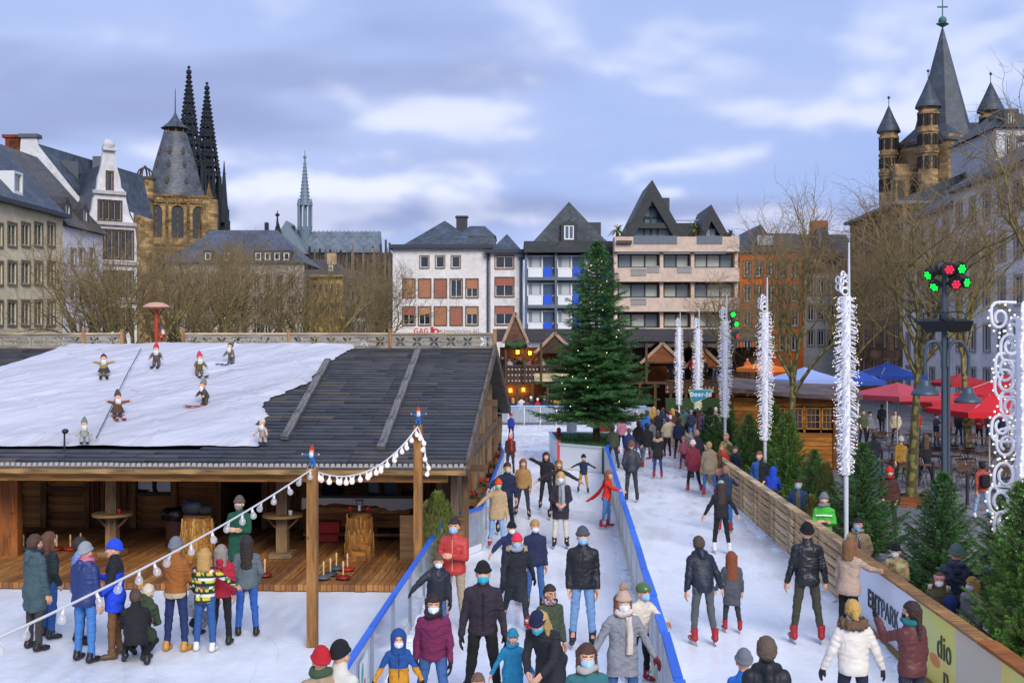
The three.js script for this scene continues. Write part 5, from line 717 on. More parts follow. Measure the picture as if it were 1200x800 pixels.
// right plank fence with banners
{
  const f = thing('plank_fence', 'pale horizontal plank fence along the right of the rink', 'fence'), X = 5.28, r = rng(31), pm = ['#dcc097', '#cfae82', '#e3caa2', '#c4a47a'].map((c) => W(c, 0.75));
  const z0 = -21.3, z1 = -62, n = 17, seg = (z0 - z1) / n, g = bx(0, 0, 0, 0.03, 0.135, seg - 0.02), tg = bx(0, 0, 0, 0.2, 0.04, seg - 0.006);
  for (let i = 0; i < n; i++) { const zc = z0 - (i + 0.5) * seg; for (let k = 0; k < 6; k++) mesh('plank', g, pm[Math.floor(r() * 4)], f).position.set(X + rr(-0.004, 0.004, r), 0.1 + k * 0.175, zc); mesh('cap_plank', tg, pm[Math.floor(r() * 3)], f).position.set(X + 0.05, 1.1, zc); mesh('post', bx(X + 0.07, 0.55, z0 - i * seg, 0.09, 1.08, 0.09, 1), W('#8a6a44'), f); }
  const b = thing('banner_board', 'white advertising board with dark lettering and wooden cap on the rink edge', 'board');
  mesh('panel', bx(X, 0.55, -19, 0.03, 1.04, 3.6), mat('#dfe3ee', 0.5), b); mesh('panel', bx(X - 0.012, 0.55, -20.98, 0.03, 1.06, 0.4), mat('#e6e9f0', 0.5), b);
  mesh('cap_plank', bx(X + 0.05, 1.1, -17.9, 0.22, 0.04, 6.6), W('#b98a52'), b); mesh('kick_rail', bx(X - 0.04, 0.03, -17.6, 0.1, 0.06, 7), W('#a9854f'), b);
  const put = (s, size, f2, z, y, m) => { const g2 = text(s, size, f2, 0.012); g2.rotateY(-Math.PI / 2); g2.translate(X - 0.019, y, z); return mesh('lettering', g2, m, b); };
  put('ENT', 0.3, font, -19.85, 0.38, mat('#20242c', 0.6)); put('PARK', 0.3, fontR, -19.05, 0.38, mat('#4a4f58', 0.6));
  const y = thing('yellow_banner', 'yellow advertising board at the near end of the rink edge', 'board'); const ym = canvasTex(512, 256, (c, w, h) => { c.fillStyle = '#d9cf62'; c.fillRect(0, 0, w, h); const q = rng(9); for (let i = 0; i < 26; i++) { c.fillStyle = ['#d6c650', '#cfd27a', '#e0c45a', '#c9c98e'][i % 4]; c.globalAlpha = 0.5; c.beginPath(); c.ellipse(q() * w, q() * h, 30 + q() * 70, 20 + q() * 50, q() * 3, 0, 7); c.fill(); } c.globalAlpha = 1; c.fillStyle = '#c8b9a0'; c.fillRect(150, 0, 150, h); c.fillStyle = '#d8742c'; c.beginPath(); c.arc(70, 165, 22, 0, 7); c.fill(); });
  const yb = mesh('panel', new THREE.BoxGeometry(0.03, 1.04, 5.4).translate(X, 0.55, -14.4), new THREE.MeshStandardMaterial({ map: ym, roughness: 0.5 }), y); mesh('cap_plank', bx(X + 0.06, 1.1, -12.3, 0.24, 0.05, 4.6), W('#b26a22'), y);
  for (const [s, zz, yy] of [['dio', -16.25, 0.5], ['n', -16.0, 0.12]]) { const g2 = text(s, 0.3, fontR, 0.012).rotateY(-Math.PI / 2).translate(X - 0.019, yy, zz); mesh('lettering', g2, mat('#4a4a40', 0.6), y); }
}
// ---------- market buildings behind the rink ----------
{
  const o = house('market_lodge', 'dark two storey timber market lodge with cut-out balcony behind the rink', 'market hall', 77, 700), { X, Y } = o, DK = W('#6b4a2e'), BR = W('#6d482a');
  const x0 = X(585), x1 = X(905), yf = 2.3;
  mesh('ground_floor', bx((x0 + x1) / 2, yf / 2, -4, x1 - x0, yf, 0.2), DK, o); mesh('balcony_floor', bx((x0 + x1) / 2, yf, -2, x1 - x0, 0.14, 4.2), BR, o);
  for (let px = 588; px < 905; px += 18) mesh('post', bx(X(px), yf / 2, 0, 0.16, yf, 0.16, 1), BR, o);
  const rail = (a, b, y0, y1) => { const n = Math.round((X(b) - X(a)) / 1.03); for (let i = 0; i < n; i++) { const c0 = X(a) + (X(b) - X(a)) * i / n, c1 = X(a) + (X(b) - X(a)) * (i + 1) / n, hs = []; for (let u = 0; u < 4; u++) for (let v = 0; v < 3; v++) { const cx = c0 + (c1 - c0) * (u + 0.5) / 4, cy = y0 + (y1 - y0) * (v + 0.5) / 3; hs.push([[cx - 0.07, cy], [cx, cy - 0.09], [cx + 0.07, cy], [cx, cy + 0.09]]); } mesh('balustrade_panel', slab(rect(c0 + 0.01, y0, c1 - 0.01, y1), 0.04, 0.12, hs), W('#4d3220'), o); } mesh('balustrade_backing', bx((X(a) + X(b)) / 2, (y0 + y1) / 2, 0.05, X(b) - X(a), y1 - y0 - 0.04, 0.02), mat('#cfcac0', 0.8), o); mesh('hand_rail', bx((X(a) + X(b)) / 2, y1 + 0.04, 0.1, X(b) - X(a), 0.08, 0.16), W('#6d4a2c'), o); };
  rail(590, 690, Y(449), Y(429)); rail(780, 905, 1.62, Y(446.5));
  mesh('upper_wall', bx((x0 + x1) / 2, yf + 1.2, -4.1, x1 - x0, 2.4, 0.15), W('#6b4a2e'), o);
  const gable = (a, b, ty, by, z, col) => { const g = mesh('gable', slab([[X(a), Y(by)], [X(b), Y(by)], [X((a + b) / 2), Y(ty)]], 0.2, z), W(col), o); mesh('barge_board', [beam(V(X(a) - 0.1, Y(by) - 0.1, z + 0.08), V(X((a + b) / 2), Y(ty) + 0.1, z + 0.08), 0.12, 0.2), beam(V(X(b) + 0.1, Y(by) - 0.1, z + 0.08), V(X((a + b) / 2), Y(ty) + 0.1, z + 0.08), 0.12, 0.2)], W('#b39a84'), g); mesh('gable_roof', polys(gableRoof(X(a) - 0.2, X(b) + 0.2, Y(by) - 0.1, Y(ty) + 0.1, z - 0.02, z - 4)), W('#4a3a32'), g); };
  gable(591, 617, 368, 400, 0.6, '#6b4a3a'); gable(628, 672, 392, 412, 0.2, '#4a3020'); gable(752, 800, 404, 424, 0.2, '#8a4f22'); gable(806, 850, 410, 430, -1, '#9a5a20');
  for (const px of [593, 615, 634, 668, 757, 796]) mesh('porch_post', bx(X(px), (yf + Y(402)) / 2, 0.3, 0.16, Y(402) - yf, 0.16, 1), W('#5d4530'), o);
  mesh('garland', jitter(tube([V(X(592), Y(403), 0.5), V(X(604), Y(405), 0.5), V(X(617), Y(403), 0.5)], 0.25, 12, 7), 0.09, 6), mat('#2f4a26', 0.9), o);
  const sg = mesh('sign_board', bx(X(648), Y(442), 0.3, X(676) - X(632), 0.55, 0.06), W('#cfc3a0'), o);
  const lit = new THREE.MeshStandardMaterial({ color: hex('#e8b850'), emissive: hex('#ffb43c'), emissiveIntensity: 0.13, roughness: 0.4 });
  for (const [px, py] of [[607, 413], [622, 414], [598, 460], [614, 459], [790, 420], [860, 458]]) { const w = mesh('lit_window', bx(X(px), Y(py), -3.85, 0.24, 0.3, 0.04), lit, o); const pl = new THREE.PointLight(hex('#ffb860'), 0.9); pl.position.set(X(px), Y(py), -3.5); pl.castShadow = true; o.add(pl); pl.name = 'window_light'; }
  mesh('pot_plants', jitter(bx(X(840), 0.9, 0.9, X(905) - X(780), 0.9, 0.5), 0.2, 4), mat('#27401f', 0.9), o);
  roofPart(o, ridgeX(x0 - 0.3, x1 + 0.3, Y(400), Y(384), 0, -9), W('#40342c'));
}
{ // wooden stall on the right
  const o = thing('wooden_stall', 'honey-coloured wooden stall with small-paned windows and curved shingle eave', 'stall', P(925, 405, 45).setY(0), YAW - 0.12), s = 45 / F, X = (px) => (px - 925) * s, Y = (py) => HC - (py - 405) * s;
  const x0 = X(858), x1 = X(978), H = Y(466), r = rng(8), n = Math.round((H - 0.1) / 0.17);
  const wn = [[905, 920], [925, 940], [945, 960], [963, 976]];
  for (let i = 0; i < n; i++) { const y0 = 0.05 + i * 0.17; const cutY = y0 + 0.17 > Y(502) && y0 < Y(478); const segs = cutY ? [[858, 904], [921, 924], [941, 944], [961, 962]] : [[858, 918], [918, 978]]; for (const [a, b] of segs) mesh('wall_plank', bx((X(a) + X(b)) / 2, y0 + 0.085, 0, X(b) - X(a) - 0.01, 0.158, 0.05), W(['#c9842f', '#b87428', '#d08f3a', '#ad6c24'][Math.floor(r() * 4)]), o); }
  mesh('wall_backing', [bx(0, H / 2, -1.6, x1 - x0, H, 0.1), bx(x0, H / 2, -0.8, 0.08, H, 1.6), bx(x1, H / 2, -0.8, 0.08, H, 1.6)], W('#4d2f16'), o);
  for (const [a, b] of wn) { const fr = []; for (let i = 0; i <= 3; i++) fr.push(bx(X(a) + (X(b) - X(a)) * i / 3, (Y(502) + Y(478)) / 2, 0.02, i % 3 ? 0.025 : 0.05, Y(478) - Y(502), 0.05), bx((X(a) + X(b)) / 2, Y(502) + (Y(478) - Y(502)) * i / 3, 0.022, X(b) - X(a), i % 3 ? 0.025 : 0.05, 0.05)); const w = mesh('window', fr, W('#c98a3c'), o); mesh('pane', bx((X(a) + X(b)) / 2, (Y(502) + Y(478)) / 2, -0.01, X(b) - X(a), Y(478) - Y(502), 0.015), GLASS, w); }
  for (const px of [859, 903, 977]) mesh('corner_post', bx(X(px), H / 2, 0.05, 0.12, H, 0.1, 1), W('#8a501e'), o);
  const rp = []; const N = 14; for (let i = 0; i < N; i++) { const u = (k) => -2.7 + 5.4 * k / N, yy = (k) => H + 0.12 + 0.35 * Math.pow((N - k) / N, 2); rp.push([V(u(i), yy(i), 0.6), V(u(i + 1), yy(i + 1), 0.6), V(u(i + 1), yy(i + 1) + 0.35, -2), V(u(i), yy(i) + 0.35, -2)], [V(u(i), yy(i) - 0.16, 0.6), V(u(i + 1), yy(i + 1) - 0.16, 0.6), V(u(i + 1), yy(i + 1), 0.6), V(u(i), yy(i), 0.6)], [V(u(i), yy(i) - 0.16, 0.6), V(u(i), yy(i), -2), V(u(i + 1), yy(i + 1), -2), V(u(i + 1), yy(i + 1) - 0.16, 0.6)]); }
  mesh('roof', polys(rp), W('#6f6062'), o); mesh('plinth', bx(0, 0.02, 0.03, x1 - x0, 0.12, 0.12), W('#5d3a1c'), o);
}
{ // deer sign
  const b = V(P(818, 405, 50).x, 0, P(818, 405, 50).z), t = thing('deer_sign', 'teal and yellow wedge-shaped sign on a brown post', 'sign', b, YAW); const s = 50 / F, Y = (py) => HC - (py - 405) * s;
  mesh('post', bx(0, Y(478) / 2, -0.05, 0.09, Y(478), 0.09, 1), W('#6b4022'), t);
  const sh = (k) => [[-0.42 * k, 0.22 * k], [0.55 * k, 0.24 * k], [0.5 * k, 0.12 * k], [0.42 * k, -0.06 * k], [-0.2 * k, -0.3 * k], [-0.28 * k, -0.26 * k]];
  const bd = mesh('border', slab(sh(1.12), 0.05, 0.02).translate(0.05, Y(463), 0), mat('#d8b24a', 0.5), t); mesh('board', slab(sh(1), 0.05, 0.045).translate(0.05, Y(463), 0), mat('#1b8fae', 0.45), t); mesh('lettering', text('Deer-In', 0.19, font, 0.02).translate(-0.36, Y(463) - 0.06, 0.045), mat('#f0f3f5', 0.5), t); mesh('small_board', bx(0, Y(470) - 0.15, 0, 0.3, 0.18, 0.04), mat('#d9cf9a', 0.5), t);
}

{ // candy-striped post at the far end
  const t = thing('striped_post', 'red and white striped post in the far rink crowd', 'post', P(785, 405, 56).setY(0)); for (let i = 0; i < 8; i++) mesh('stripe_band', new THREE.CylinderGeometry(0.11, 0.11, 0.18, 14).translate(0, 0.09 + i * 0.18, 0), mat(i % 2 ? '#dcdcdc' : '#b81e26', 0.5), t); mesh('cap', new THREE.SphereGeometry(0.13, 12, 8).translate(0, 1.5, 0), mat('#b81e26', 0.5), t);
}

{ // shaved snow pushed up against the boards
  const r = rng(23), ridge = (x0, z0, x1, z1, label) => { const p = [], n = Math.round(Math.abs(z1 - z0) * 5); for (let i = 0; i < n; i++) { const t = r(), w = rr(0.05, 0.16, r); p.push(jitter(new THREE.IcosahedronGeometry(w, 1).scale(1, 0.28, 1.8).translate(x0 + (x1 - x0) * t + rr(-0.05, 0.05, r), -0.005, z0 + (z1 - z0) * t), 0.03, 9, i)); } const o = ud(mesh('snow_scrapings', p, mat('#eef0f4', 0.95)), label, 'snow', null, 'stuff'); };
  ridge(1.22, -12, 1.66, -42, 'shaved snow along the left of the centre barrier'); ridge(1.48, -12, 1.9, -42, 'shaved snow along the right of the centre barrier'); ridge(-2.4, -13.5, -2.4, -25, 'shaved snow along the clear wall by the hut'); ridge(5.14, -13, 5.14, -45, 'shaved snow along the plank fence');
}
// ---------- trees ----------
class Tubes { // tapered tubes written straight into arrays
  constructor() { this.p = []; this.n = []; this.u = []; this.i = []; this.k = 0; }
  add(pts, rads, sides) {
    const N = pts.length; let ref = V(0.31, 0.2, 0.93); const base = this.k; let acc = 0;
    for (let j = 0; j < N; j++) {
      const t = (j < N - 1 ? pts[j + 1].clone().sub(pts[j]) : pts[j].clone().sub(pts[j - 1])).normalize(); const a = ref.clone().cross(t).normalize(), b = t.clone().cross(a); if (j) acc += pts[j].distanceTo(pts[j - 1]);
      for (let s = 0; s < sides; s++) { const an = s / sides * Math.PI * 2, c = Math.cos(an), d = Math.sin(an), nx = a.x * c + b.x * d, ny = a.y * c + b.y * d, nz = a.z * c + b.z * d; this.p.push(pts[j].x + nx * rads[j], pts[j].y + ny * rads[j], pts[j].z + nz * rads[j]); this.n.push(nx, ny, nz); this.u.push(s / sides, acc); }
    }
    for (let j = 0; j < N - 1; j++) for (let s = 0; s < sides; s++) { const s2 = (s + 1) % sides, a = base + j * sides + s, b = base + j * sides + s2, c = a + sides, d = b + sides; this.i.push(a, b, d, a, d, c); }
    this.k += N * sides;
  }
  geo() { const g = new THREE.BufferGeometry(); g.setAttribute('position', new THREE.Float32BufferAttribute(this.p, 3)); g.setAttribute('normal', new THREE.Float32BufferAttribute(this.n, 3)); g.setAttribute('uv', new THREE.Float32BufferAttribute(this.u, 2)); g.setIndex(this.i); return g; }
}
function bareTree(label, seed, H, spread, trunkH, r0, fine, group, R95 = 4, dense = 4) {
  const r = rng(seed), T1 = new Tubes(), T2 = new Tubes(), t = thing('plane_tree', label, 'tree', V(0, 0, 0), 0, group);
  function branch(p, d, L, rad, lev) {
    const n = lev < 2 ? 5 : 4, pts = [p.clone()], rs = [rad]; let q = p.clone(), dir = d.clone();
    for (let i = 1; i <= n; i++) { dir.add(V(r() - 0.5, r() - 0.5 + (lev < 3 ? 0.1 : 0.02), r() - 0.5).multiplyScalar(lev === 0 ? 0.05 : lev < 2 ? 0.4 : 0.7)).normalize(); q = q.clone().addScaledVector(dir, L / n); pts.push(q); rs.push(rad * (1 - 0.55 * i / n)); }
    (lev < 3 ? T1 : T2).add(pts, rs, lev < 2 ? 7 : lev < 3 ? 5 : 3);
    if (lev >= fine) return;
    const kids = lev === 0 ? 6 : lev < 3 ? 4 : dense;
    for (let k = 0; k < kids; k++) { const at = lev === 0 ? 0.85 + 0.15 * r() : 0.3 + 0.7 * (k + r()) / kids, f = Math.min(n - 1, Math.floor(at * n)), fr = at * n - f, pp = pts[f].clone().lerp(pts[Math.min(n, f + 1)], Math.min(1, fr)); const az = lev === 0 ? (k + 0.6 * r()) * 6.283 / kids : r() * 6.28, dev = lev === 0 ? rr(0.35, 0.85, r) : rr(0.4, 1.0, r); const ax = V(Math.cos(az), 0.15, Math.sin(az)).cross(dir).normalize(); const nd = dir.clone().applyAxisAngle(ax, dev); nd.y += lev < 2 ? 0.42 : lev < 3 ? 0.3 : 0.12; nd.normalize(); branch(pp, nd, (lev === 0 ? spread : L * rr(0.5, 0.78, r)), Math.max(0.005, rad * (lev === 0 ? 0.5 : 0.55) * rr(0.75, 1, r)), lev + 1); }
    if (lev > 0 && lev < 3) branch(q, dir, L * 0.6, rs[n], lev + 1);
  }
  branch(V(0, -0.1, 0), V(0.02, 1, 0.02), trunkH, r0, 0);
  const b = new THREE.Box3().setFromBufferAttribute(new THREE.Float32BufferAttribute(T2.p, 3)), k = H / b.max.y;
  const rad = []; for (let i = 0; i < T2.p.length; i += 3) rad.push(Math.hypot(T2.p[i], T2.p[i + 2])); rad.sort((a, c) => a - c); const kr = R95 / rad[Math.floor(rad.length * 0.93)]; for (const T0 of [T1, T2]) for (let i = 0; i < T0.p.length; i += 3) { { const w = sst(trunkH * 0.5, trunkH * 1.1, T0.p[i + 1]), m = 1 + (kr - 1) * w; T0.p[i] *= m; T0.p[i + 2] *= m; } T0.p[i + 1] = T0.p[i + 1] <= trunkH ? T0.p[i + 1] : trunkH + (T0.p[i + 1] - trunkH) * (H - trunkH) / (b.max.y - trunkH); }
  mesh('trunk', T1.geo(), mat('#a39870', 0.9, { map: T.bark, key: 'bark' }), t); mesh('crown', T2.geo(), mat('#85724f', 0.9), t); return t;
}
{
  const at = (px, d) => P(px, 405, d).setY(0), GL = 'bare plane trees behind the hut', GR = 'bare plane trees on the square';
  const A = bareTree('bare tree at the far left in front of the low white house', 3, 12.4, 3.6, 3.2, 0.22, 5, GL, 4.4, 4); A.position.copy(at(112, 66));
  const B = bareTree('bare tree directly below the town hall tower', 8, 12.6, 3.6, 3.2, 0.24, 5, GL, 4.4, 4); B.position.copy(at(208, 70));
  const C = bareTree('bare tree with mottled trunk in front of the wooden stall', 21, 10.6, 3.4, 3.8, 0.2, 5, GR, 3.0); C.position.copy(at(926, 38));
  const E = bareTree('bare plane tree with pale mottled trunk beside the grey lamp post', 44, 11.2, 3.6, 4.6, 0.19, 5, GR, 3.9); E.position.copy(at(1068, 35));
  const cp = [[A, 60, 88, 1.0, 'bare tree in front of the cream house'], [B, 150, 62, 0.92, 'bare tree left of the red mushroom pole'], [A, 250, 64, 0.95, 'bare tree in front of the long slate roofed block'], [B, 288, 74, 1.0, 'bare tree below the left dormers of the long block'], [B, 362, 72, 0.9, 'bare tree in front of the yellow house'], [A, 388, 76, 0.9, 'bare tree in front of the pale row house'], [B, 436, 92, 1.0, 'bare tree against the left edge of the white house'], [A, 446, 130, 1.35, 'brown bare tree below the cathedral buttresses'], [A, 232, 100, 1.25, 'bare tree farther back below the cathedral spires'],
    [C, 850, 74, 0.95, 'bare tree in front of the cream terraced house'], [C, 990, 60, 1.1, 'bare tree behind the tallest white light column'], [E, 1135, 54, 1.1, 'bare tree behind the lamp post'], [C, 1085, 84, 1.4, 'bare tree in front of the white houses on the right'], [C, 1262, 27, 1.2, 'tall bare tree reaching in from the right edge'], [E, 905, 88, 0.95, 'bare tree in front of the orange house']];
  cp.forEach(([o, px, d, s, l], i) => copyOf(o, at(px, d), i * 1.9 + 0.6, l, s).userData.group = px < 500 ? GL : GR);
}
function fir(name, label, seed, H, Wd, q, col, group) {
  const r = rng(seed), t = thing(name, label, 'fir tree', V(0, 0, 0), 0, group), br = new Tubes(), pos = [], colr = [], c0 = hex(col), w0 = q.bare ?? 0.06;
  mesh('trunk', jitter(rod(V(0, -0.05, 0), V(0, H * 0.98, 0), H * 0.016 + 0.02, 0.008, 8), 0.01), W('#5a4028'), t);
  const tri = (a, b, c, k) => { pos.push(a.x, a.y, a.z, b.x, b.y, b.z, c.x, c.y, c.z); for (let i = 0; i < 3; i++) colr.push(c0.r * k[0], c0.g * k[1], c0.b * k[2]); };
  function brush(p, d, L, k) { const s1 = V(-d.z, 0.25, d.x).normalize(), s2 = d.clone().cross(s1).normalize(), n = q.needles; for (let i = 0; i < n; i++) { const u = (i + r()) / n, an = r() * 6.28, s = s1.clone().multiplyScalar(Math.cos(an)).addScaledVector(s2, Math.sin(an) * 0.75); const b = p.clone().addScaledVector(d, L * u), nl = q.nl * (0.75 + 0.4 * r()) * (1 - 0.35 * u), e = b.clone().addScaledVector(s, nl).addScaledVector(d, nl * 0.7), wv = d.clone().multiplyScalar(q.nw); tri(b.clone().sub(wv), b.clone().add(wv), e, k); } }
  for (let y = H * w0; y < H * 0.985; y += q.step * (1 - 0.35 * y / H)) {
    const f = y / H, n = Math.max(4, Math.round(q.n * (1 - 0.35 * f))), a0 = r() * 6.28;
    for (let i = 0; i < n; i++) {
      const a = a0 + (i + 0.6 * (r() - 0.5)) * 6.283 / n, L = Math.max(0.05, Wd / 2 * Math.pow(1 - f, q.ex ?? 0.86) * rr(q.rag ? 0.5 : 0.7, q.rag ? 1.28 : 1.18, r)) * (q.minx && Math.cos(a) < -0.2 ? 0.7 : 1), dr = (q.up ?? -0.12) - 0.22 * (1 - f) + rr(-0.12, 0.12, r) + 0.8 * Math.pow(f, 4), o = V(Math.cos(a), 0, Math.sin(a)), side = V(-o.z, 0, o.x), pts = [];
      for (let k = 0; k <= 4; k++) { const u = k / 4; pts.push(V(0, y, 0).addScaledVector(o, L * u).add(V(0, L * (dr * u + 0.28 * u * u), 0))); }
      br.add(pts, [0, 1, 2, 3, 4].map((k) => (0.012 + 0.012 * L) * (1 - 0.2 * k)), 4);
      const tone = 0.72 + 0.55 * r(), kk = [tone * rr(0.85, 1.15, r), tone, tone * rr(0.85, 1.1, r)], m = Math.max(2, Math.round(L / q.gap)), P4 = (u) => { const g = Math.min(3, Math.floor(u * 4)); return pts[g].clone().lerp(pts[g + 1], u * 4 - g); };
      for (let k = 0; k < m; k++) { const u = 0.15 + 0.85 * (k + r() * 0.7) / m, p = P4(u), tl = Math.max(q.tw * 0.4, L * (q.side ?? 0.42) * (1 - u) + q.tw * 0.55) * rr(0.7, 1.15, r); for (const s of [-1, 1]) { const d = side.clone().multiplyScalar(s * 0.85).addScaledVector(o, 0.75).add(V(0, rr(-0.25, 0.22, r), 0)).normalize(), nt = Math.max(1, Math.round(tl / q.tw)); for (let v = 0; v < nt; v++) { brush(p.clone().addScaledVector(d, tl * v / nt), d, tl / nt * 1.1, kk); if (nt > 1 && v) { const d2 = d.clone().applyAxisAngle(V(0, 1, 0), (r() < 0.5 ? -1 : 1) * 0.7); brush(p.clone().addScaledVector(d, tl * v / nt), d2, q.tw * 0.7, kk); } } } }
      brush(P4(0.72), pts[4].clone().sub(pts[3]).normalize(), L * 0.3, kk);
    }
  }
  brush(V(0, H * 0.93, 0), V(0, 1, 0), H * 0.07, [1, 1, 1]);
  const g = new THREE.BufferGeometry(); g.setAttribute('position', new THREE.Float32BufferAttribute(pos, 3)); g.setAttribute('color', new THREE.Float32BufferAttribute(colr, 3)); g.computeVertexNormals();
  mesh('branches', br.geo(), mat('#4a3826', 0.9), t); mesh('needles', g, new THREE.MeshStandardMaterial({ vertexColors: true, roughness: 0.7, side: THREE.DoubleSide }), t);
  return t;
}
{
  const big = fir('christmas_tree', 'tall dark green fir tree standing on the rink island', 5, 8.15, 5.5, { step: 0.2, n: 10, needles: 15, nl: 0.1, nw: 0.017, gap: 0.15, tw: 0.26, bare: 0.125, ex: 0.84, rag: 1 }, '#3d6a34');
  big.position.copy(P(699, 405, 46.2).setY(0.94));
  const b = []; const r = rng(6); for (let i = 0; i < 60; i++) { const f = r(), y = 1 + f * 6.6, a = r() * 6.28, R2 = 2.1 * Math.pow(1 - y / 8, 0.86) * 0.95; b.push(new THREE.IcosahedronGeometry(0.022, 0).translate(R2 * Math.cos(a), y - 0.1, R2 * Math.sin(a))); } ud(mesh('fairy_lights', b, new THREE.MeshStandardMaterial({ color: hex('#fff4dc'), emissive: hex('#ffe8b8'), emissiveIntensity: 0.8 }), big), null, null, null, 'stuff');
  const q = { step: 0.12, n: 9, needles: 24, nl: 0.05, nw: 0.006, gap: 0.065, tw: 0.13, bare: 0.04, ex: 0.86, up: 0.42, side: 0.26 }, GF = 'fir trees along the right rink fence';
  const f1 = fir('fir_tree', 'broad fir with upright tips in front of the lamp post', 12, 2.6, 2.25, q, '#3f6c30', GF), f2 = fir('fir_tree', 'large bright fir cut off by the right edge of the photo', 19, 3.0, 2.7, { ...q, minx: 1 }, '#557d30', GF);
  f1.position.copy(P(1105, 405, 19.8).setY(0)); f2.position.copy(P(1199, 405, 15.6).setY(0));
  const S = [[f1, 1012, 25.8, 1.0, 'dark fir below the tallest white light column'], [f2, 925, 34, 0.95, 'fir in front of the wooden stall'], [f1, 878, 39, 0.95, 'fir left of the wooden stall below a white column'], [f2, 852, 44, 0.9, 'fir to the right of the teal sign post'], [f1, 832, 47.5, 0.86, 'small fir right beside the teal sign post'], [f2, 905, 44, 0.9, 'fir against the front of the wooden stall'], [f1, 1182, 22.5, 0.8, 'fir half hidden behind the spectators at the right'], [f1, 955, 30, 0.8, 'fir between the thuja and the stall fir']];
  S.forEach(([o, px, d, s, l], i) => copyOf(o, P(px, 405, d).setY(0), i * 2.3 + 1, l, s));
  tuft('thuja', 'upright olive thuja behind the fence near the green jacket', 'shrub', P(968, 405, 27).setY(0), 2.0, 0.6, '#5a5f28', 31); tuft('thuja', 'olive thuja between two firs behind the fence', 'shrub', P(895, 405, 36).setY(0), 1.8, 0.6, '#4f5a26', 32); tuft('thuja', 'low yellowish thuja behind the fence by the masked man in navy', 'shrub', P(952, 405, 26.4).setY(0), 1.3, 0.6, '#6a6a2a', 33);
}
// ---------- white light columns with scroll ornament ----------
function lightColumn(label, px, d, yTop, ySpike, yBot, big) {
  const s = d / F, Y = (py) => HC - (py - 405) * s, o = thing('light_column', label, 'light column', P(px, 405, d).setY(0), YAW, 'white light columns along the rink'), WH = mat('#e4e4ea', 0.5);
  const top = Y(yTop), bot = Math.max(0.3, Y(yBot)), h = top - bot;
  mesh('mast', [rod(V(0, 0, 0), V(0, top, 0), 0.05, 0.05), rod(V(0.06, top - 0.1, 0), V(0.06, Y(ySpike), 0), 0.032, 0.02)], mat('#c9cbd2', 0.4), o);
  mesh('tube', new THREE.CylinderGeometry(big ? 0.14 : 0.105, big ? 0.13 : 0.085, h, 14).translate(0, (top + bot) / 2, 0), WH, o);
  const r = rng(px), bulbs = [], n = Math.round(h / (big ? 0.3 : 0.07));
  for (let k = 0; k < (big ? 5 : 7); k++) {
    const az = k * 6.283 / (big ? 5 : 7) + px, sc = [];
    for (let i = 0; i < n; i++) {
      const y0 = bot + h * (i + r()) / n, f = (i + 0.5) / n;
      if (big) { // S-scroll with knobbed rim
        const R2 = 0.2 + 0.16 * r(), rad = 0.12 + 0.05 * r(), sg = i % 2 ? 1 : -1, p = []; for (let q = 0; q <= 16; q++) { const a = q / 16 * 7.4, R = rad * (1 - 0.07 * a); p.push(V(R2 + R * Math.cos(a) * 0.9, y0 + sg * R * Math.sin(a) * 1.25, 0.02 * Math.sin(a))); } p.unshift(V(0.13, y0 - sg * 0.22, 0), V(R2 + rad * 0.7, y0 - sg * 0.2, 0)); sc.push(tube(p, 0.024, 26, 6).rotateY(az));
        for (let b = 0; b < 12; b++) { const a = b / 12 * 6.28; bulbs.push(new THREE.IcosahedronGeometry(0.02, 0).translate(R2 + (rad + 0.05) * 0.9 * Math.cos(a), y0 + (rad + 0.05) * 1.25 * Math.sin(a), 0).rotateY(az)); }
      } else { // small feathered leaf loops
        const w = (0.055 + 0.12 * Math.sin(Math.PI * Math.min(1, (1 - f) * 0.9 + 0.1))) * rr(0.7, 1.25, r), a2 = az + rr(-0.35, 0.35, r); sc.push(new THREE.SphereGeometry(1, 6, 5).scale(w * 0.55, 0.008 + 0.013 * r(), 0.008).rotateZ(rr(-0.75, -0.1, r)).translate(0.1 + w * 0.4, y0, 0).rotateY(a2));
        if (r() < 0.8) bulbs.push(new THREE.IcosahedronGeometry(0.013, 0).translate(0.12 + w * rr(0.6, 1.05, r), y0 + rr(-0.06, 0.06, r), 0).rotateY(a2));
      }
    }
    mesh('scroll_strip', sc, WH, o);
  }
  if (!big) { const c = []; for (let i = 0; i < 8; i++) c.push(new THREE.TorusGeometry(0.07, 0.022, 5, 10).rotateY(i).translate(-0.1 + 0.08 * Math.cos(i * 2), top + 0.1 + i * 0.05, 0.08 * Math.sin(i * 2))); mesh('crown_scroll', c, WH, o); }
  ud(mesh('bulbs', bulbs, new THREE.MeshStandardMaterial({ color: hex('#f6f0e4'), roughness: 0.3, emissive: hex('#fff0d0'), emissiveIntensity: 0.25 }), o), null, null, null, 'stuff');
}
lightColumn('tallest white light column with scroll ornaments right of the fence', 992, 24.5, 347, 284, 556);
lightColumn('white light column standing in front of the wooden stall', 897, 34, 366, 325, 516);
lightColumn('white light column left of the wooden stall', 850, 43, 376, 345, 489);
lightColumn('white light column behind the teal sign', 818, 53, 386, 362, 480);
lightColumn('farthest white light column by the big fir', 796, 63, 384, 366, 474);
lightColumn('large white scroll column cut off by the right edge', 1203, 16.5, 372, 340, 640, 1);
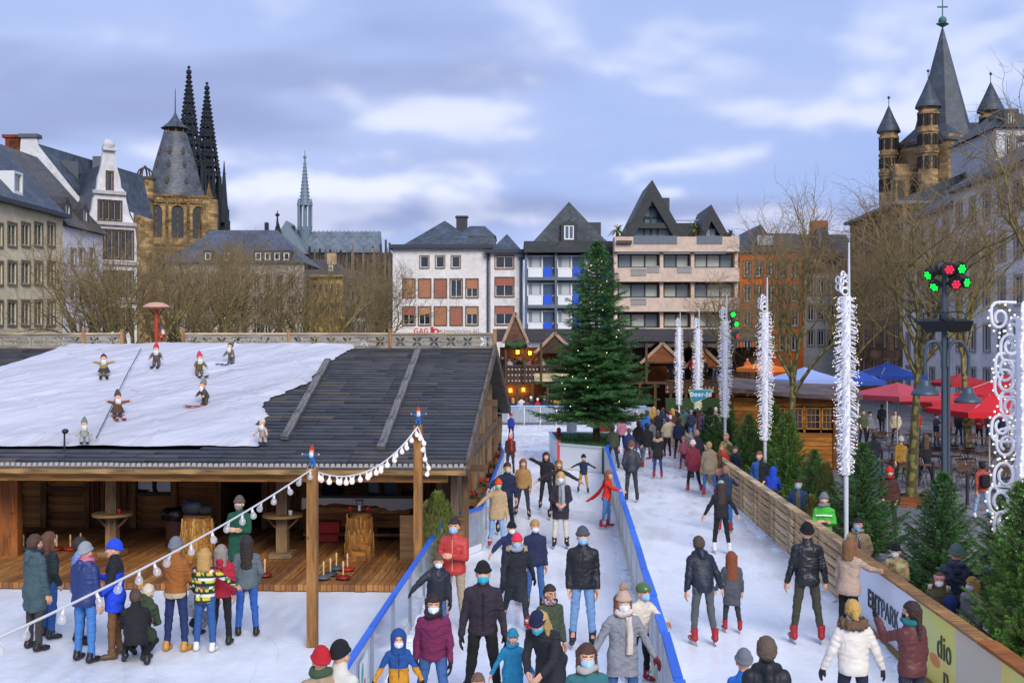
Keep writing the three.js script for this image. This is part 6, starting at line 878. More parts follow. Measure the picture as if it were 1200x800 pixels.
// ---------- lamp posts ----------
function spotCluster(t, y, R, n) {
  const GR = new THREE.MeshStandardMaterial({ color: hex('#0c8a3a'), emissive: hex('#10ff50'), emissiveIntensity: 0.75 }), RD = new THREE.MeshStandardMaterial({ color: hex('#a02038'), emissive: hex('#ff2a50'), emissiveIntensity: 0.5 }), BK = mat('#14161a', 0.5);
  for (const [x, yy, z, ry, rx, g] of n) {
    const c = mesh('spotlight', [new THREE.CylinderGeometry(0.15, 0.11, 0.2, 14).rotateX(Math.PI / 2).rotateX(rx).rotateY(ry).translate(x, y + yy, z), rod(V(0, y + yy, 0), V(x, y + yy, z), 0.025), new THREE.TorusGeometry(0.17, 0.015, 5, 12, Math.PI).rotateX(rx).rotateY(ry).translate(x, y + yy, z)], BK, t);
    const d = V(0, 0, 1).applyEuler(new THREE.Euler(rx, ry, 0, 'YXZ')); const p = V(x, y + yy, z).addScaledVector(d, 0.106); const L = []; for (let a = 0; a < 7; a++) { const an = a * 1.047, q = a ? 0.08 : 0; L.push(new THREE.CircleGeometry(0.036, 10).translate(q * Math.cos(an), q * Math.sin(an), 0)); } mesh('lens', L.map((h) => h.rotateX(rx).rotateY(ry).translate(p.x, p.y, p.z)), g ? GR : RD, c);
  }
}
{
  const d = 29, s = d / F, Y = (py) => HC - (py - 405) * s, o = thing('lamp_post', 'grey double-arm lamp post with bell shades and coloured spotlights', 'street lamp', P(1107, 405, d).setY(0), YAW), MG = mat('#4a5866', 0.45, { metalness: 0.3 });
  mesh('pole', [rod(V(0, 0, 0), V(0, Y(310), 0), 0.085, 0.06, 14), rod(V(0.11, 0, 0), V(0.11, Y(395), 0), 0.04, 0.04, 10), rod(V(-0.05, 0, 0.09), V(-0.05, Y(395), 0.09), 0.03, 0.03, 8), new THREE.CylinderGeometry(0.13, 0.15, 0.8, 14).translate(0, 0.4, 0)], MG, o);
  for (const [k, dx, yb, ya] of [[-1, 0.5, 435, 432], [1, 0.58, 440, 435]]) {
    const top = Y(401), pts = [V(k * 0.06, Y(430), 0.05), V(k * 0.08, Y(412), 0.05), V(k * 0.2, top, 0.05), V(k * 0.4, top, 0.05), V(k * dx, Y(415), 0.05), V(k * dx, Y(440), 0.05)]; const arm = mesh('arm', tube(pts, 0.045, 24, 10), MG, o);
    mesh('lamp_shade', lathe([[0.0, 0.34], [0.08, 0.33], [0.13, 0.3], [0.14, 0.2], [0.19, 0.18], [0.19, 0.13], [0.29, 0.06], [0.34, -0.02], [0.335, -0.06], [0.31, -0.05], [0.15, 0.1], [0, 0.12]], 24).translate(k * dx, Y(k < 0 ? 461 : 470) + 0.02, 0.05), MG, o);
  }
  for (const [x, z, ry] of [[-0.25, 0.1, -0.7], [0.22, 0.16, 0.35]]) { const f = mesh('floodlight', [slab([[-0.42, 0.14], [0.42, 0.14], [0.36, -0.12], [-0.2, -0.16]], 0.3, 0.15).rotateX(0.25).rotateY(ry).translate(x, Y(381), z)], mat('#15181d', 0.5), o); mesh('guard', tube([V(-0.3, 0.12, 0), V(-0.3, 0.28, 0), V(0.3, 0.28, 0), V(0.3, 0.12, 0)], 0.015, 12, 5).rotateY(ry).translate(x, Y(381), z), mat('#1a1d22', 0.5), f); }
  spotCluster(o, Y(322), 0.3, [[-0.36, 0.02, 0.05, -1.2, 0.4, 1], [0.02, 0.12, 0.25, -0.2, 0.1, 0], [0.3, 0.14, 0.22, 0.25, 0.1, 1], [-0.22, -0.26, 0.05, -1.0, 0.6, 1], [0.16, -0.24, 0.24, 0.1, 0.2, 0], [0.42, -0.2, 0.18, 0.5, 0.1, 1], [0.0, 0.2, -0.2, 3, 0.2, 1], [0.3, 0.0, -0.2, 2.4, 0.2, 0]]);
  const o2 = thing('spotlight_post', 'dark pole with green spotlights behind the white columns', 'street lamp', P(857, 405, 48).setY(0), YAW); mesh('pole', rod(V(0, 0, 0), V(0, 6.2, 0), 0.07, 0.05, 10), mat('#2c3036', 0.5), o2); spotCluster(o2, 6.0, 0.3, [[0.02, 0.1, 0.22, 0.1, 0.1, 1], [0.14, -0.3, 0.22, 0.3, 0.1, 1], [0.16, -0.75, 0.2, 0.9, 0.4, 0]].map((a) => a)); mesh('floodlight', bx(0.05, 4.9, 0.15, 0.35, 0.4, 0.25), mat('#16181c', 0.5), o2);
}
// ---------- parasols ----------
function parasol(label, px, d, yEdge, yTop, wpx, col, ry = 0.2) {
  const s = d / F, Y = (py) => HC - (py - 405) * s, w = wpx * s / 2, o = thing('parasol', label, 'parasol', P(px, 405, d).setY(0), YAW + ry, 'cafe parasols'), y0 = Y(yEdge), y1 = Y(yTop), m = mat(col, 0.85, { side: THREE.DoubleSide }), L = [];
  mesh('pole', rod(V(0, 0, 0), V(0, y1, 0), 0.035, 0.03, 8), mat('#b7b2a8', 0.5), o); mesh('base', bx(0, 0.04, 0, 0.7, 0.1, 0.7), mat('#5a5a5e', 0.9), o);
  const E = []; for (let i = 0; i < 4; i++) { const a = i * Math.PI / 2 + Math.PI / 4; E.push(V(Math.cos(a) * w * 1.35, y0, Math.sin(a) * w * 1.35)); }
  const A = V(0, y1, 0); for (let i = 0; i < 4; i++) { const a = E[i], b = E[(i + 1) % 4], N = 6; for (let u = 0; u < N; u++) for (let v = 0; v < N; v++) { const q = (uu, vv) => { const e = a.clone().lerp(b, uu), p = e.clone().lerp(A, vv); p.y -= 0.25 * Math.sin(Math.PI * vv) * (1 - Math.abs(uu - 0.5)) * (y1 - y0) * 0.5; return p; }; L.push([q(u / N, v / N), q((u + 1) / N, v / N), q((u + 1) / N, (v + 1) / N), q(u / N, (v + 1) / N)]); } L.push([a, b, b.clone().add(V(0, -0.2, 0)), a.clone().add(V(0, -0.2, 0))]); }
  mesh('canopy', polys(L), m, o); for (let i = 0; i < 4; i++) mesh('rib', rod(V(0, y1 - 0.06, 0), E[i].clone().add(V(0, -0.03, 0)), 0.014, 0.012, 5), mat('#c9c4ba', 0.5), o);
}
parasol('faded pink-red parasol left of the lamp post', 1052, 47, 462, 448, 92, '#b0404e', 0.5); parasol('bright red parasol with sloping edge right of the lamp post', 1160, 43, 480, 462, 112, '#c4101e', 0.1); parasol('upper red parasol at the right edge', 1182, 52, 462, 438, 90, '#c01a26', 0.6); parasol('red parasol partly behind the lamp shades', 1105, 50, 470, 458, 70, '#b81824', 0.2);
parasol('blue parasol nearer the plane tree trunk', 1040, 60, 440, 424, 66, '#1d3f8f', 0.3); parasol('blue parasol right of the tallest white column', 1006, 56, 446, 433, 50, '#24489a', 0.1); parasol('pale blue and white parasol behind the wooden stall', 943, 54, 444, 430, 68, '#8d9fd0', 0.5); parasol('bright blue parasol tucked behind a white column', 905, 58, 448, 440, 34, '#2452b8', 0.2); parasol('orange parasol in front of the orange house', 893, 60, 431, 424, 44, '#d8701a', 0.4); parasol('dark red parasol behind the red ones', 1125, 62, 448, 438, 60, '#a01c28', 0.2);
// ---------- cafe tables, chairs, bollards, planters ----------
{
  const tp = thing('cafe_table', '', 'table', V(0, 0, 0), 0, 'folding cafe tables on the square'), CW = W('#6b4a3a'), MT = mat('#8b8d92', 0.4, { metalness: 0.5 });
  for (let i = 0; i < 5; i++) mesh('slat', bx(0, 0.73, -0.28 + i * 0.14, 1.1, 0.025, 0.12), CW, tp); for (const k of [-0.42, 0.42]) mesh('trestle', [rod(V(k, 0, -0.32), V(k, 0.72, 0.3), 0.016, 0.016, 6), rod(V(k, 0, 0.32), V(k, 0.72, -0.3), 0.016, 0.016, 6)], MT, tp);
  const ch = thing('folding_chair', '', 'chair', V(0, 0, 0), 0, 'folding cafe chairs on the square'); for (let i = 0; i < 4; i++) mesh('seat_slat', bx(0, 0.45, -0.15 + i * 0.1, 0.42, 0.02, 0.08), CW, ch); for (let i = 0; i < 2; i++) mesh('back_slat', bx(0, 0.72 + i * 0.11, -0.24 - i * 0.02, 0.42, 0.08, 0.02), CW, ch); for (const k of [-0.2, 0.2]) { mesh('leg', rod(V(k, 0, 0.22), V(k, 0.86, -0.27), 0.012, 0.012, 6), MT, ch); mesh('leg', rod(V(k, 0, -0.24), V(k, 0.45, 0.2), 0.012, 0.012, 6), MT, ch); }
  const rows = [[1030, 41], [1062, 40], [1095, 39.5], [1128, 39], [1160, 38.5], [1185, 37.5], [1020, 46], [1055, 47], [1090, 46], [1120, 45], [1150, 44], [1182, 44], [1035, 54], [1075, 53], [1110, 52], [1145, 51], [1178, 50]], ord = ['first', 'second', 'third', 'fourth', 'fifth', 'sixth', 'seventh'], rn = ['front', 'middle', 'back'];
  let k = 0; rows.forEach(([px, d], i) => { const row = i < 6 ? 0 : i < 12 ? 1 : 2, idx = i - [0, 6, 12][row], lab = ord[idx] + ' slatted cafe table from the left in the ' + rn[row] + ' row', p = P(px, 405, d).setY(-0.02); let o; if (!i) { o = tp; tp.position.copy(p); tp.userData.label = lab; } else o = copyOf(tp, p, 0.15 * Math.sin(i * 7), lab); for (const s of [-1, 1]) { const q = p.clone().add(V(0.3 * Math.sin(i * 3 + s), 0, s * 0.6)), l2 = (s < 0 ? 'folding chair behind the ' : 'folding chair before the ') + ord[idx] + ' table from left in ' + rn[row] + ' cafe row'; if (!k++) { ch.position.copy(q); ch.rotation.y = s > 0 ? Math.PI : 0; ch.userData.label = l2; } else copyOf(ch, q, (s > 0 ? Math.PI : 0) + 0.3 * Math.sin(i * 5 + s), l2); } });
  const bo = thing('bollard', '', 'bollard', V(0, 0, 0), 0, 'dark bollards beside the walkway'); mesh('shaft', lathe([[0.07, 0], [0.05, 0.06], [0.045, 0.9], [0.05, 0.92]], 10), mat('#23262c', 0.5), bo); mesh('cap', new THREE.SphereGeometry(0.055, 10, 6).translate(0, 0.93, 0), mat('#23262c', 0.5), bo);
  [[1034, 556, 'leftmost of the dark bollards by the walkway'], [1046, 562, 'second dark bollard from the left'], [1094, 575, 'dark bollard just left of the lamp post'], [1113, 578, 'dark bollard just right of the lamp post'], [1134, 592, 'dark bollard left of the woman in the rust jacket'], [1076, 570, 'dark bollard right of the plane trunk']].forEach(([px, py, l], i) => { const p = G(px, py, -0.02).setY(-0.02); if (!i) { bo.position.copy(p); bo.userData.label = l; } else copyOf(bo, p, 0, l); });
  const pb = thing('tree_pit', 'orange-brown timber edging round the foot of the plane tree', 'planter', P(1068, 405, 35).setY(-0.02)); for (let i = 0; i < 4; i++) { const a = i * Math.PI / 2; mesh('edge_board', bx(0, 0.14, 0.45, 0.94, 0.3, 0.05).rotateY(a), W('#a05a28'), pb); } mesh('soil', bx(0, 0.1, 0, 0.88, 0.2, 0.88), mat('#3a2c20', 0.95), pb);
}
// ---------- people: bodies meshed from distance fields ----------
class Field {
  constructor(lo, hi, c) { this.c = c; this.lo = lo; this.n = [0, 1, 2].map((i) => Math.ceil((hi[i] - lo[i]) / c) + 3); this.f = new Float32Array(this.n[0] * this.n[1] * this.n[2]).fill(9); }
  each(lo, hi, fn) { const { c, n, f } = this, a = [0, 1, 2].map((i) => Math.max(0, Math.floor((lo[i] - this.lo[i]) / c))), b = [0, 1, 2].map((i) => Math.min(n[i] - 1, Math.ceil((hi[i] - this.lo[i]) / c))); for (let k = a[2]; k <= b[2]; k++) { const z = this.lo[2] + k * c; for (let j = a[1]; j <= b[1]; j++) { const y = this.lo[1] + j * c; let o = (k * n[1] + j) * n[0] + a[0]; for (let i = a[0]; i <= b[0]; i++, o++) f[o] = fn(this.lo[0] + i * c, y, z, f[o]); } } }
  cap(a, b, ra, rb, k = 0.03, amp = 0, per = 0.06) {
    const R = Math.max(ra, rb) + k + this.c * 2 + amp, dx = b.x - a.x, dy = b.y - a.y, dz = b.z - a.z, L2 = dx * dx + dy * dy + dz * dz + 1e-9, L = Math.sqrt(L2);
    this.each([Math.min(a.x, b.x) - R, Math.min(a.y, b.y) - R, Math.min(a.z, b.z) - R], [Math.max(a.x, b.x) + R, Math.max(a.y, b.y) + R, Math.max(a.z, b.z) + R], (x, y, z, o) => { const t0 = ((x - a.x) * dx + (y - a.y) * dy + (z - a.z) * dz) / L2, t = t0 < 0 ? 0 : t0 > 1 ? 1 : t0, ex = x - a.x - dx * t, ey = y - a.y - dy * t, ez = z - a.z - dz * t; let d = Math.sqrt(ex * ex + ey * ey + ez * ez) - (ra + (rb - ra) * t); if (amp) d -= amp * (Math.abs(Math.sin(t * L / per * Math.PI)) - 0.4); const h = k - Math.abs(d - o); return Math.min(d, o) - (h > 0 ? h * h / (4 * k) : 0); });
  }
  ell(c, rx, ry, rz, k = 0.02) { const R = Math.max(rx, ry, rz) + k + this.c * 2, m = Math.min(rx, ry, rz); this.each([c.x - R, c.y - R, c.z - R], [c.x + R, c.y + R, c.z + R], (x, y, z, o) => { const u = (x - c.x) / rx, v = (y - c.y) / ry, w = (z - c.z) / rz, q = Math.sqrt(u * u + v * v + w * w), g = Math.sqrt(u * u / rx / rx + v * v / ry / ry + w * w / rz / rz) + 1e-6; const d = q * (q - 1) / g, h = k - Math.abs(d - o); return Math.min(d, o) - (h > 0 ? h * h / (4 * k) : 0); }); }
  clip(fn) { this.each(this.lo, [1e3, 1e3, 1e3], (x, y, z, o) => { if (o > 1) return o; const d = fn(x, y, z); return d > o ? d : o; }); }
  geo() { // surface nets
    const { n, f, c, lo } = this, [nx, ny, nz] = n, id = new Int32Array(f.length).fill(-1), p = [], idx = []; let cnt = 0; const sx = 1, sy = nx, sz = nx * ny, O = [0, sx, sy, sx + sy, sz, sz + sx, sz + sy, sz + sx + sy], E = [[0, 1], [0, 2], [0, 4], [1, 3], [1, 5], [2, 3], [2, 6], [3, 7], [4, 5], [4, 6], [5, 7], [6, 7]];
    for (let k = 0; k < nz - 1; k++) for (let j = 0; j < ny - 1; j++) for (let i = 0; i < nx - 1; i++) {
      const o = k * sz + j * sy + i; let m = 0; for (let q = 0; q < 8; q++) if (f[o + O[q]] < 0) m |= 1 << q; if (m === 0 || m === 255) continue;
      let X = 0, Y = 0, Z = 0, w = 0; for (const [a, b] of E) { const fa = f[o + O[a]], fb = f[o + O[b]]; if (fa < 0 === fb < 0) continue; const t = fa / (fa - fb); X += (a & 1) + t * ((b & 1) - (a & 1)); Y += (a >> 1 & 1) + t * ((b >> 1 & 1) - (a >> 1 & 1)); Z += (a >> 2) + t * ((b >> 2) - (a >> 2)); w++; }
      id[o] = cnt++; p.push(lo[0] + (i + X / w) * c, lo[1] + (j + Y / w) * c, lo[2] + (k + Z / w) * c);
    }
    const quad = (a, b, d, e, flip) => { if (a < 0 || b < 0 || d < 0 || e < 0) return; flip ? idx.push(a, e, d, a, d, b) : idx.push(a, b, d, a, d, e); };
    for (let k = 1; k < nz - 1; k++) for (let j = 1; j < ny - 1; j++) for (let i = 1; i < nx - 1; i++) { const o = k * sz + j * sy + i, s = f[o] < 0; if (s !== f[o + sx] < 0) quad(id[o - sy - sz], id[o - sz], id[o], id[o - sy], !s); if (s !== f[o + sy] < 0) quad(id[o - sx - sz], id[o - sx], id[o], id[o - sz], !s); if (s !== f[o + sz] < 0) quad(id[o - sx - sy], id[o - sy], id[o], id[o - sx], !s); }
    const g = new THREE.BufferGeometry(); g.setAttribute('position', new THREE.Float32BufferAttribute(p, 3)); g.setIndex(idx); g.computeVertexNormals(); return g;
  }
}
function wrinkle(g, a, f, s) { const p = g.attributes.position, n = g.attributes.normal; for (let i = 0; i < p.count; i++) { const x = p.getX(i), y = p.getY(i), z = p.getZ(i), d = a * (vnoise(x * f + s, y * f * 1.6, z * f) + 0.5 * vnoise(x * f * 2.3, y * f * 3 + s, z * f * 2.3) - 0.75); p.setXYZ(i, x + n.getX(i) * d, y + n.getY(i) * d, z + n.getZ(i) * d); } g.computeVertexNormals(); return g; }
const memo = {}; const once = (k, fn) => memo[k] ??= fn();
const LODC = { head: [0.008, 0.013, 0.024], hand: [0.0065, 0.011, 0.022] };
const SKIN = ['#d8a283', '#c98d6c', '#e2b294'];
function colorize(g, fn) { const p = g.attributes.position, c = new Float32Array(p.count * 3); for (let i = 0; i < p.count; i++) { const k = fn(p.getX(i), p.getY(i), p.getZ(i)); c[3 * i] = k.r; c[3 * i + 1] = k.g; c[3 * i + 2] = k.b; } g.setAttribute('color', new THREE.BufferAttribute(c, 3)); return g; }
const headGeo = (lod, tone) => once('head' + lod + tone, () => {
  const F0 = new Field([-0.13, -0.12, -0.15], [0.13, 0.29, 0.16], LODC.head[lod]);
  F0.ell(V(0, 0.155, -0.012), 0.077, 0.096, 0.097, 0.02); F0.ell(V(0, 0.092, 0.028), 0.058, 0.08, 0.062, 0.03); F0.ell(V(0, 0.04, 0.06), 0.028, 0.022, 0.024, 0.03);
  F0.cap(V(0, 0.128, 0.086), V(0, 0.098, 0.104), 0.009, 0.015, 0.014); F0.cap(V(-0.035, 0.145, 0.074), V(0.035, 0.145, 0.074), 0.013, 0.013, 0.014); for (const s of [-1, 1]) { F0.ell(V(s * 0.078, 0.115, -0.005), 0.012, 0.032, 0.021, 0.008); F0.ell(V(s * 0.035, 0.1, 0.062), 0.024, 0.02, 0.024, 0.02); }
  F0.cap(V(-0.018, 0.064, 0.088), V(0.018, 0.064, 0.088), 0.009, 0.009, 0.01); F0.cap(V(0, -0.1, -0.025), V(0, 0.07, -0.012), 0.056, 0.05, 0.03);
  const sk = hex(SKIN[tone]), lip = hex('#a8564c'), wt = hex('#d8d4cc'), dk = hex('#2a2018'), br = hex('#4a3424'), red = sk.clone().lerp(hex('#c86a54'), 0.35);
  return colorize(F0.geo(), (x, y, z) => { if (z > 0.055) { const ex = Math.abs(x) - 0.032, ey = y - 0.126, e = Math.hypot(ex * 0.75, ey * 1.25); if (e < 0.007) return dk; if (e < 0.0135) return wt; if (Math.abs(y - 0.15) < 0.007 && Math.abs(Math.abs(x) - 0.032) < 0.02) return br; if (Math.abs(y - 0.064) < 0.009 && Math.abs(x) < 0.024) return lip; if (Math.abs(y - 0.095) < 0.02 && Math.abs(x) > 0.025) return red; } return sk; });
});
// hand hanging down -y, palm towards +z... thumb on +x
const handGeo = (lod, grip, infl = 0) => once('hand' + lod + grip + infl, () => {
  const F0 = new Field([-0.09, -0.26, -0.06], [0.11, 0.06, 0.14], LODC.hand[lod]), q = infl + (lod ? 0.0022 * lod : 0); const c = grip ? 0.95 : 0.32;
  F0.cap(V(0, 0.05, 0), V(0, -0.02, 0), 0.03 + q, 0.03 + q, 0.02);
  for (let i = 0; i < 4; i++) { const x = 0.033 - i * 0.022, y0 = -0.09 + Math.abs(i - 1.2) * 0.005, Ls = [0.034, 0.04, 0.037, 0.028][i]; F0.cap(V(x * 0.7, -0.02, 0), V(x, y0, 0), 0.015 + q, 0.0125 + q, 0.012); let p = V(x, y0, 0), a = c * 0.5; for (let s = 0; s < 3; s++) { const l = Ls * (1 - 0.15 * s), e = V(p.x, p.y - l * Math.cos(a), p.z + l * Math.sin(a)); F0.cap(p, e, 0.0098 - s * 0.0006 + q, 0.009 - s * 0.0006 + q, 0.003); p = e; a += c; } }
  F0.cap(V(0.022, -0.02, 0.005), V(0.048, -0.06, 0.02), 0.016 + q, 0.012 + q, 0.012); F0.cap(V(0.048, -0.06, 0.02), V(0.052, -0.092, 0.034), 0.0115 + q, 0.0095 + q, 0.004); return F0.geo();
});
const hairGeo = (type, lod) => once('hair' + type + lod, () => {
  const F0 = new Field([-0.16, -0.34, -0.22], [0.16, 0.32, 0.16], Math.max(0.011, LODC.head[lod])), C = V(0, 0.16, -0.014);
  F0.ell(C, 0.089, 0.106, 0.108, 0.01);
  F0.clip((x, y, z) => Math.min(0.172 - y + 0.25 * Math.max(0, 0.02 - z) * 0 + (z < 0 ? -0.1 - 1.2 * -z : 0), 1)); // keep crown and back
  F0.ell(V(0, 0.135, -0.05), 0.084, 0.095, 0.075, 0.02);
  if (type === 'long' || type === 'bob') { const b = type === 'long' ? -0.24 : -0.06; for (const s of [-1, 1]) { F0.cap(V(s * 0.075, 0.17, -0.01), V(s * 0.082, b * 0.7, 0.01), 0.026, 0.034, 0.03); F0.cap(V(s * 0.05, 0.15, -0.07), V(s * 0.06, b, -0.085), 0.05, 0.042, 0.05); } F0.cap(V(0, 0.15, -0.08), V(0, b, -0.1), 0.055, 0.045, 0.05); }
  if (type === 'pony') F0.cap(V(0, 0.16, -0.11), V(0.02, -0.16, -0.13), 0.04, 0.025, 0.02);
  if (type === 'bun') F0.ell(V(0, 0.1, -0.14), 0.045, 0.06, 0.045, 0.02);
  return wrinkle(F0.geo(), 0.016, 44, 3);
});
const hatGeo = (type, lod) => once('hat' + type + lod, () => {
  const F0 = new Field([-0.18, -0.14, -0.22], [0.18, 0.36, 0.18], Math.max(0.01, LODC.head[lod]));
  if (type === 'hood') { F0.ell(V(0, 0.15, -0.02), 0.118, 0.142, 0.13, 0.02); F0.cap(V(0, 0.02, -0.04), V(0, -0.06, -0.03), 0.11, 0.12, 0.05); F0.clip((x, y, z) => 0.105 - Math.hypot(x * 1.25, (y - 0.1) * 0.95, (z - 0.13) * 0.9)); }
  else if (type === 'helmet') { F0.ell(V(0, 0.17, -0.01), 0.108, 0.11, 0.128, 0.01); F0.clip((x, y, z) => 0.14 - y + (z < 0 ? z * 0.35 : z * 0.3)); }
  else if (type === 'band') { F0.ell(V(0, 0.165, -0.012), 0.092, 0.11, 0.112, 0.01); F0.clip((x, y, z) => Math.max(0.145 - y - 0.25 * (0.02 - z), y - 0.215)); }
  else { F0.ell(V(0, 0.172, -0.014), 0.088, 0.115, 0.108, 0.01); F0.clip((x, y, z) => 0.16 - y + 0.42 * Math.min(0, z - 0.01)); for (let i = 0; i < 20; i++) { const a = i / 20 * 6.283, b = (i + 1) / 20 * 6.283, q = (t) => V(0.083 * Math.sin(t), 0.168 + 0.4 * Math.min(0, 0.1 * Math.cos(t) - 0.012) + 0.006, -0.012 + 0.1 * Math.cos(t)); F0.cap(q(a), q(b), 0.02, 0.02, 0.012); } }
  return wrinkle(F0.geo(), 0.005, 22, 5);
});
const maskGeo = (lod) => once('mask' + lod, () => { const F0 = new Field([-0.1, 0, -0.05], [0.1, 0.16, 0.15], Math.max(0.008, LODC.head[lod] * 0.85)); F0.ell(V(0, 0.086, 0.036), 0.07, 0.075, 0.072, 0.01); F0.cap(V(0, 0.115, 0.098), V(0, 0.06, 0.104), 0.014, 0.02, 0.03); F0.clip((x, y, z) => Math.max(0.024 - y + Math.abs(x) * 0.25, y - 0.117 + Math.abs(x) * 0.12, 0.03 - z)); return F0.geo(); });
const shoeGeo = (skate, lod) => once('shoe' + skate + lod, () => { const F0 = new Field([-0.09, -0.12, -0.14], [0.09, 0.3, 0.26], [0.013, 0.02, 0.034][lod]), dy = skate ? 0.055 : 0; const y = -0.088 + dy + 0.042; F0.cap(V(0, y + 0.008, -0.045), V(0, y, 0.1), 0.046, 0.04, 0.03); F0.cap(V(0, y, 0.1), V(0, y - 0.004, 0.15), 0.042, 0.035, 0.02); F0.cap(V(0, y + 0.03, -0.03), V(0, skate ? 0.2 : 0.06, -0.015), 0.05, skate ? 0.062 : 0.05, 0.03); F0.clip((x, yy, z) => Math.max(-0.088 + dy - yy, yy - (skate ? 0.19 : 0.075))); return F0.geo(); });
const bladeGeo = once('blade', () => merge([bx(0, -0.07, 0.03, 0.008, 0.045, 0.3), bx(0, -0.042, -0.05, 0.03, 0.03, 0.06), bx(0, -0.042, 0.1, 0.03, 0.03, 0.06)]));
const RX = (a) => new THREE.Matrix4().makeRotationX(a), RY = (a) => new THREE.Matrix4().makeRotationY(a), RZ = (a) => new THREE.Matrix4().makeRotationZ(a), mul = (...m) => m.reduce((a, b) => a.clone().multiply(b)), dirOf = (m, v) => v.clone().applyMatrix4(m);
const POSE = {
  stand: { L: [4, 6, 12, 10], R: [2, 6, 14, 10], lL: [2, 4, 2], lR: [-2, 4, 3] },
  skate: { lean: 9, L: [8, 10, 24, 15], R: [-6, 10, 22, 12], lL: [16, 6, 20], lR: [-8, 9, 16] },
  glide: { lean: 6, L: [4, 13, 16, 12], R: [0, 13, 18, 12], lL: [12, 7, 20], lR: [6, 7, 18] },
  walk: { L: [-18, 8, 14, 8], R: [18, 8, 18, 8], lL: [18, 3, 6], lR: [-16, 3, 14] },
  pocket: { L: [-8, 16, 52, 38], R: [-8, 16, 52, 38], lL: [2, 4, 2], lR: [-2, 5, 4] },
  chest: { L: [20, 12, 95, 50], R: [18, 12, 95, 50], lL: [0, 4, 2], lR: [4, 4, 6] },
  wide: { lean: 6, L: [10, 62, 18, 0], R: [4, 66, 16, 0], lL: [10, 8, 18], lR: [-4, 10, 14] },
  wings: { lean: 4, L: [4, 28, 14, 0], R: [0, 30, 14, 0], lL: [6, 6, 12], lR: [-4, 6, 10] },
  railL: { lean: 6, side: -3, L: [30, 50, 18, 0], R: [0, 12, 16, 10], lL: [6, 6, 10], lR: [-2, 6, 10] },
  railR: { lean: 6, side: 3, R: [30, 55, 18, 0], L: [0, 12, 16, 10], lL: [6, 6, 10], lR: [-2, 6, 10] },
  lean: { lean: 28, L: [50, 12, 40, 25], R: [50, 12, 40, 25], lL: [4, 4, 4], lR: [-4, 5, 8] },
  bend: { lean: 38, L: [60, 12, 40, 30], R: [52, 12, 45, 35], lL: [14, 6, 22], lR: [4, 6, 18], hp: 20 },
  crouch: { lean: 40, L: [70, 12, 50, 30], R: [60, 12, 60, 30], lL: [95, 14, 125], lR: [60, 12, 130], hp: 10 },
  hold: { lean: 8, L: [14, 22, 12, 0], R: [6, 12, 16, 10], lL: [6, 5, 12], lR: [-2, 5, 10] },
  holdR: { lean: 14, R: [14, 24, 10, 0], L: [6, 12, 16, 10], lL: [6, 5, 14], lR: [-2, 5, 12] },
  wave: { lean: 4, L: [20, 30, 40, 10], R: [10, 120, 40, 0], lL: [8, 6, 14], lR: [-4, 6, 12] },
  reach: { lean: 6, L: [2, 10, 14, 8], R: [62, 30, 20, 0], lL: [4, 5, 6], lR: [-4, 5, 8] },
  reachL: { lean: 10, R: [10, 12, 20, 8], L: [62, 26, 25, 10], lL: [4, 5, 8], lR: [-6, 5, 8] },
  stride: { lean: 12, L: [-22, 20, 20, 8], R: [26, 18, 30, 10], lL: [30, 6, 24], lR: [-22, 8, 18] },
  around: { L: [20, 55, 60, 10], R: [4, 10, 16, 8], lL: [2, 4, 2], lR: [-2, 4, 3] },
};
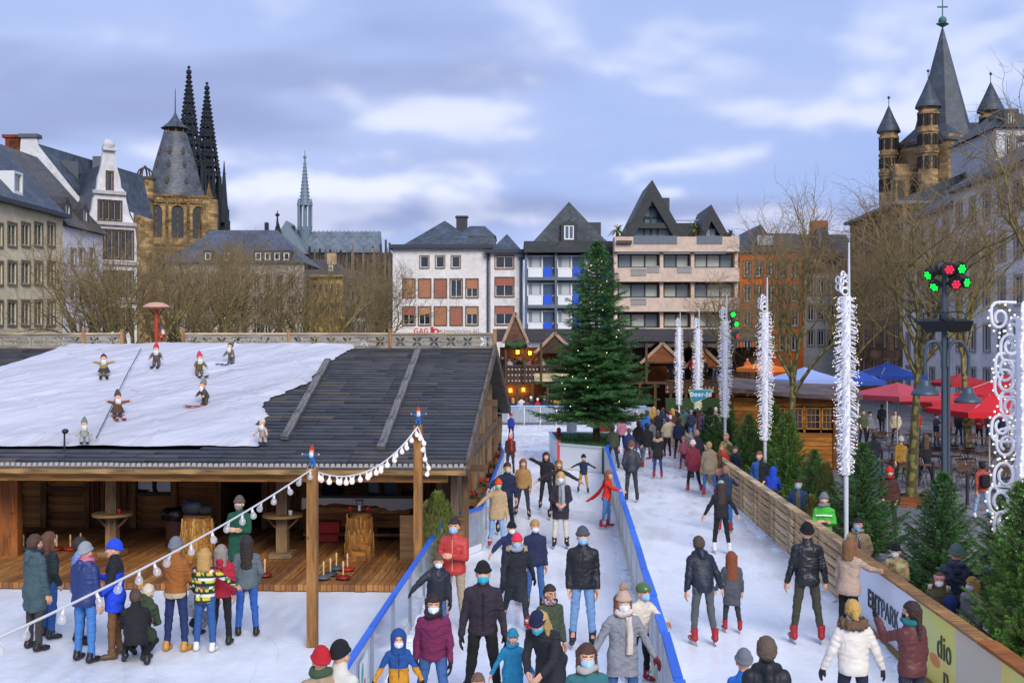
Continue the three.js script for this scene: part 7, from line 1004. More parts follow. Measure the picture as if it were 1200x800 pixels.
function person(q) {
  // q: px, top (row of head top), h, face (deg, 0 = to camera, 90 = to image left... see below), pose, colours
  const h = q.h, tot = h + (q.skate ? 0.055 : 0) - (q.drop || 0), dist = q.d || F * (HC - tot - (q.base || 0)) / (q.top - 405), pos = P(q.px, 405, dist).setY(q.base || 0), lod = q.lod ?? (dist < 23 ? 0 : dist < 42 ? 1 : 2), cell = Math.min(0.05, Math.max(0.0155, dist * 0.00105));
  const t = thing('person', q.label, 'person', pos, (q.face || 0) * Math.PI / 180 + YAW - Math.atan((q.px - 600) / F) * 0, q.group), k = h / 1.75, ps = { lean: 0, side: 0, twist: 0, hy: 0, hp: 0, ...POSE[q.pose || 'stand'], ...(q.p || {}) }, D2 = Math.PI / 180, kid = h < 1.42, hs = kid ? 1.24 : 1.07, seed = (q.px * 7.3 + h * 31) % 97;
  const tn0 = q.tone ?? 0, skc = hex(SKIN[tn0]);
  const Rt = mul(RZ(-ps.side * D2), RX(ps.lean * D2), RY(ps.twist * D2)), hipY = 0.92 * k; let pel = V(0, hipY, 0);
  const J = {}; const S = (v) => v.multiplyScalar(k), T3 = (v) => dirOf(Rt, S(v)).add(pel);
  // legs first, so that the pelvis drops to put the lower foot on the ground
  const leg = (s, a) => { const A = mul(RZ(s * a[1] * D2), RX(-a[0] * D2)), hp = S(V(s * 0.092, -0.02, 0)), kn = hp.clone().add(dirOf(A, S(V(0, -0.43, 0)))), B = mul(A, RX(a[2] * D2)), an = kn.clone().add(dirOf(B, S(V(0, -0.4, 0)))); return { hp, kn, an, B, pitch: Math.max(-0.6, Math.min(1.0, (a[2] - a[0]) * D2)) }; };
  const LL = leg(1, ps.lL), LR = leg(-1, ps.lR), low = Math.min(LL.an.y, LR.an.y), lift = q.skate ? 0.055 : 0; pel.y = -low + 0.088 * k + lift * k; pel.z = ps.lean > 20 ? -0.06 * k : 0;
  for (const l of [LL, LR]) for (const n of ['hp', 'kn', 'an']) l[n].add(pel);
  const ch = T3(V(0, 0.42, 0)), nk = T3(V(0, 0.55, -0.005)), hdB = T3(V(0, 0.568, 0.008));
  const arm = (s, a) => { const A = mul(Rt, RZ(s * a[1] * D2), RX(-a[0] * D2), RY(-s * a[3] * D2)), sh = T3(V(s * 0.166, 0.432, -0.01)), el = sh.clone().add(dirOf(A, S(V(0, -0.28, 0)))), B = mul(A, RX(-a[2] * D2)), wr = el.clone().add(dirOf(B, S(V(0, -0.25, 0)))); return { sh, el, wr, B, s }; };
  const AL = arm(1, ps.L), AR = arm(-1, ps.R), arms = [AL, AR], legs = [LL, LR];
  const all = [pel, ch, hdB, ...arms.flatMap((a) => [a.sh, a.el, a.wr]), ...legs.flatMap((l) => [l.hp, l.kn, l.an])], lo = [1e9, 1e9, 1e9], hi = [-1e9, -1e9, -1e9]; for (const v of all) { ['x', 'y', 'z'].forEach((c, i) => { lo[i] = Math.min(lo[i], v[c] - 0.3 * k); hi[i] = Math.max(hi[i], v[c] + 0.3 * k); }); }
  // --- body: one continuous surface (mostly under the clothes) with head and hands
  const bc = Math.max(cell, 0.026), Bf = new Field(lo, hi, bc), kr = k;
  Bf.cap(pel, ch, 0.075 * kr, 0.075 * kr, 0.03); Bf.cap(ch, nk, 0.07 * kr, 0.046 * kr, 0.03); for (const a of arms) { Bf.cap(ch, a.sh, 0.055 * kr, 0.045 * kr, 0.02); Bf.cap(a.sh, a.el, 0.04 * kr, 0.034 * kr, 0.015); Bf.cap(a.el, a.wr, 0.033 * kr, 0.028 * kr, 0.015); } for (const l of legs) { Bf.cap(pel, l.hp, 0.075 * kr, 0.065 * kr, 0.02); Bf.cap(l.hp, l.kn, 0.062 * kr, 0.044 * kr, 0.02); Bf.cap(l.kn, l.an, 0.04 * kr, 0.036 * kr, 0.02); }
  const bodyG = colorize(Bf.geo(), () => skc), parts = [bodyG];
  const HM = new THREE.Matrix4().makeTranslation(hdB.x, hdB.y, hdB.z).multiply(mul(RZ(-ps.side * 0.4 * D2), RX(ps.lean * D2 * 0.45), RY((ps.hy + ps.twist) * D2), RX(ps.hp * D2))).multiply(new THREE.Matrix4().makeScale(k * hs, k * hs, k * hs)).multiply(new THREE.Matrix4().makeTranslation(0, -0.03, 0));
  { const top = V(0, 0.27, 0).applyMatrix4(HM), d2 = q.d || F * (HC - top.y - (q.base || 0)) / (q.top - 405), off = V(top.x, 0, top.z).applyAxisAngle(V(0, 1, 0), t.rotation.y); t.position.copy(P(q.px, 405, d2).setY(q.base || 0)).sub(off); }
  parts.push(headGeo(lod, tn0).clone().applyMatrix4(HM));
  const gl = q.glove ? mat(q.glove, 0.8) : null;
  for (const a of arms) { const M = new THREE.Matrix4().makeTranslation(a.wr.x, a.wr.y, a.wr.z).multiply(a.B).multiply(RY(a.s * -1.1)).multiply(new THREE.Matrix4().makeScale(-a.s * k * (kid ? 1.08 : 1), k, k)); let g = handGeo(lod, q.grip ? 1 : 0, gl ? 0.003 : 0).clone().applyMatrix4(M); if (a.s > 0) { const ix = g.index; const ar = Array.from(ix.array); for (let i = 0; i < ar.length; i += 3) { const z = ar[i]; ar[i] = ar[i + 1]; ar[i + 1] = z; } g.setIndex(ar); } g.computeVertexNormals(); if (gl) mesh('glove', g, gl, t); else parts.push(colorize(g, () => skc)); }
  mesh('body', mergeGeometries(parts), once('skinmat', () => new THREE.MeshStandardMaterial({ vertexColors: true, roughness: 0.6 })), t);
  // --- trousers
  const tw = q.tw ?? 1, Tf = new Field([lo[0], lo[1], lo[2]], [hi[0], pel.y + 0.25 * k, hi[2]], cell);
  Tf.cap(pel.clone().add(S(V(-0.055, 0.02, -0.01))), pel.clone().add(S(V(0.055, 0.02, -0.01))), 0.104 * kr, 0.104 * kr, 0.03); for (const l of legs) { Tf.cap(l.hp, l.kn, 0.086 * kr * tw, 0.063 * kr * tw, 0.03); Tf.cap(l.kn, l.an, 0.062 * kr * tw, (q.flare ? 0.085 : 0.05) * kr * tw, 0.025); Tf.cap(l.hp.clone().add(S(V(0, -0.03, -0.02))), pel.clone().add(S(V(0, -0.02, -0.025))), 0.086 * kr, 0.085 * kr, 0.03); }
  const bootTop = q.skate ? 0.1 * k : -0.045 * k; Tf.clip((x, y, z) => { let m = -1; for (const l of legs) { const dx = x - l.an.x, dy = y - l.an.y, dz = z - l.an.z; if (dx * dx + dy * dy + dz * dz > 0.0784 * k * k) continue; const ax = l.kn.x - l.an.x, ay = l.kn.y - l.an.y, az = l.kn.z - l.an.z, v = bootTop - (dx * ax + dy * ay + dz * az) / Math.hypot(ax, ay, az); if (v > m) m = v; } return m; });
  mesh('trousers', muv(wrinkle(Tf.geo(), 0.016, 11, seed)), mat(q.tr || '#23262e', 0.9, { bumpMap: T.fold, bumpScale: 0.02, key: 'fold' }), t);
  // --- jacket
  const st = q.st || 'jacket', puff = st === 'puffer', hem = (q.hem ?? { sweater: 0.1, jacket: 0.1, puffer: 0.1, parka: 0.24, coat: 0.42 }[st]) * k, fat = { sweater: 0.94, jacket: 1, puffer: 1.1, parka: 1.06, coat: 1.02 }[st] * (q.fat || 1), am = puff ? 0.011 : 0, pr = 0.075 * k;
  const Jf = new Field(lo, [hi[0], hi[1] + 0.05, hi[2]], cell), up = dirOf(Rt, V(0, 1, 0));
  for (const s of [-1, 1]) { Jf.cap(T3(V(s * 0.066, -0.02, 0)), T3(V(s * 0.076, 0.36, 0)), 0.104 * kr * fat, 0.112 * kr * fat, 0.045, am, pr); Jf.cap(T3(V(s * 0.025, 0.475, -0.012)), T3(V(s * 0.15, 0.425, -0.01)), 0.07 * kr * fat, 0.062 * kr * fat, 0.05); if (hem > 0.11 * k) { const kn = (s > 0 ? LL : LR).kn.clone().lerp((LL.kn.clone().add(LR.kn)).multiplyScalar(0.5), 0.45), e = pel.clone().add(S(V(s * 0.07, 0, 0))).lerp(kn, Math.min(1.15, (hem + 0.06 * k) / (0.45 * k))); Jf.cap(T3(V(s * 0.075, 0, 0)), e, 0.122 * kr * fat, (0.125 + 0.02 * hem) * kr * fat, 0.05, am, pr); } }
  Jf.cap(T3(V(0, -0.06, -0.01)), T3(V(0, 0.4, 0)), 0.128 * kr * fat, 0.118 * kr * fat, 0.04, am, pr); if (ps.lean < 20) Jf.cap(pel.clone().add(V(-0.05 * k, -0.05 * k, -0.02 * k)), pel.clone().add(V(0.05 * k, -0.05 * k, -0.02 * k)), 0.125 * kr * fat, 0.125 * kr * fat, 0.05);
  for (const a of arms) { Jf.cap(a.sh, a.el, 0.064 * kr * fat, 0.055 * kr * fat, 0.016, am * 0.8, pr); Jf.cap(a.el, a.wr.clone().lerp(a.el, 0.04), 0.055 * kr * fat, 0.043 * kr * fat, 0.014, am * 0.6, pr); }
  Jf.cap(T3(V(0, 0.5, -0.01)), T3(V(0, 0.572, 0.006)), 0.08 * kr, 0.072 * kr, 0.03); if (q.hood === 1) { for (const [a, b] of [[V(-0.1, 0.52, -0.03), V(0, 0.53, -0.12)], [V(0.1, 0.52, -0.03), V(0, 0.53, -0.12)], [V(0, 0.54, -0.11), V(0, 0.44, -0.14)]]) Jf.cap(T3(a), T3(b), 0.046 * kr, 0.05 * kr, 0.03); }
  const hemC = pel.clone().add(V(0, -hem, 0)); Jf.clip((x, y, z) => { const d = hemC.y - y + (z - pel.z) * 0.08, r = Math.hypot(x - pel.x, z - pel.z); return r > 0.27 * k || y > pel.y ? -1 : d; });
  const jg = muv(wrinkle(Jf.geo(), puff ? 0.012 : 0.022, 9, seed + 3)); let jm = mat(q.jk, q.shiny || (puff ? 0.55 : 0.85), { bumpMap: T.fold, bumpScale: puff ? 0.012 : 0.022, key: 'fold' + puff });
  if (q.jk2 || q.pat) { const a = hex(q.jk), b = hex(q.jk2 || q.jk), cc = (q.pat3 ? [q.pat3] : []).map(hex); const inv = new THREE.Matrix4().copy(Rt).transpose(); const tmp = V(0, 0, 0); colorize(jg, (x, y, z) => { tmp.set(x, y, z).sub(pel).applyMatrix4(inv).multiplyScalar(1 / k); if (q.pat === 'low') return tmp.y < (q.cut ?? 0.2) ? b : a; if (q.pat === 'yoke') return tmp.y > 0.34 || Math.abs(tmp.x) > 0.2 && tmp.y > 0.2 ? b : a; if (q.pat === 'camo') { const n = vnoise(x * 14, y * 14, z * 14); return n > 0.6 ? b : n < 0.36 ? cc[0] : a; } if (q.pat === 'knit') { const r = Math.floor((tmp.y + 1) * 22), u = Math.floor((tmp.x + tmp.z) * 30 + 50); const hh = hash3(u, r, 4); return r % 3 === 0 ? (hh > 0.5 ? hex('#c9c23a') : a) : r % 3 === 1 ? (hh > 0.6 ? b : hh < 0.2 ? hex('#b8322a') : hex('#2d6a4a')) : a; } if (q.pat === 'open') return Math.abs(tmp.x) < 0.05 && tmp.z > 0.05 && tmp.y > -0.1 ? b : a; if (q.pat === 'side') return tmp.x > 0.02 ? b : a; return a; }); jm = once('vcloth', () => new THREE.MeshStandardMaterial({ vertexColors: true, roughness: 0.85, bumpMap: T.fold, bumpScale: 0.02 })); }
  const jk = mesh(st === 'coat' ? 'coat' : st === 'sweater' ? 'sweater' : 'jacket', jg, jm, t);
  if (q.zip && lod < 2) { const z = []; for (let i = 0; i <= 6; i++) z.push(T3(V(0, -0.02 + 0.5 * i / 6, 0.122 * fat + (puff ? 0.006 : 0) + 0.004))); mesh('zip', tube(z, 0.007, 8, 5), mat(q.zip, 0.5), jk); }
  // --- shoes or skates
  for (const l of legs) { const M = new THREE.Matrix4().makeTranslation(l.an.x, l.an.y, l.an.z).multiply(RY((l === LL ? 1 : -1) * 0.16)).multiply(RX(l.an.y - (0.088 + lift) * k > 0.03 ? l.pitch : 0)).multiply(new THREE.Matrix4().makeScale(k, k, k)); const sh = mesh(q.skate ? 'ice_skate' : 'shoe', shoeGeo(q.skate ? 1 : 0, lod), mat(q.shoe || '#1c1a1a', 0.5), t); sh.applyMatrix4(q.skate ? M.multiply(new THREE.Matrix4().makeTranslation(0, -0.055, 0)) : M); if (q.skate && lod < 2) { mesh('blade', bladeGeo, once('steel', () => mat('#b9bec4', 0.3, { metalness: 0.8 })), sh); if (q.shoe2 || q.shoe === RS) mesh('buckle', [bx(0, 0.02, 0.075, 0.09, 0.03, 0.02), bx(0, 0.12, 0.05, 0.1, 0.03, 0.02)], mat(q.shoe2 || '#c9c4c0', 0.5), sh); } }
  // --- head gear
  const put = (n, g, m, extra) => { const o = mesh(n, g, m, t); o.applyMatrix4(extra ? HM.clone().multiply(extra) : HM); return o; };
  if (q.hair && !(q.hat && q.hat[0] === 'hood') && !(q.hat && q.hair[0] === 'short' )) put('hair', hairGeo(q.hair[0], lod), mat(q.hair[1], 0.75));
  if (q.hat) { const ho = put(q.hat[0] === 'hood' ? 'hood' : q.hat[0] === 'helmet' ? 'helmet' : q.hat[0] === 'band' ? 'headband' : 'hat', hatGeo(q.hat[0] === 'pom' ? 'beanie' : q.hat[0], lod), mat(q.hat[1], q.hat[0] === 'helmet' ? 0.3 : 0.95)); if (q.hat[0] === 'pom') mesh('pompom', wrinkle(new THREE.IcosahedronGeometry(0.05, 3), 0.02, 60, 1).translate(0, 0.315, -0.015), mat(q.hat[2] || q.hat[1], 1), ho); }
  if (q.mask) put('face_mask', maskGeo(lod), mat(q.mask, 0.85));
  if (q.beard) put('beard', maskGeo(lod), mat(q.beard, 0.95));
  if (q.glasses && lod < 2) put('glasses', [new THREE.TorusGeometry(0.019, 0.003, 5, 12).translate(-0.032, 0.125, 0.098), new THREE.TorusGeometry(0.019, 0.003, 5, 12).translate(0.032, 0.125, 0.098), bx(0, 0.127, 0.1, 0.02, 0.004, 0.004)], mat('#1a1a1c', 0.4));
  if (q.scarf) { const pts = []; for (let i = 0; i <= 14; i++) { const a = i / 14 * 6.6; pts.push(T3(V(0.085 * Math.sin(a), 0.56 + 0.012 * Math.sin(a * 2), 0.01 + 0.09 * Math.cos(a)))); } const g = [tube(pts, 0.042 * k, 28, 8)]; if (q.tail) g.push(tube([T3(V(0.04, 0.52, 0.1)), T3(V(0.05, 0.3, 0.15)), T3(V(0.055, 0.05, 0.155))], 0.045 * k, 8, 8)); const sg = jitter(merge(g), 0.012, 18); let sm = mat(q.scarf, 0.95); if (q.scarf2) { const a = hex(q.scarf), b = hex(q.scarf2); colorize(sg, (x, y, z) => (Math.floor(y * 28) + Math.floor((x + z) * 28)) % 2 ? a : b); sm = once('vcloth', () => new THREE.MeshStandardMaterial({ vertexColors: true, roughness: 0.85, bumpMap: T.fold, bumpScale: 0.02 })); } mesh('scarf', sg, sm, t); }
  if (q.fur) { const pts = []; for (let i = 0; i <= 12; i++) { const a = -2.4 + i / 12 * 4.8; pts.push(T3(V(0.13 * Math.sin(a), 0.52 - 0.02 * Math.cos(a), -0.03 - 0.1 * Math.cos(a)))); } mesh('fur_collar', wrinkle(new THREE.TubeGeometry(new THREE.CatmullRomCurve3(pts), 40, 0.06 * k, 14), 0.07, 42, 2), mat(q.fur, 1), t); }
  if (q.bag) { const c = T3(V(0, 0.24, -0.2)); const b = mesh('backpack', wrinkle(new RoundedBoxGeometry(0.28 * k, 0.4 * k, 0.16 * k, 3, 0.06), 0.01, 12, 2), mat(q.bag, 0.85), t); b.applyMatrix4(new THREE.Matrix4().makeTranslation(c.x, c.y, c.z).multiply(Rt)); }
  if (q.cape) { const g = new THREE.PlaneGeometry(0.55 * k, 0.75 * k, 8, 10), p = g.attributes.position; for (let i = 0; i < p.count; i++) { const x = p.getX(i), y = p.getY(i), f = 0.5 - y / (0.75 * k); p.setXYZ(i, x * (0.55 + 0.7 * f) - 0.05 * f, y * 0.95, -0.13 * k - 0.42 * f * f * k + 0.05 * Math.sin(x * 20 + f * 4) * f); } g.computeVertexNormals(); const c = T3(V(0, 0.15, 0)); g.applyMatrix4(new THREE.Matrix4().makeTranslation(c.x, c.y, c.z).multiply(Rt)); mesh('cape', g, mat(q.cape, 0.85, { side: THREE.DoubleSide }), t); }
  if (q.stripe) mesh('stripe', [tube([T3(V(-0.17, 0.33, 0.105)), T3(V(0, 0.34, 0.135)), T3(V(0.17, 0.33, 0.105))], 0.022 * k, 10, 6)], mat(q.stripe, 0.7), jk);
  if (q.phone) { const c = arms[0].wr.clone().add(arms[1].wr).multiplyScalar(0.5).add(dirOf(Rt, V(0, -0.02, 0.08))); mesh('held_phone', rbx(0, 0, 0, 0.15, 0.08, 0.012, 0.005).rotateX(-0.9).translate(c.x, c.y, c.z), mat('#16203a', 0.2), t); }
  return t;
}
// ---------- the people ----------
const RS = '#981a22', BS = '#1d1b1d', JN = '#3a5f94', LJ = '#7fa3cc', DJ = '#27364f', BK = '#15161a', NV = '#1c2440', MW = '#dfe2e8', MB = '#8fbfe0', MT = '#2fa9c0';
{
  const SK = 'skaters on the rink', SP = 'spectators behind the plank fence', CU = 'people gathered on the curling ice', SQ = 'people walking on the square';
  const sk = (o) => person({ skate: 1, shoe: RS, pose: 'skate', group: SK, ...o }), sp = (o) => person({ group: SP, pose: 'pocket', ...o });
  // foreground, left lane
  person({ px: 376, top: 757, h: 1.72, face: 200, st: 'coat', jk: '#a08a72', hat: ['beanie', '#b01c28'], scarf: '#3a5238', tr: BK, label: 'person in red knitted hat and tan coat at the bottom edge', group: SK });
  person({ px: 399, top: 750, h: 1.76, face: 150, st: 'jacket', jk: '#1f2a44', jk2: '#c9c6be', pat: 'yoke', hat: ['beanie', '#15161a'], tr: BK, label: 'person in black beanie and navy jacket beside the red hat', group: SK });
  sk({ px: 467, top: 738, h: 1.22, face: 8, pose: 'wings', jk: '#1c4a8a', jk2: '#c98a1c', pat: 'low', cut: 0.2, hat: ['hood', '#1b4684'], mask: MW, tr: NV, glove: '#1a1a1e', tone: 0, zip: '#1a2a4a', label: 'child in blue hood with blue and mustard jacket' });
  sk({ px: 508, top: 695, h: 1.66, face: 4, pose: 'skate', st: 'jacket', jk: '#6d1f4a', hair: ['bob', '#2a1c1a'], mask: MW, tr: JN, glove: '#1d1a22', scarf: '#2a2026', label: 'woman in plum jacket and jeans with dark hair' });
  sk({ px: 566, top: 658, h: 1.88, face: 3, pose: 'glide', jk: '#2e2430', hat: ['beanie', BK], mask: MT, tr: '#101114', glove: BK, fat: 1.02, zip: '#15121a', shoe: BS, label: 'tall man in dark purple jacket with turquoise mask' });
  sk({ px: 514, top: 649, h: 1.45, face: 10, pose: 'railR', st: 'puffer', jk: '#1a1e2c', hair: ['short', '#5a4330'], mask: MW, tr: JN, glove: BK, hood: 1, label: 'boy in navy puffer reaching out to the clear wall' });
  sk({ px: 532, top: 606, h: 1.82, face: -10, pose: 'chest', p: { L: [30, 10, 85, 40], R: [10, 14, 40, 30] }, st: 'puffer', jk: '#b5342e', hair: ['short', '#2c211c'], mask: MB, tr: '#a3927a', zip: '#d8b48a', label: 'man in red puffer jacket and light blue mask by the wall' });
  sk({ px: 601, top: 737, h: 1.12, face: 5, pose: 'wings', st: 'parka', jk: '#1f7fa8', hat: ['beanie', '#2a7f9c'], scarf: '#2a8ab0', tr: '#1c6a90', label: 'small child in turquoise snowsuit and hat' });
  sk({ px: 627, top: 720, h: 1.72, face: -25, pose: 'bend', st: 'coat', jk: '#202228', hat: ['beanie', '#1c2040'], mask: MT, hair: ['long', '#b89458'], tr: BK, label: 'blonde woman in black coat bending to the turquoise child' });
  sk({ px: 645, top: 684, h: 1.52, face: 25, pose: 'stand', jk: '#3f4a38', hair: ['short', '#33241c'], scarf: '#3a2430', scarf2: '#c9a8b0', tr: '#2a2c30', glasses: 1, label: 'boy in olive jacket with chequered scarf' });
  sk({ px: 688, top: 753, h: 1.68, face: 5, pose: 'stand', st: 'jacket', jk: '#1e2530', jk2: '#2f6a70', pat: 'yoke', hair: ['bob', '#4a3024'], mask: '#a8c8e0', scarf: '#a9a49c', tr: DJ, label: 'brown-haired woman in dark vest at the bottom edge' });
  sk({ px: 560, top: 788, h: 1.2, face: 0, pose: 'stand', jk: '#4a4448', hair: ['short', '#6a5040'], tr: BK, label: 'child whose brown hair just shows at the bottom edge' });
  sk({ px: 683, top: 617, h: 1.86, face: 0, pose: 'stand', st: 'puffer', jk: '#15171d', hat: ['beanie', '#4a4e56'], mask: MB, tr: '#6f93bd', shoe: '#2a2422', fat: 1.04, zip: '#2a2c34', label: 'man in black puffer and grey beanie with light jeans' });
  sk({ px: 731, top: 692, h: 1.7, face: 10, pose: 'wings', st: 'coat', hem: 0.28, jk: '#85878e', hat: ['pom', '#b89d8c', '#a4846c'], hair: ['long', '#7a4a2e'], mask: MW, scarf: '#cdbfb4', tail: 1, tr: JN, glove: '#7a1f2c', label: 'woman in grey coat with beige bobble hat and scarf' });
  sk({ px: 755, top: 683, h: 1.38, face: 30, pose: 'reachL', jk: '#d9cdbb', hat: ['helmet', '#4a6a3a'], mask: MB, tr: BK, label: 'child in green helmet and cream jacket at the blue rail' });
  sk({ px: 606, top: 625, h: 1.64, face: 5, pose: 'stride', st: 'coat', jk: '#20232c', hat: ['beanie', '#d8304c'], mask: MB, scarf: '#9a9ca4', fur: '#a8977c', tr: '#2a2e38', glove: BK, label: 'woman in pink beanie and long dark quilted coat' });
  sk({ px: 600, top: 611, h: 1.5, face: 15, pose: 'railR', jk: '#1e2850', hat: ['beanie', '#12141a'], mask: MW, tr: NV, label: 'boy in navy with black beanie stretching an arm sideways' });
  sk({ px: 627, top: 608, h: 1.6, face: 8, pose: 'stand', jk: '#20284a', hair: ['short', '#a8844c'], mask: MW, tr: JN, shoe: BS, label: 'blond boy in navy jacket behind the pink beanie' });
  // middle, left lane
  sk({ px: 584, top: 561, h: 1.6, face: 5, pose: 'railR', st: 'coat', hem: 0.25, jk: '#b09672', hat: ['beanie', '#d84a1c'], mask: '#7fb89a', tr: '#7fa0cc', label: 'person in orange beanie and beige coat holding the wall' });
  sk({ px: 595, top: 541, h: 1.8, face: 12, pose: 'railR', jk: '#18223e', hair: ['short', '#3a2a22'], mask: '#b9c79a', tr: '#14161c', shoe: BS, label: 'man in navy jacket behind the orange beanie' });
  sk({ px: 613, top: 537, h: 1.64, face: 0, jk: '#a07a4a', hair: ['long', '#7a5232'], tr: '#2a2f3e', shoe: BS, label: 'long-haired woman in tan jacket behind the navy man' });
  sk({ px: 657, top: 552, h: 1.76, face: 0, pose: 'chest', p: { L: [10, 14, 70, 40], R: [10, 14, 70, 40] }, st: 'coat', hem: 0.3, jk: '#2b2230', jk2: '#8a8e94', pat: 'open', hair: ['bob', '#b59a5c'], scarf: '#9aa0a6', tail: 1, mask: MW, tr: '#c9c2b4', shoe: BS, label: 'woman in long grey scarf and cream trousers' });
  sk({ px: 640, top: 529, h: 1.66, face: 0, pose: 'wave', jk: '#17191f', hair: ['bob', '#2a1c1a'], tr: '#1c1f28', shoe: BS, label: 'dark-haired woman in black waving one arm' });
  sk({ px: 655, top: 538, h: 1.64, face: 10, pose: 'wide', jk: '#2a2022', hair: ['long', '#8a5a34'], tr: '#2a2c38', shoe: BS, label: 'long-haired woman in dark jacket with arms spread' });
  sk({ px: 684, top: 532, h: 1.22, face: 0, pose: 'wide', jk: '#1a2644', hat: ['beanie', '#17191f'], tr: '#b0842c', shoe: BS, label: 'boy in navy jacket and mustard trousers with arms out' });
  sk({ px: 714, top: 551, h: 1.48, face: 70, pose: 'reach', jk: '#c9281c', hair: ['long', '#7a4a2a'], tr: '#4a78b0', cape: '#d8201c', label: 'girl in bright red cape gripping the blue rail' });
  sk({ px: 598, top: 507, h: 1.5, face: 0, jk: '#3a2a26', hat: ['beanie', '#c9b0a4'], scarf: '#c02028', tail: 1, tr: '#2a2e3c', shoe: BS, pose: 'stand', label: 'person with red scarf at the hut side of the rink' });
  sk({ px: 599, top: 484, h: 1.3, face: 180, jk: '#1c2f8a', hat: ['beanie', '#b02430'], tr: NV, shoe: BS, pose: 'stand', label: 'child in bright blue jacket and red hat far up the rink' });
  sk({ px: 655, top: 501, h: 1.2, face: 160, jk: '#1f4ab0', hat: ['hood', '#c02a30'], tr: NV, shoe: BS, pose: 'reach', label: 'child in blue and red at the left corner of the island' });
  sk({ px: 670, top: 489, h: 1.66, face: 180, d: 53, jk: '#7d7f86', hair: ['short', '#8a7460'], tr: LJ, shoe: BS, pose: 'stand', label: 'person in grey jacket behind the tree island' });
  // right lane
  sk({ px: 740, top: 516, h: 1.82, face: 182, pose: 'pocket', st: 'puffer', jk: '#2a2d38', hat: ['beanie', '#7a4a34'], tr: '#2c3038', shoe: BS, label: 'man in dark grey puffer and brown hat seen from behind' });
  sk({ px: 771, top: 506, h: 1.62, face: 175, pose: 'chest', st: 'parka', jk: '#1c1a1e', fur: '#b89c7c', hair: ['short', '#3a2a22'], tr: '#25407c', label: 'woman in black fur-collared parka and blue jeans' });
  sk({ px: 758, top: 495, h: 1.76, face: 190, jk: '#17181c', hair: ['short', '#241c1a'], tr: '#6a6d72', label: 'man in black jacket and grey trousers seen from behind' });
  sk({ px: 718, top: 497, h: 1.72, face: 178, jk: '#3a4030', hair: ['short', '#2a221e'], tr: NV, shoe: BS, label: 'person in olive jacket beside the fir trunk' });
  sk({ px: 737, top: 501, h: 1.6, face: 186, jk: '#1f2c58', hair: ['short', '#6a4a30'], tr: '#27364f', shoe: BS, label: 'person in navy behind the brown hat' });
  sk({ px: 796, top: 489, h: 1.76, face: 170, jk: '#1c2648', hair: ['short', '#3a2c26'], tr: '#171a24', label: 'man in navy jacket with arm towards the fence' });
  sk({ px: 801, top: 511, h: 1.25, face: 190, jk: '#8f4a5c', hat: ['beanie', '#b06a78'], tr: '#4a2a3a', label: 'child in dusky pink beside the navy jacket' });
  sk({ px: 812, top: 515, h: 1.68, face: 182, st: 'parka', jk: '#7a2436', hat: ['beanie', '#d8c4cc'], tr: '#16171c', label: 'person in burgundy parka and pale hat from behind' });
  sk({ px: 831, top: 517, h: 1.72, face: 178, st: 'parka', jk: '#8a7c66', hair: ['short', '#a88a5c'], tr: '#3a5f94', label: 'blond person in beige parka and jeans' });
  sk({ px: 816, top: 503, h: 1.75, face: 200, jk: '#1f2028', hair: ['short', '#a07c68'], tr: '#1a1c24', shoe: BS, label: 'man in dark jacket behind the burgundy parka' });
  sk({ px: 843, top: 530, h: 1.32, face: 170, jk: '#c98a9a', hair: ['long', '#5a3a28'], mask: MW, tr: '#2c3450', label: 'child in pale pink jacket by the fence' });
  sk({ px: 851, top: 545, h: 1.66, face: 160, pose: 'reach', jk: '#1c2f4a', hair: ['short', '#8a6c4c'], tr: '#2f5a94', label: 'person in dark blue jacket leaning to the fence' });
  sk({ px: 845, top: 563, h: 1.62, face: 182, pose: 'wings', jk: '#1a1820', hat: ['beanie', '#8fa39a'], hair: ['long', '#3a2822'], tr: '#16171c', shoe: '#cfd2d8', label: 'woman in black jacket and mint beanie with arms held out' });
  sk({ px: 818, top: 627, h: 1.7, face: 190, pose: 'holdR', p: { lean: 22 }, st: 'puffer', jk: '#1a2030', hair: ['short', '#4a3c34'], tr: '#4f5358', hood: 1, shoe2: '#d8d4d0', label: 'man in navy puffer holding the girl by the hand' });
  sk({ px: 857, top: 645, h: 1.28, face: 180, pose: 'hold', st: 'coat', hem: 0.36, jk: '#4a4d56', hair: ['long', '#7a3f24'], tr: '#2c3038', label: 'girl in grey hooded coat with auburn hair' });
  sk({ px: 946, top: 612, h: 1.88, face: 178, pose: 'stand', p: { L: [0, 14, 16, 4], R: [0, 14, 14, 4], lL: [0, 8, 2], lR: [0, 8, 2] }, jk: '#16191f', shiny: 0.38, hat: ['beanie', '#0f1014'], tr: '#3a3c32', shoe2: '#d8d4d0', fat: 1.04, label: 'man in black leather jacket and black beanie from behind' });
  sk({ px: 998, top: 629, h: 1.68, face: 130, pose: 'reach', st: 'sweater', fat: 1.08, hem: 0.12, jk: '#b59c88', hair: ['bob', '#7a5434'], tr: '#141518', flare: 1, shoe: BS, label: 'woman in beige sweater and black flared trousers at the fence' });
  sk({ px: 999, top: 701, h: 1.68, face: 178, pose: 'wings', p: { L: [0, 22, 18, 4], R: [0, 24, 16, 4] }, st: 'puffer', jk: '#d6cfc6', hair: ['bun', '#b8924c'], fur: '#6b5140', tr: '#1c2438', glove: '#1a1c22', label: 'blonde woman in white puffer with brown fur collar' });
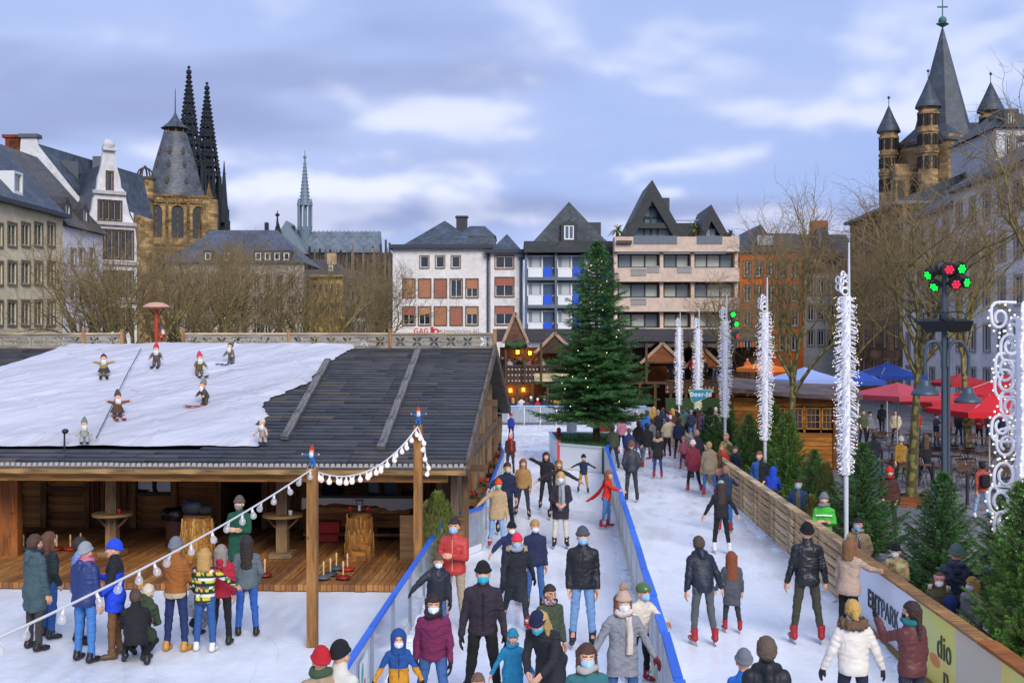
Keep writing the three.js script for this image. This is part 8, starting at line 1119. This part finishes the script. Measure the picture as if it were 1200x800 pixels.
  sk({ px: 1068, top: 703, h: 1.68, face: 205, pose: 'stand', p: { L: [70, 20, 70, 0], R: [0, 14, 16, 6], twist: 10 }, st: 'puffer', jk: '#5a2c2c', hair: ['pony', '#33221c'], scarf: '#1c6a70', mask: '#222428', tr: '#232c3c', glove: '#16181e', label: 'woman in brown puffer and teal scarf raising a gloved hand' });
  sk({ px: 898, top: 744, h: 1.82, face: 180, pose: 'stand', st: 'puffer', jk: '#15171d', hair: ['short', '#5a4a3c'], hood: 1, tr: BK, label: 'short-haired man in black hooded jacket at the bottom edge' });
  sk({ px: 872, top: 760, h: 1.4, face: 175, pose: 'stand', jk: '#1c6ac0', hat: ['beanie', '#6a6e76'], tr: NV, label: 'child in bright blue jacket and grey beanie at the bottom edge' });
  // spectators behind the fence
  sp({ px: 966, top: 577, h: 1.69, face: -15, pose: 'chest', jk: '#3fae3a', hat: ['beanie', '#6a6e74'], scarf: '#7a7c80', tr: '#2c3038', stripe: '#d9ecd4', phone: 1, label: 'man in bright green jacket and grey beanie behind the fence' });
  sp({ px: 1006, top: 606, h: 1.6, face: -30, st: 'coat', jk: '#a88c68', hair: ['short', '#1c1816'], mask: '#6fb0dc', scarf: '#5d4a48', scarf2: '#c9bdb0', tail: 1, tr: BK, bag: '#1c1e24', label: 'man in camel coat with checked scarf and blue mask' });
  sp({ px: 1050, top: 637, h: 1.48, face: -35, pose: 'chest', p: { lean: 6 }, st: 'parka', jk: '#b39a62', jk2: '#8a7444', pat: 'camo', pat3: '#d3bf90', hat: ['beanie', '#14151a'], mask: MW, tr: '#3a3228', glove: BK, label: 'person in camouflage jacket and black hat leaning on the board' });
  sp({ px: 1101, top: 670, h: 1.44, face: -20, st: 'parka', jk: '#4a4a2e', hat: ['band', '#c98a88'], hair: ['bob', '#5a3a2c'], fur: '#c9b49c', mask: '#e4dde0', tr: BK, label: 'woman in olive parka with pink headband' });
  sp({ px: 1121, top: 637, h: 1.78, face: 165, st: 'puffer', jk: '#1a2236', hat: ['beanie', '#4f625c'], tr: BK, hood: 1, label: 'man in navy puffer and grey-green beanie seen from behind' });
  sp({ px: 1114, top: 698, h: 1.15, face: 160, jk: '#1f3f8f', hat: ['hood', '#182a5c'], tr: NV, label: 'child in navy hood next to the olive parka' });
  sp({ px: 1139, top: 675, h: 1.42, face: -60, jk: '#a08c94', hair: ['bob', '#b8863c'], mask: MW, tr: NV, label: 'blond child with white mask near the right fir' });
  sp({ px: 1157, top: 650, h: 1.66, face: -20, jk: '#1d2028', hat: ['beanie', '#121318'], mask: MB, tr: BK, label: 'person in black hat half hidden by the right fir' });
  sp({ px: 936, top: 560, h: 1.68, face: -20, jk: '#1f3560', jk2: '#5a5c40', pat: 'open', hair: ['short', '#2a2220'], mask: '#8cc0e4', tr: BK, label: 'man in blue jacket and light mask behind the fence' });
  sp({ px: 907, top: 547, h: 1.5, face: 150, pose: 'lean', jk: '#1a3fae', hat: ['hood', '#1c44b4'], tr: NV, label: 'person in royal blue hooded jacket from behind' });
  sp({ px: 890, top: 528, h: 1.76, face: -30, jk: '#2a5a9a', jk2: '#16181e', pat: 'side', hair: ['short', '#6a4c3c'], tr: BK, label: 'man in blue and black jacket behind the fence' });
  sp({ px: 851, top: 507, h: 1.74, face: -40, jk: '#a08a64', jk2: '#7a6844', pat: 'camo', pat3: '#c3b088', hair: ['short', '#b08a74'], tr: BK, label: 'balding man in camouflage jacket behind the fence' });
  sp({ px: 862, top: 522, h: 1.6, face: -60, jk: '#16203c', hair: ['short', '#4a4340'], glasses: 1, tr: BK, label: 'grey-haired man in navy leaning over the fence' });
  sp({ px: 846, top: 520, h: 1.5, face: -30, jk: '#c02a24', hair: ['bob', '#a87a34'], tr: BK, label: 'blond child in red jacket behind the fence' });
  sp({ px: 839, top: 481, h: 1.7, d: 58, face: -20, jk: '#b8b0ac', hair: ['short', '#c9c4c0'], tr: BK, label: 'white-haired person in pale jacket beside the far firs' });
  // on the square
  person({ px: 1043, top: 547, h: 1.7, face: -10, pose: 'pocket', jk: '#4a2624', hat: ['beanie', '#d8201c'], scarf: '#8a1c2c', tr: '#23382c', label: 'woman in red beanie and brown leather jacket on the square', group: SQ });
  person({ px: 1151, top: 550, h: 1.62, face: 185, pose: 'walk', d: 32, jk: '#b0503f', hair: ['short', '#1c1816'], tr: '#9dbbe0', shoe: '#e4e4e4', bag: '#1a1a1e', label: 'woman in rust jacket and pale jeans walking away', group: SQ });
  person({ px: 1025, top: 506, h: 1.75, face: 180, pose: 'walk', jk: '#20232a', hair: ['short', '#3a2e2a'], tr: '#5a86c0', label: 'person in dark jacket and blue jeans crossing the square', group: SQ });
  person({ px: 1056, top: 511, h: 1.72, face: 180, pose: 'walk', jk: '#a0762c', hat: ['beanie', '#b8b4b0'], tr: '#4a5a3c', label: 'person in mustard jacket left of the plane trunk', group: SQ });
  person({ px: 1085, top: 508, h: 1.68, face: 178, pose: 'walk', st: 'coat', jk: '#17181c', hair: ['long', '#5a3f2e'], tr: '#121318', label: 'woman in black coat right of the plane trunk', group: SQ });
  person({ px: 1034, top: 481, h: 1.7, d: 62, face: 150, pose: 'walk', jk: '#1c1e26', hair: ['short', '#241c1a'], tr: '#20242e', label: 'person in black far across the square', group: SQ });
  // curling ice
  const cu = (o) => person({ group: CU, ...o });
  cu({ px: 41, top: 625, h: 1.82, face: 150, st: 'coat', hem: 0.34, jk: '#3c5258', hair: ['short', '#4a3228'], scarf: '#232a38', tr: '#3a3434', hood: 1, label: 'man in grey-green coat at the left of the curling group' });
  cu({ px: 58, top: 622, h: 1.74, face: 140, pose: 'pocket', jk: '#1c2a2c', hair: ['bob', '#5d3c28'], tr: '#27508f', label: 'brown-haired woman in dark green jacket behind the grey-green coat' });
  cu({ px: 100, top: 635, h: 1.8, face: 160, st: 'puffer', jk: '#1b2f66', hat: ['beanie', '#8a9096'], scarf: '#c06a8a', tr: '#3f74b4', hood: 1, fat: 1.05, label: 'person in navy puffer with grey beanie and pink scarf' });
  cu({ px: 94, top: 628, h: 1.72, face: 130, jk: '#6a92d0', hair: ['short', '#2a2220'], tr: '#25304a', label: 'dark-haired man in light blue behind the navy puffer' });
  cu({ px: 133, top: 632, h: 1.8, face: -80, pose: 'stand', p: { R: [30, 14, 90, 20], L: [10, 12, 40, 20] }, st: 'parka', jk: '#1440c8', jk2: '#15181e', pat: 'yoke', hat: ['beanie', '#1c46c4'], tr: '#6b4a30', shoe: '#5a4028', label: 'man in royal blue jacket and hat with brown trousers' });
  cu({ px: 176, top: 684, h: 1.68, face: 170, pose: 'crouch', st: 'parka', jk: '#34402a', hair: ['short', '#c9bda8'], tr: BK, shoe: '#26262a', hood: 1, label: 'crouching person in dark green parka on the ice' });
  cu({ px: 206, top: 629, h: 1.78, face: 165, pose: 'chest', jk: '#8f5420', jk2: '#b5a488', pat: 'low', cut: -0.02, hat: ['beanie', '#6a7078'], tr: '#1f2f5c', shoe: '#c08a3a', label: 'man in brown jacket and grey beanie with tan boots' });
  cu({ px: 240, top: 641, h: 1.62, face: 178, pose: 'around', p: { R: [10, 50, 40, 10], L: [10, 14, 40, 20] }, st: 'sweater', hem: 0.1, jk: '#1c2a24', jk2: '#d9d9cc', pat: 'knit', hair: ['bob', '#b08a50'], tr: '#2c5590', shoe: '#d8d8d4', label: 'person in colourful patterned winter sweater' });
  cu({ px: 259, top: 637, h: 1.6, face: 182, jk: '#a81c34', hair: ['bob', '#8a8078'], tr: '#15161c', hood: 1, label: 'woman in red jacket and black trousers on the curling ice' });
  cu({ px: 289, top: 626, h: 1.66, face: 190, pose: 'pocket', jk: '#5a656c', hair: ['long', '#2c211f'], tr: '#2a57a4', label: 'woman in grey jacket with long dark hair' });
  cu({ px: 158, top: 690, h: 1.66, face: 200, pose: 'crouch', jk: '#15161a', hair: ['short', '#4a3a30'], tr: BK, label: 'crouching person in black beside the green parka' });
  cu({ px: 246, top: 700, h: 1.6, face: 150, pose: 'crouch', d: 19.6, jk: '#a8aab0', hair: ['short', '#6a5040'], tr: '#8a8c92', label: 'crouching person in pale grey behind the patterned sweater' });
  // porch
  person({ px: 280, top: 581, h: 1.76, base: 0.13, face: -5, pose: 'chest', st: 'coat', jk: '#0f4a34', hat: ['beanie', '#5a5048'], tr: '#16301f', beard: '#8a7a6c', label: 'bearded man in long green coat on the porch', group: 'people on the porch' });
  person({ px: 12, top: 552, h: 1.78, base: 0.13, d: 26.6, face: 40, pose: 'pocket', jk: '#1c2a34', hair: ['short', '#4a2c20'], tr: BK, label: 'man in dark jacket in the left doorway', group: 'people on the porch' });
  person({ px: -4, top: 545, h: 1.84, base: 0.13, d: 26.2, face: 90, jk: '#a81c20', hair: ['short', '#3a2a22'], tr: BK, label: 'person in red jacket cut off by the left edge', group: 'people on the porch' });
  person({ px: 390, top: 560, h: 1.7, base: 0.13, d: 28.4, face: 10, pose: 'pocket', jk: '#1a1a1e', hat: ['beanie', '#c9d0d8'], tr: BK, label: 'dim figure with pale hat behind the draped counter', group: 'people on the porch' });

  // far crowd, behind the end wall, on the balcony and among the stalls
  const cols = [['navy', NV], ['black', '#16171b'], ['white', '#cfd0d4'], ['red', '#b8242a'], ['grey', '#70757c'], ['mustard', '#a87a24'], ['teal', '#1f6470'], ['bright blue', '#2a6ac0'], ['brown', '#5a3c2a'], ['pink', '#c07a90'], ['olive', '#4a5034'], ['purple', '#4a2c5c'], ['cream', '#c9b898'], ['orange', '#c8641c']], hats = [['a dark hat', ['beanie', '#1c1c22']], ['a white hat', ['beanie', '#d8d8d8']], ['brown hair', null, ['short', '#4a3224']], ['blond hair', null, ['bob', '#b08a4c']], ['a red hat', ['beanie', '#b02028']], ['a grey hat', ['beanie', '#7a7e84']]];
  const far = (list, where, group, base, d0) => list.forEach(([px, top, ci, hi], i) => { const [cn, cc] = cols[ci], [hn, ht, hr] = hats[hi]; person({ px, top, h: 1.55 + ((px * 13) % 9) * 0.03, base, d: d0 ? d0 + (i % 3) * 0.35 : undefined, face: group.includes('rink') ? 180 + (px % 5) * 10 : (px % 7) * 8 - 24, pose: ['stand', 'pocket', 'chest', 'pocket'][i % 4], jk: cc, hat: ht, hair: hr, tr: ['#1c2030', '#16171c', '#33507c'][i % 3], lod: 2, skate: group.includes('skat') ? 1 : 0, shoe: group.includes('skat') ? RS : undefined, group, label: 'person in ' + cn + ' jacket with ' + hn + ' ' + where }); });
  far([[593, 464, 0, 0], [601, 462, 0, 3], [611, 467, 2, 2], [617, 463, 8, 2], [622, 465, 0, 1], [630, 466, 3, 1], [638, 468, 0, 5], [646, 466, 1, 0], [652, 467, 5, 2]], 'behind the far rink wall', 'onlookers behind the far rink wall', 0, 70.9);
  far([[589, 419, 1, 2], [597, 417, 2, 2], [603, 416, 7, 0], [609, 418, 1, 3], [615, 417, 4, 0], [622, 418, 9, 2], [629, 417, 8, 3], [636, 419, 12, 0], [643, 418, 10, 2], [660, 418, 3, 2]], 'on the left balcony', 'people on the lodge balcony', 2.37, 77.5);
  far([[786, 430, 0, 0], [793, 432, 2, 2], [800, 431, 7, 3], [812, 433, 3, 0], [826, 432, 1, 3], [838, 431, 5, 2], [876, 432, 13, 2], [888, 433, 4, 0]], 'on the right balcony', 'people on the lodge balcony', 2.37, 77.5);
  far([[745, 483, 2, 2], [752, 484, 4, 0], [758, 480, 7, 2], [766, 476, 5, 3], [771, 480, 1, 5], [777, 477, 0, 2], [783, 482, 7, 0], [788, 478, 8, 3], [793, 476, 1, 0], [799, 480, 10, 2], [804, 477, 6, 2], [810, 480, 0, 5], [822, 482, 11, 2], [728, 486, 9, 2], [705, 487, 3, 0], [712, 486, 8, 2], [764, 490, 4, 2], [748, 492, 1, 2], [782, 488, 12, 2]], 'in the far rink crowd', 'distant skating crowd on the rink', 0);
  far([[826, 470, 6, 2], [832, 472, 2, 5], [838, 470, 1, 5], [1012, 478, 10, 2], [1020, 484, 4, 0], [1075, 482, 3, 2], [1098, 484, 0, 0], [1112, 480, 13, 3], [1124, 484, 1, 4], [1135, 482, 5, 2], [1148, 484, 3, 0], [1160, 482, 8, 2], [1172, 484, 0, 5], [1050, 484, 12, 2]], 'among the cafe tables', 'guests among the cafe tables', 0, 55);
}
renderer.render(scene, camera);
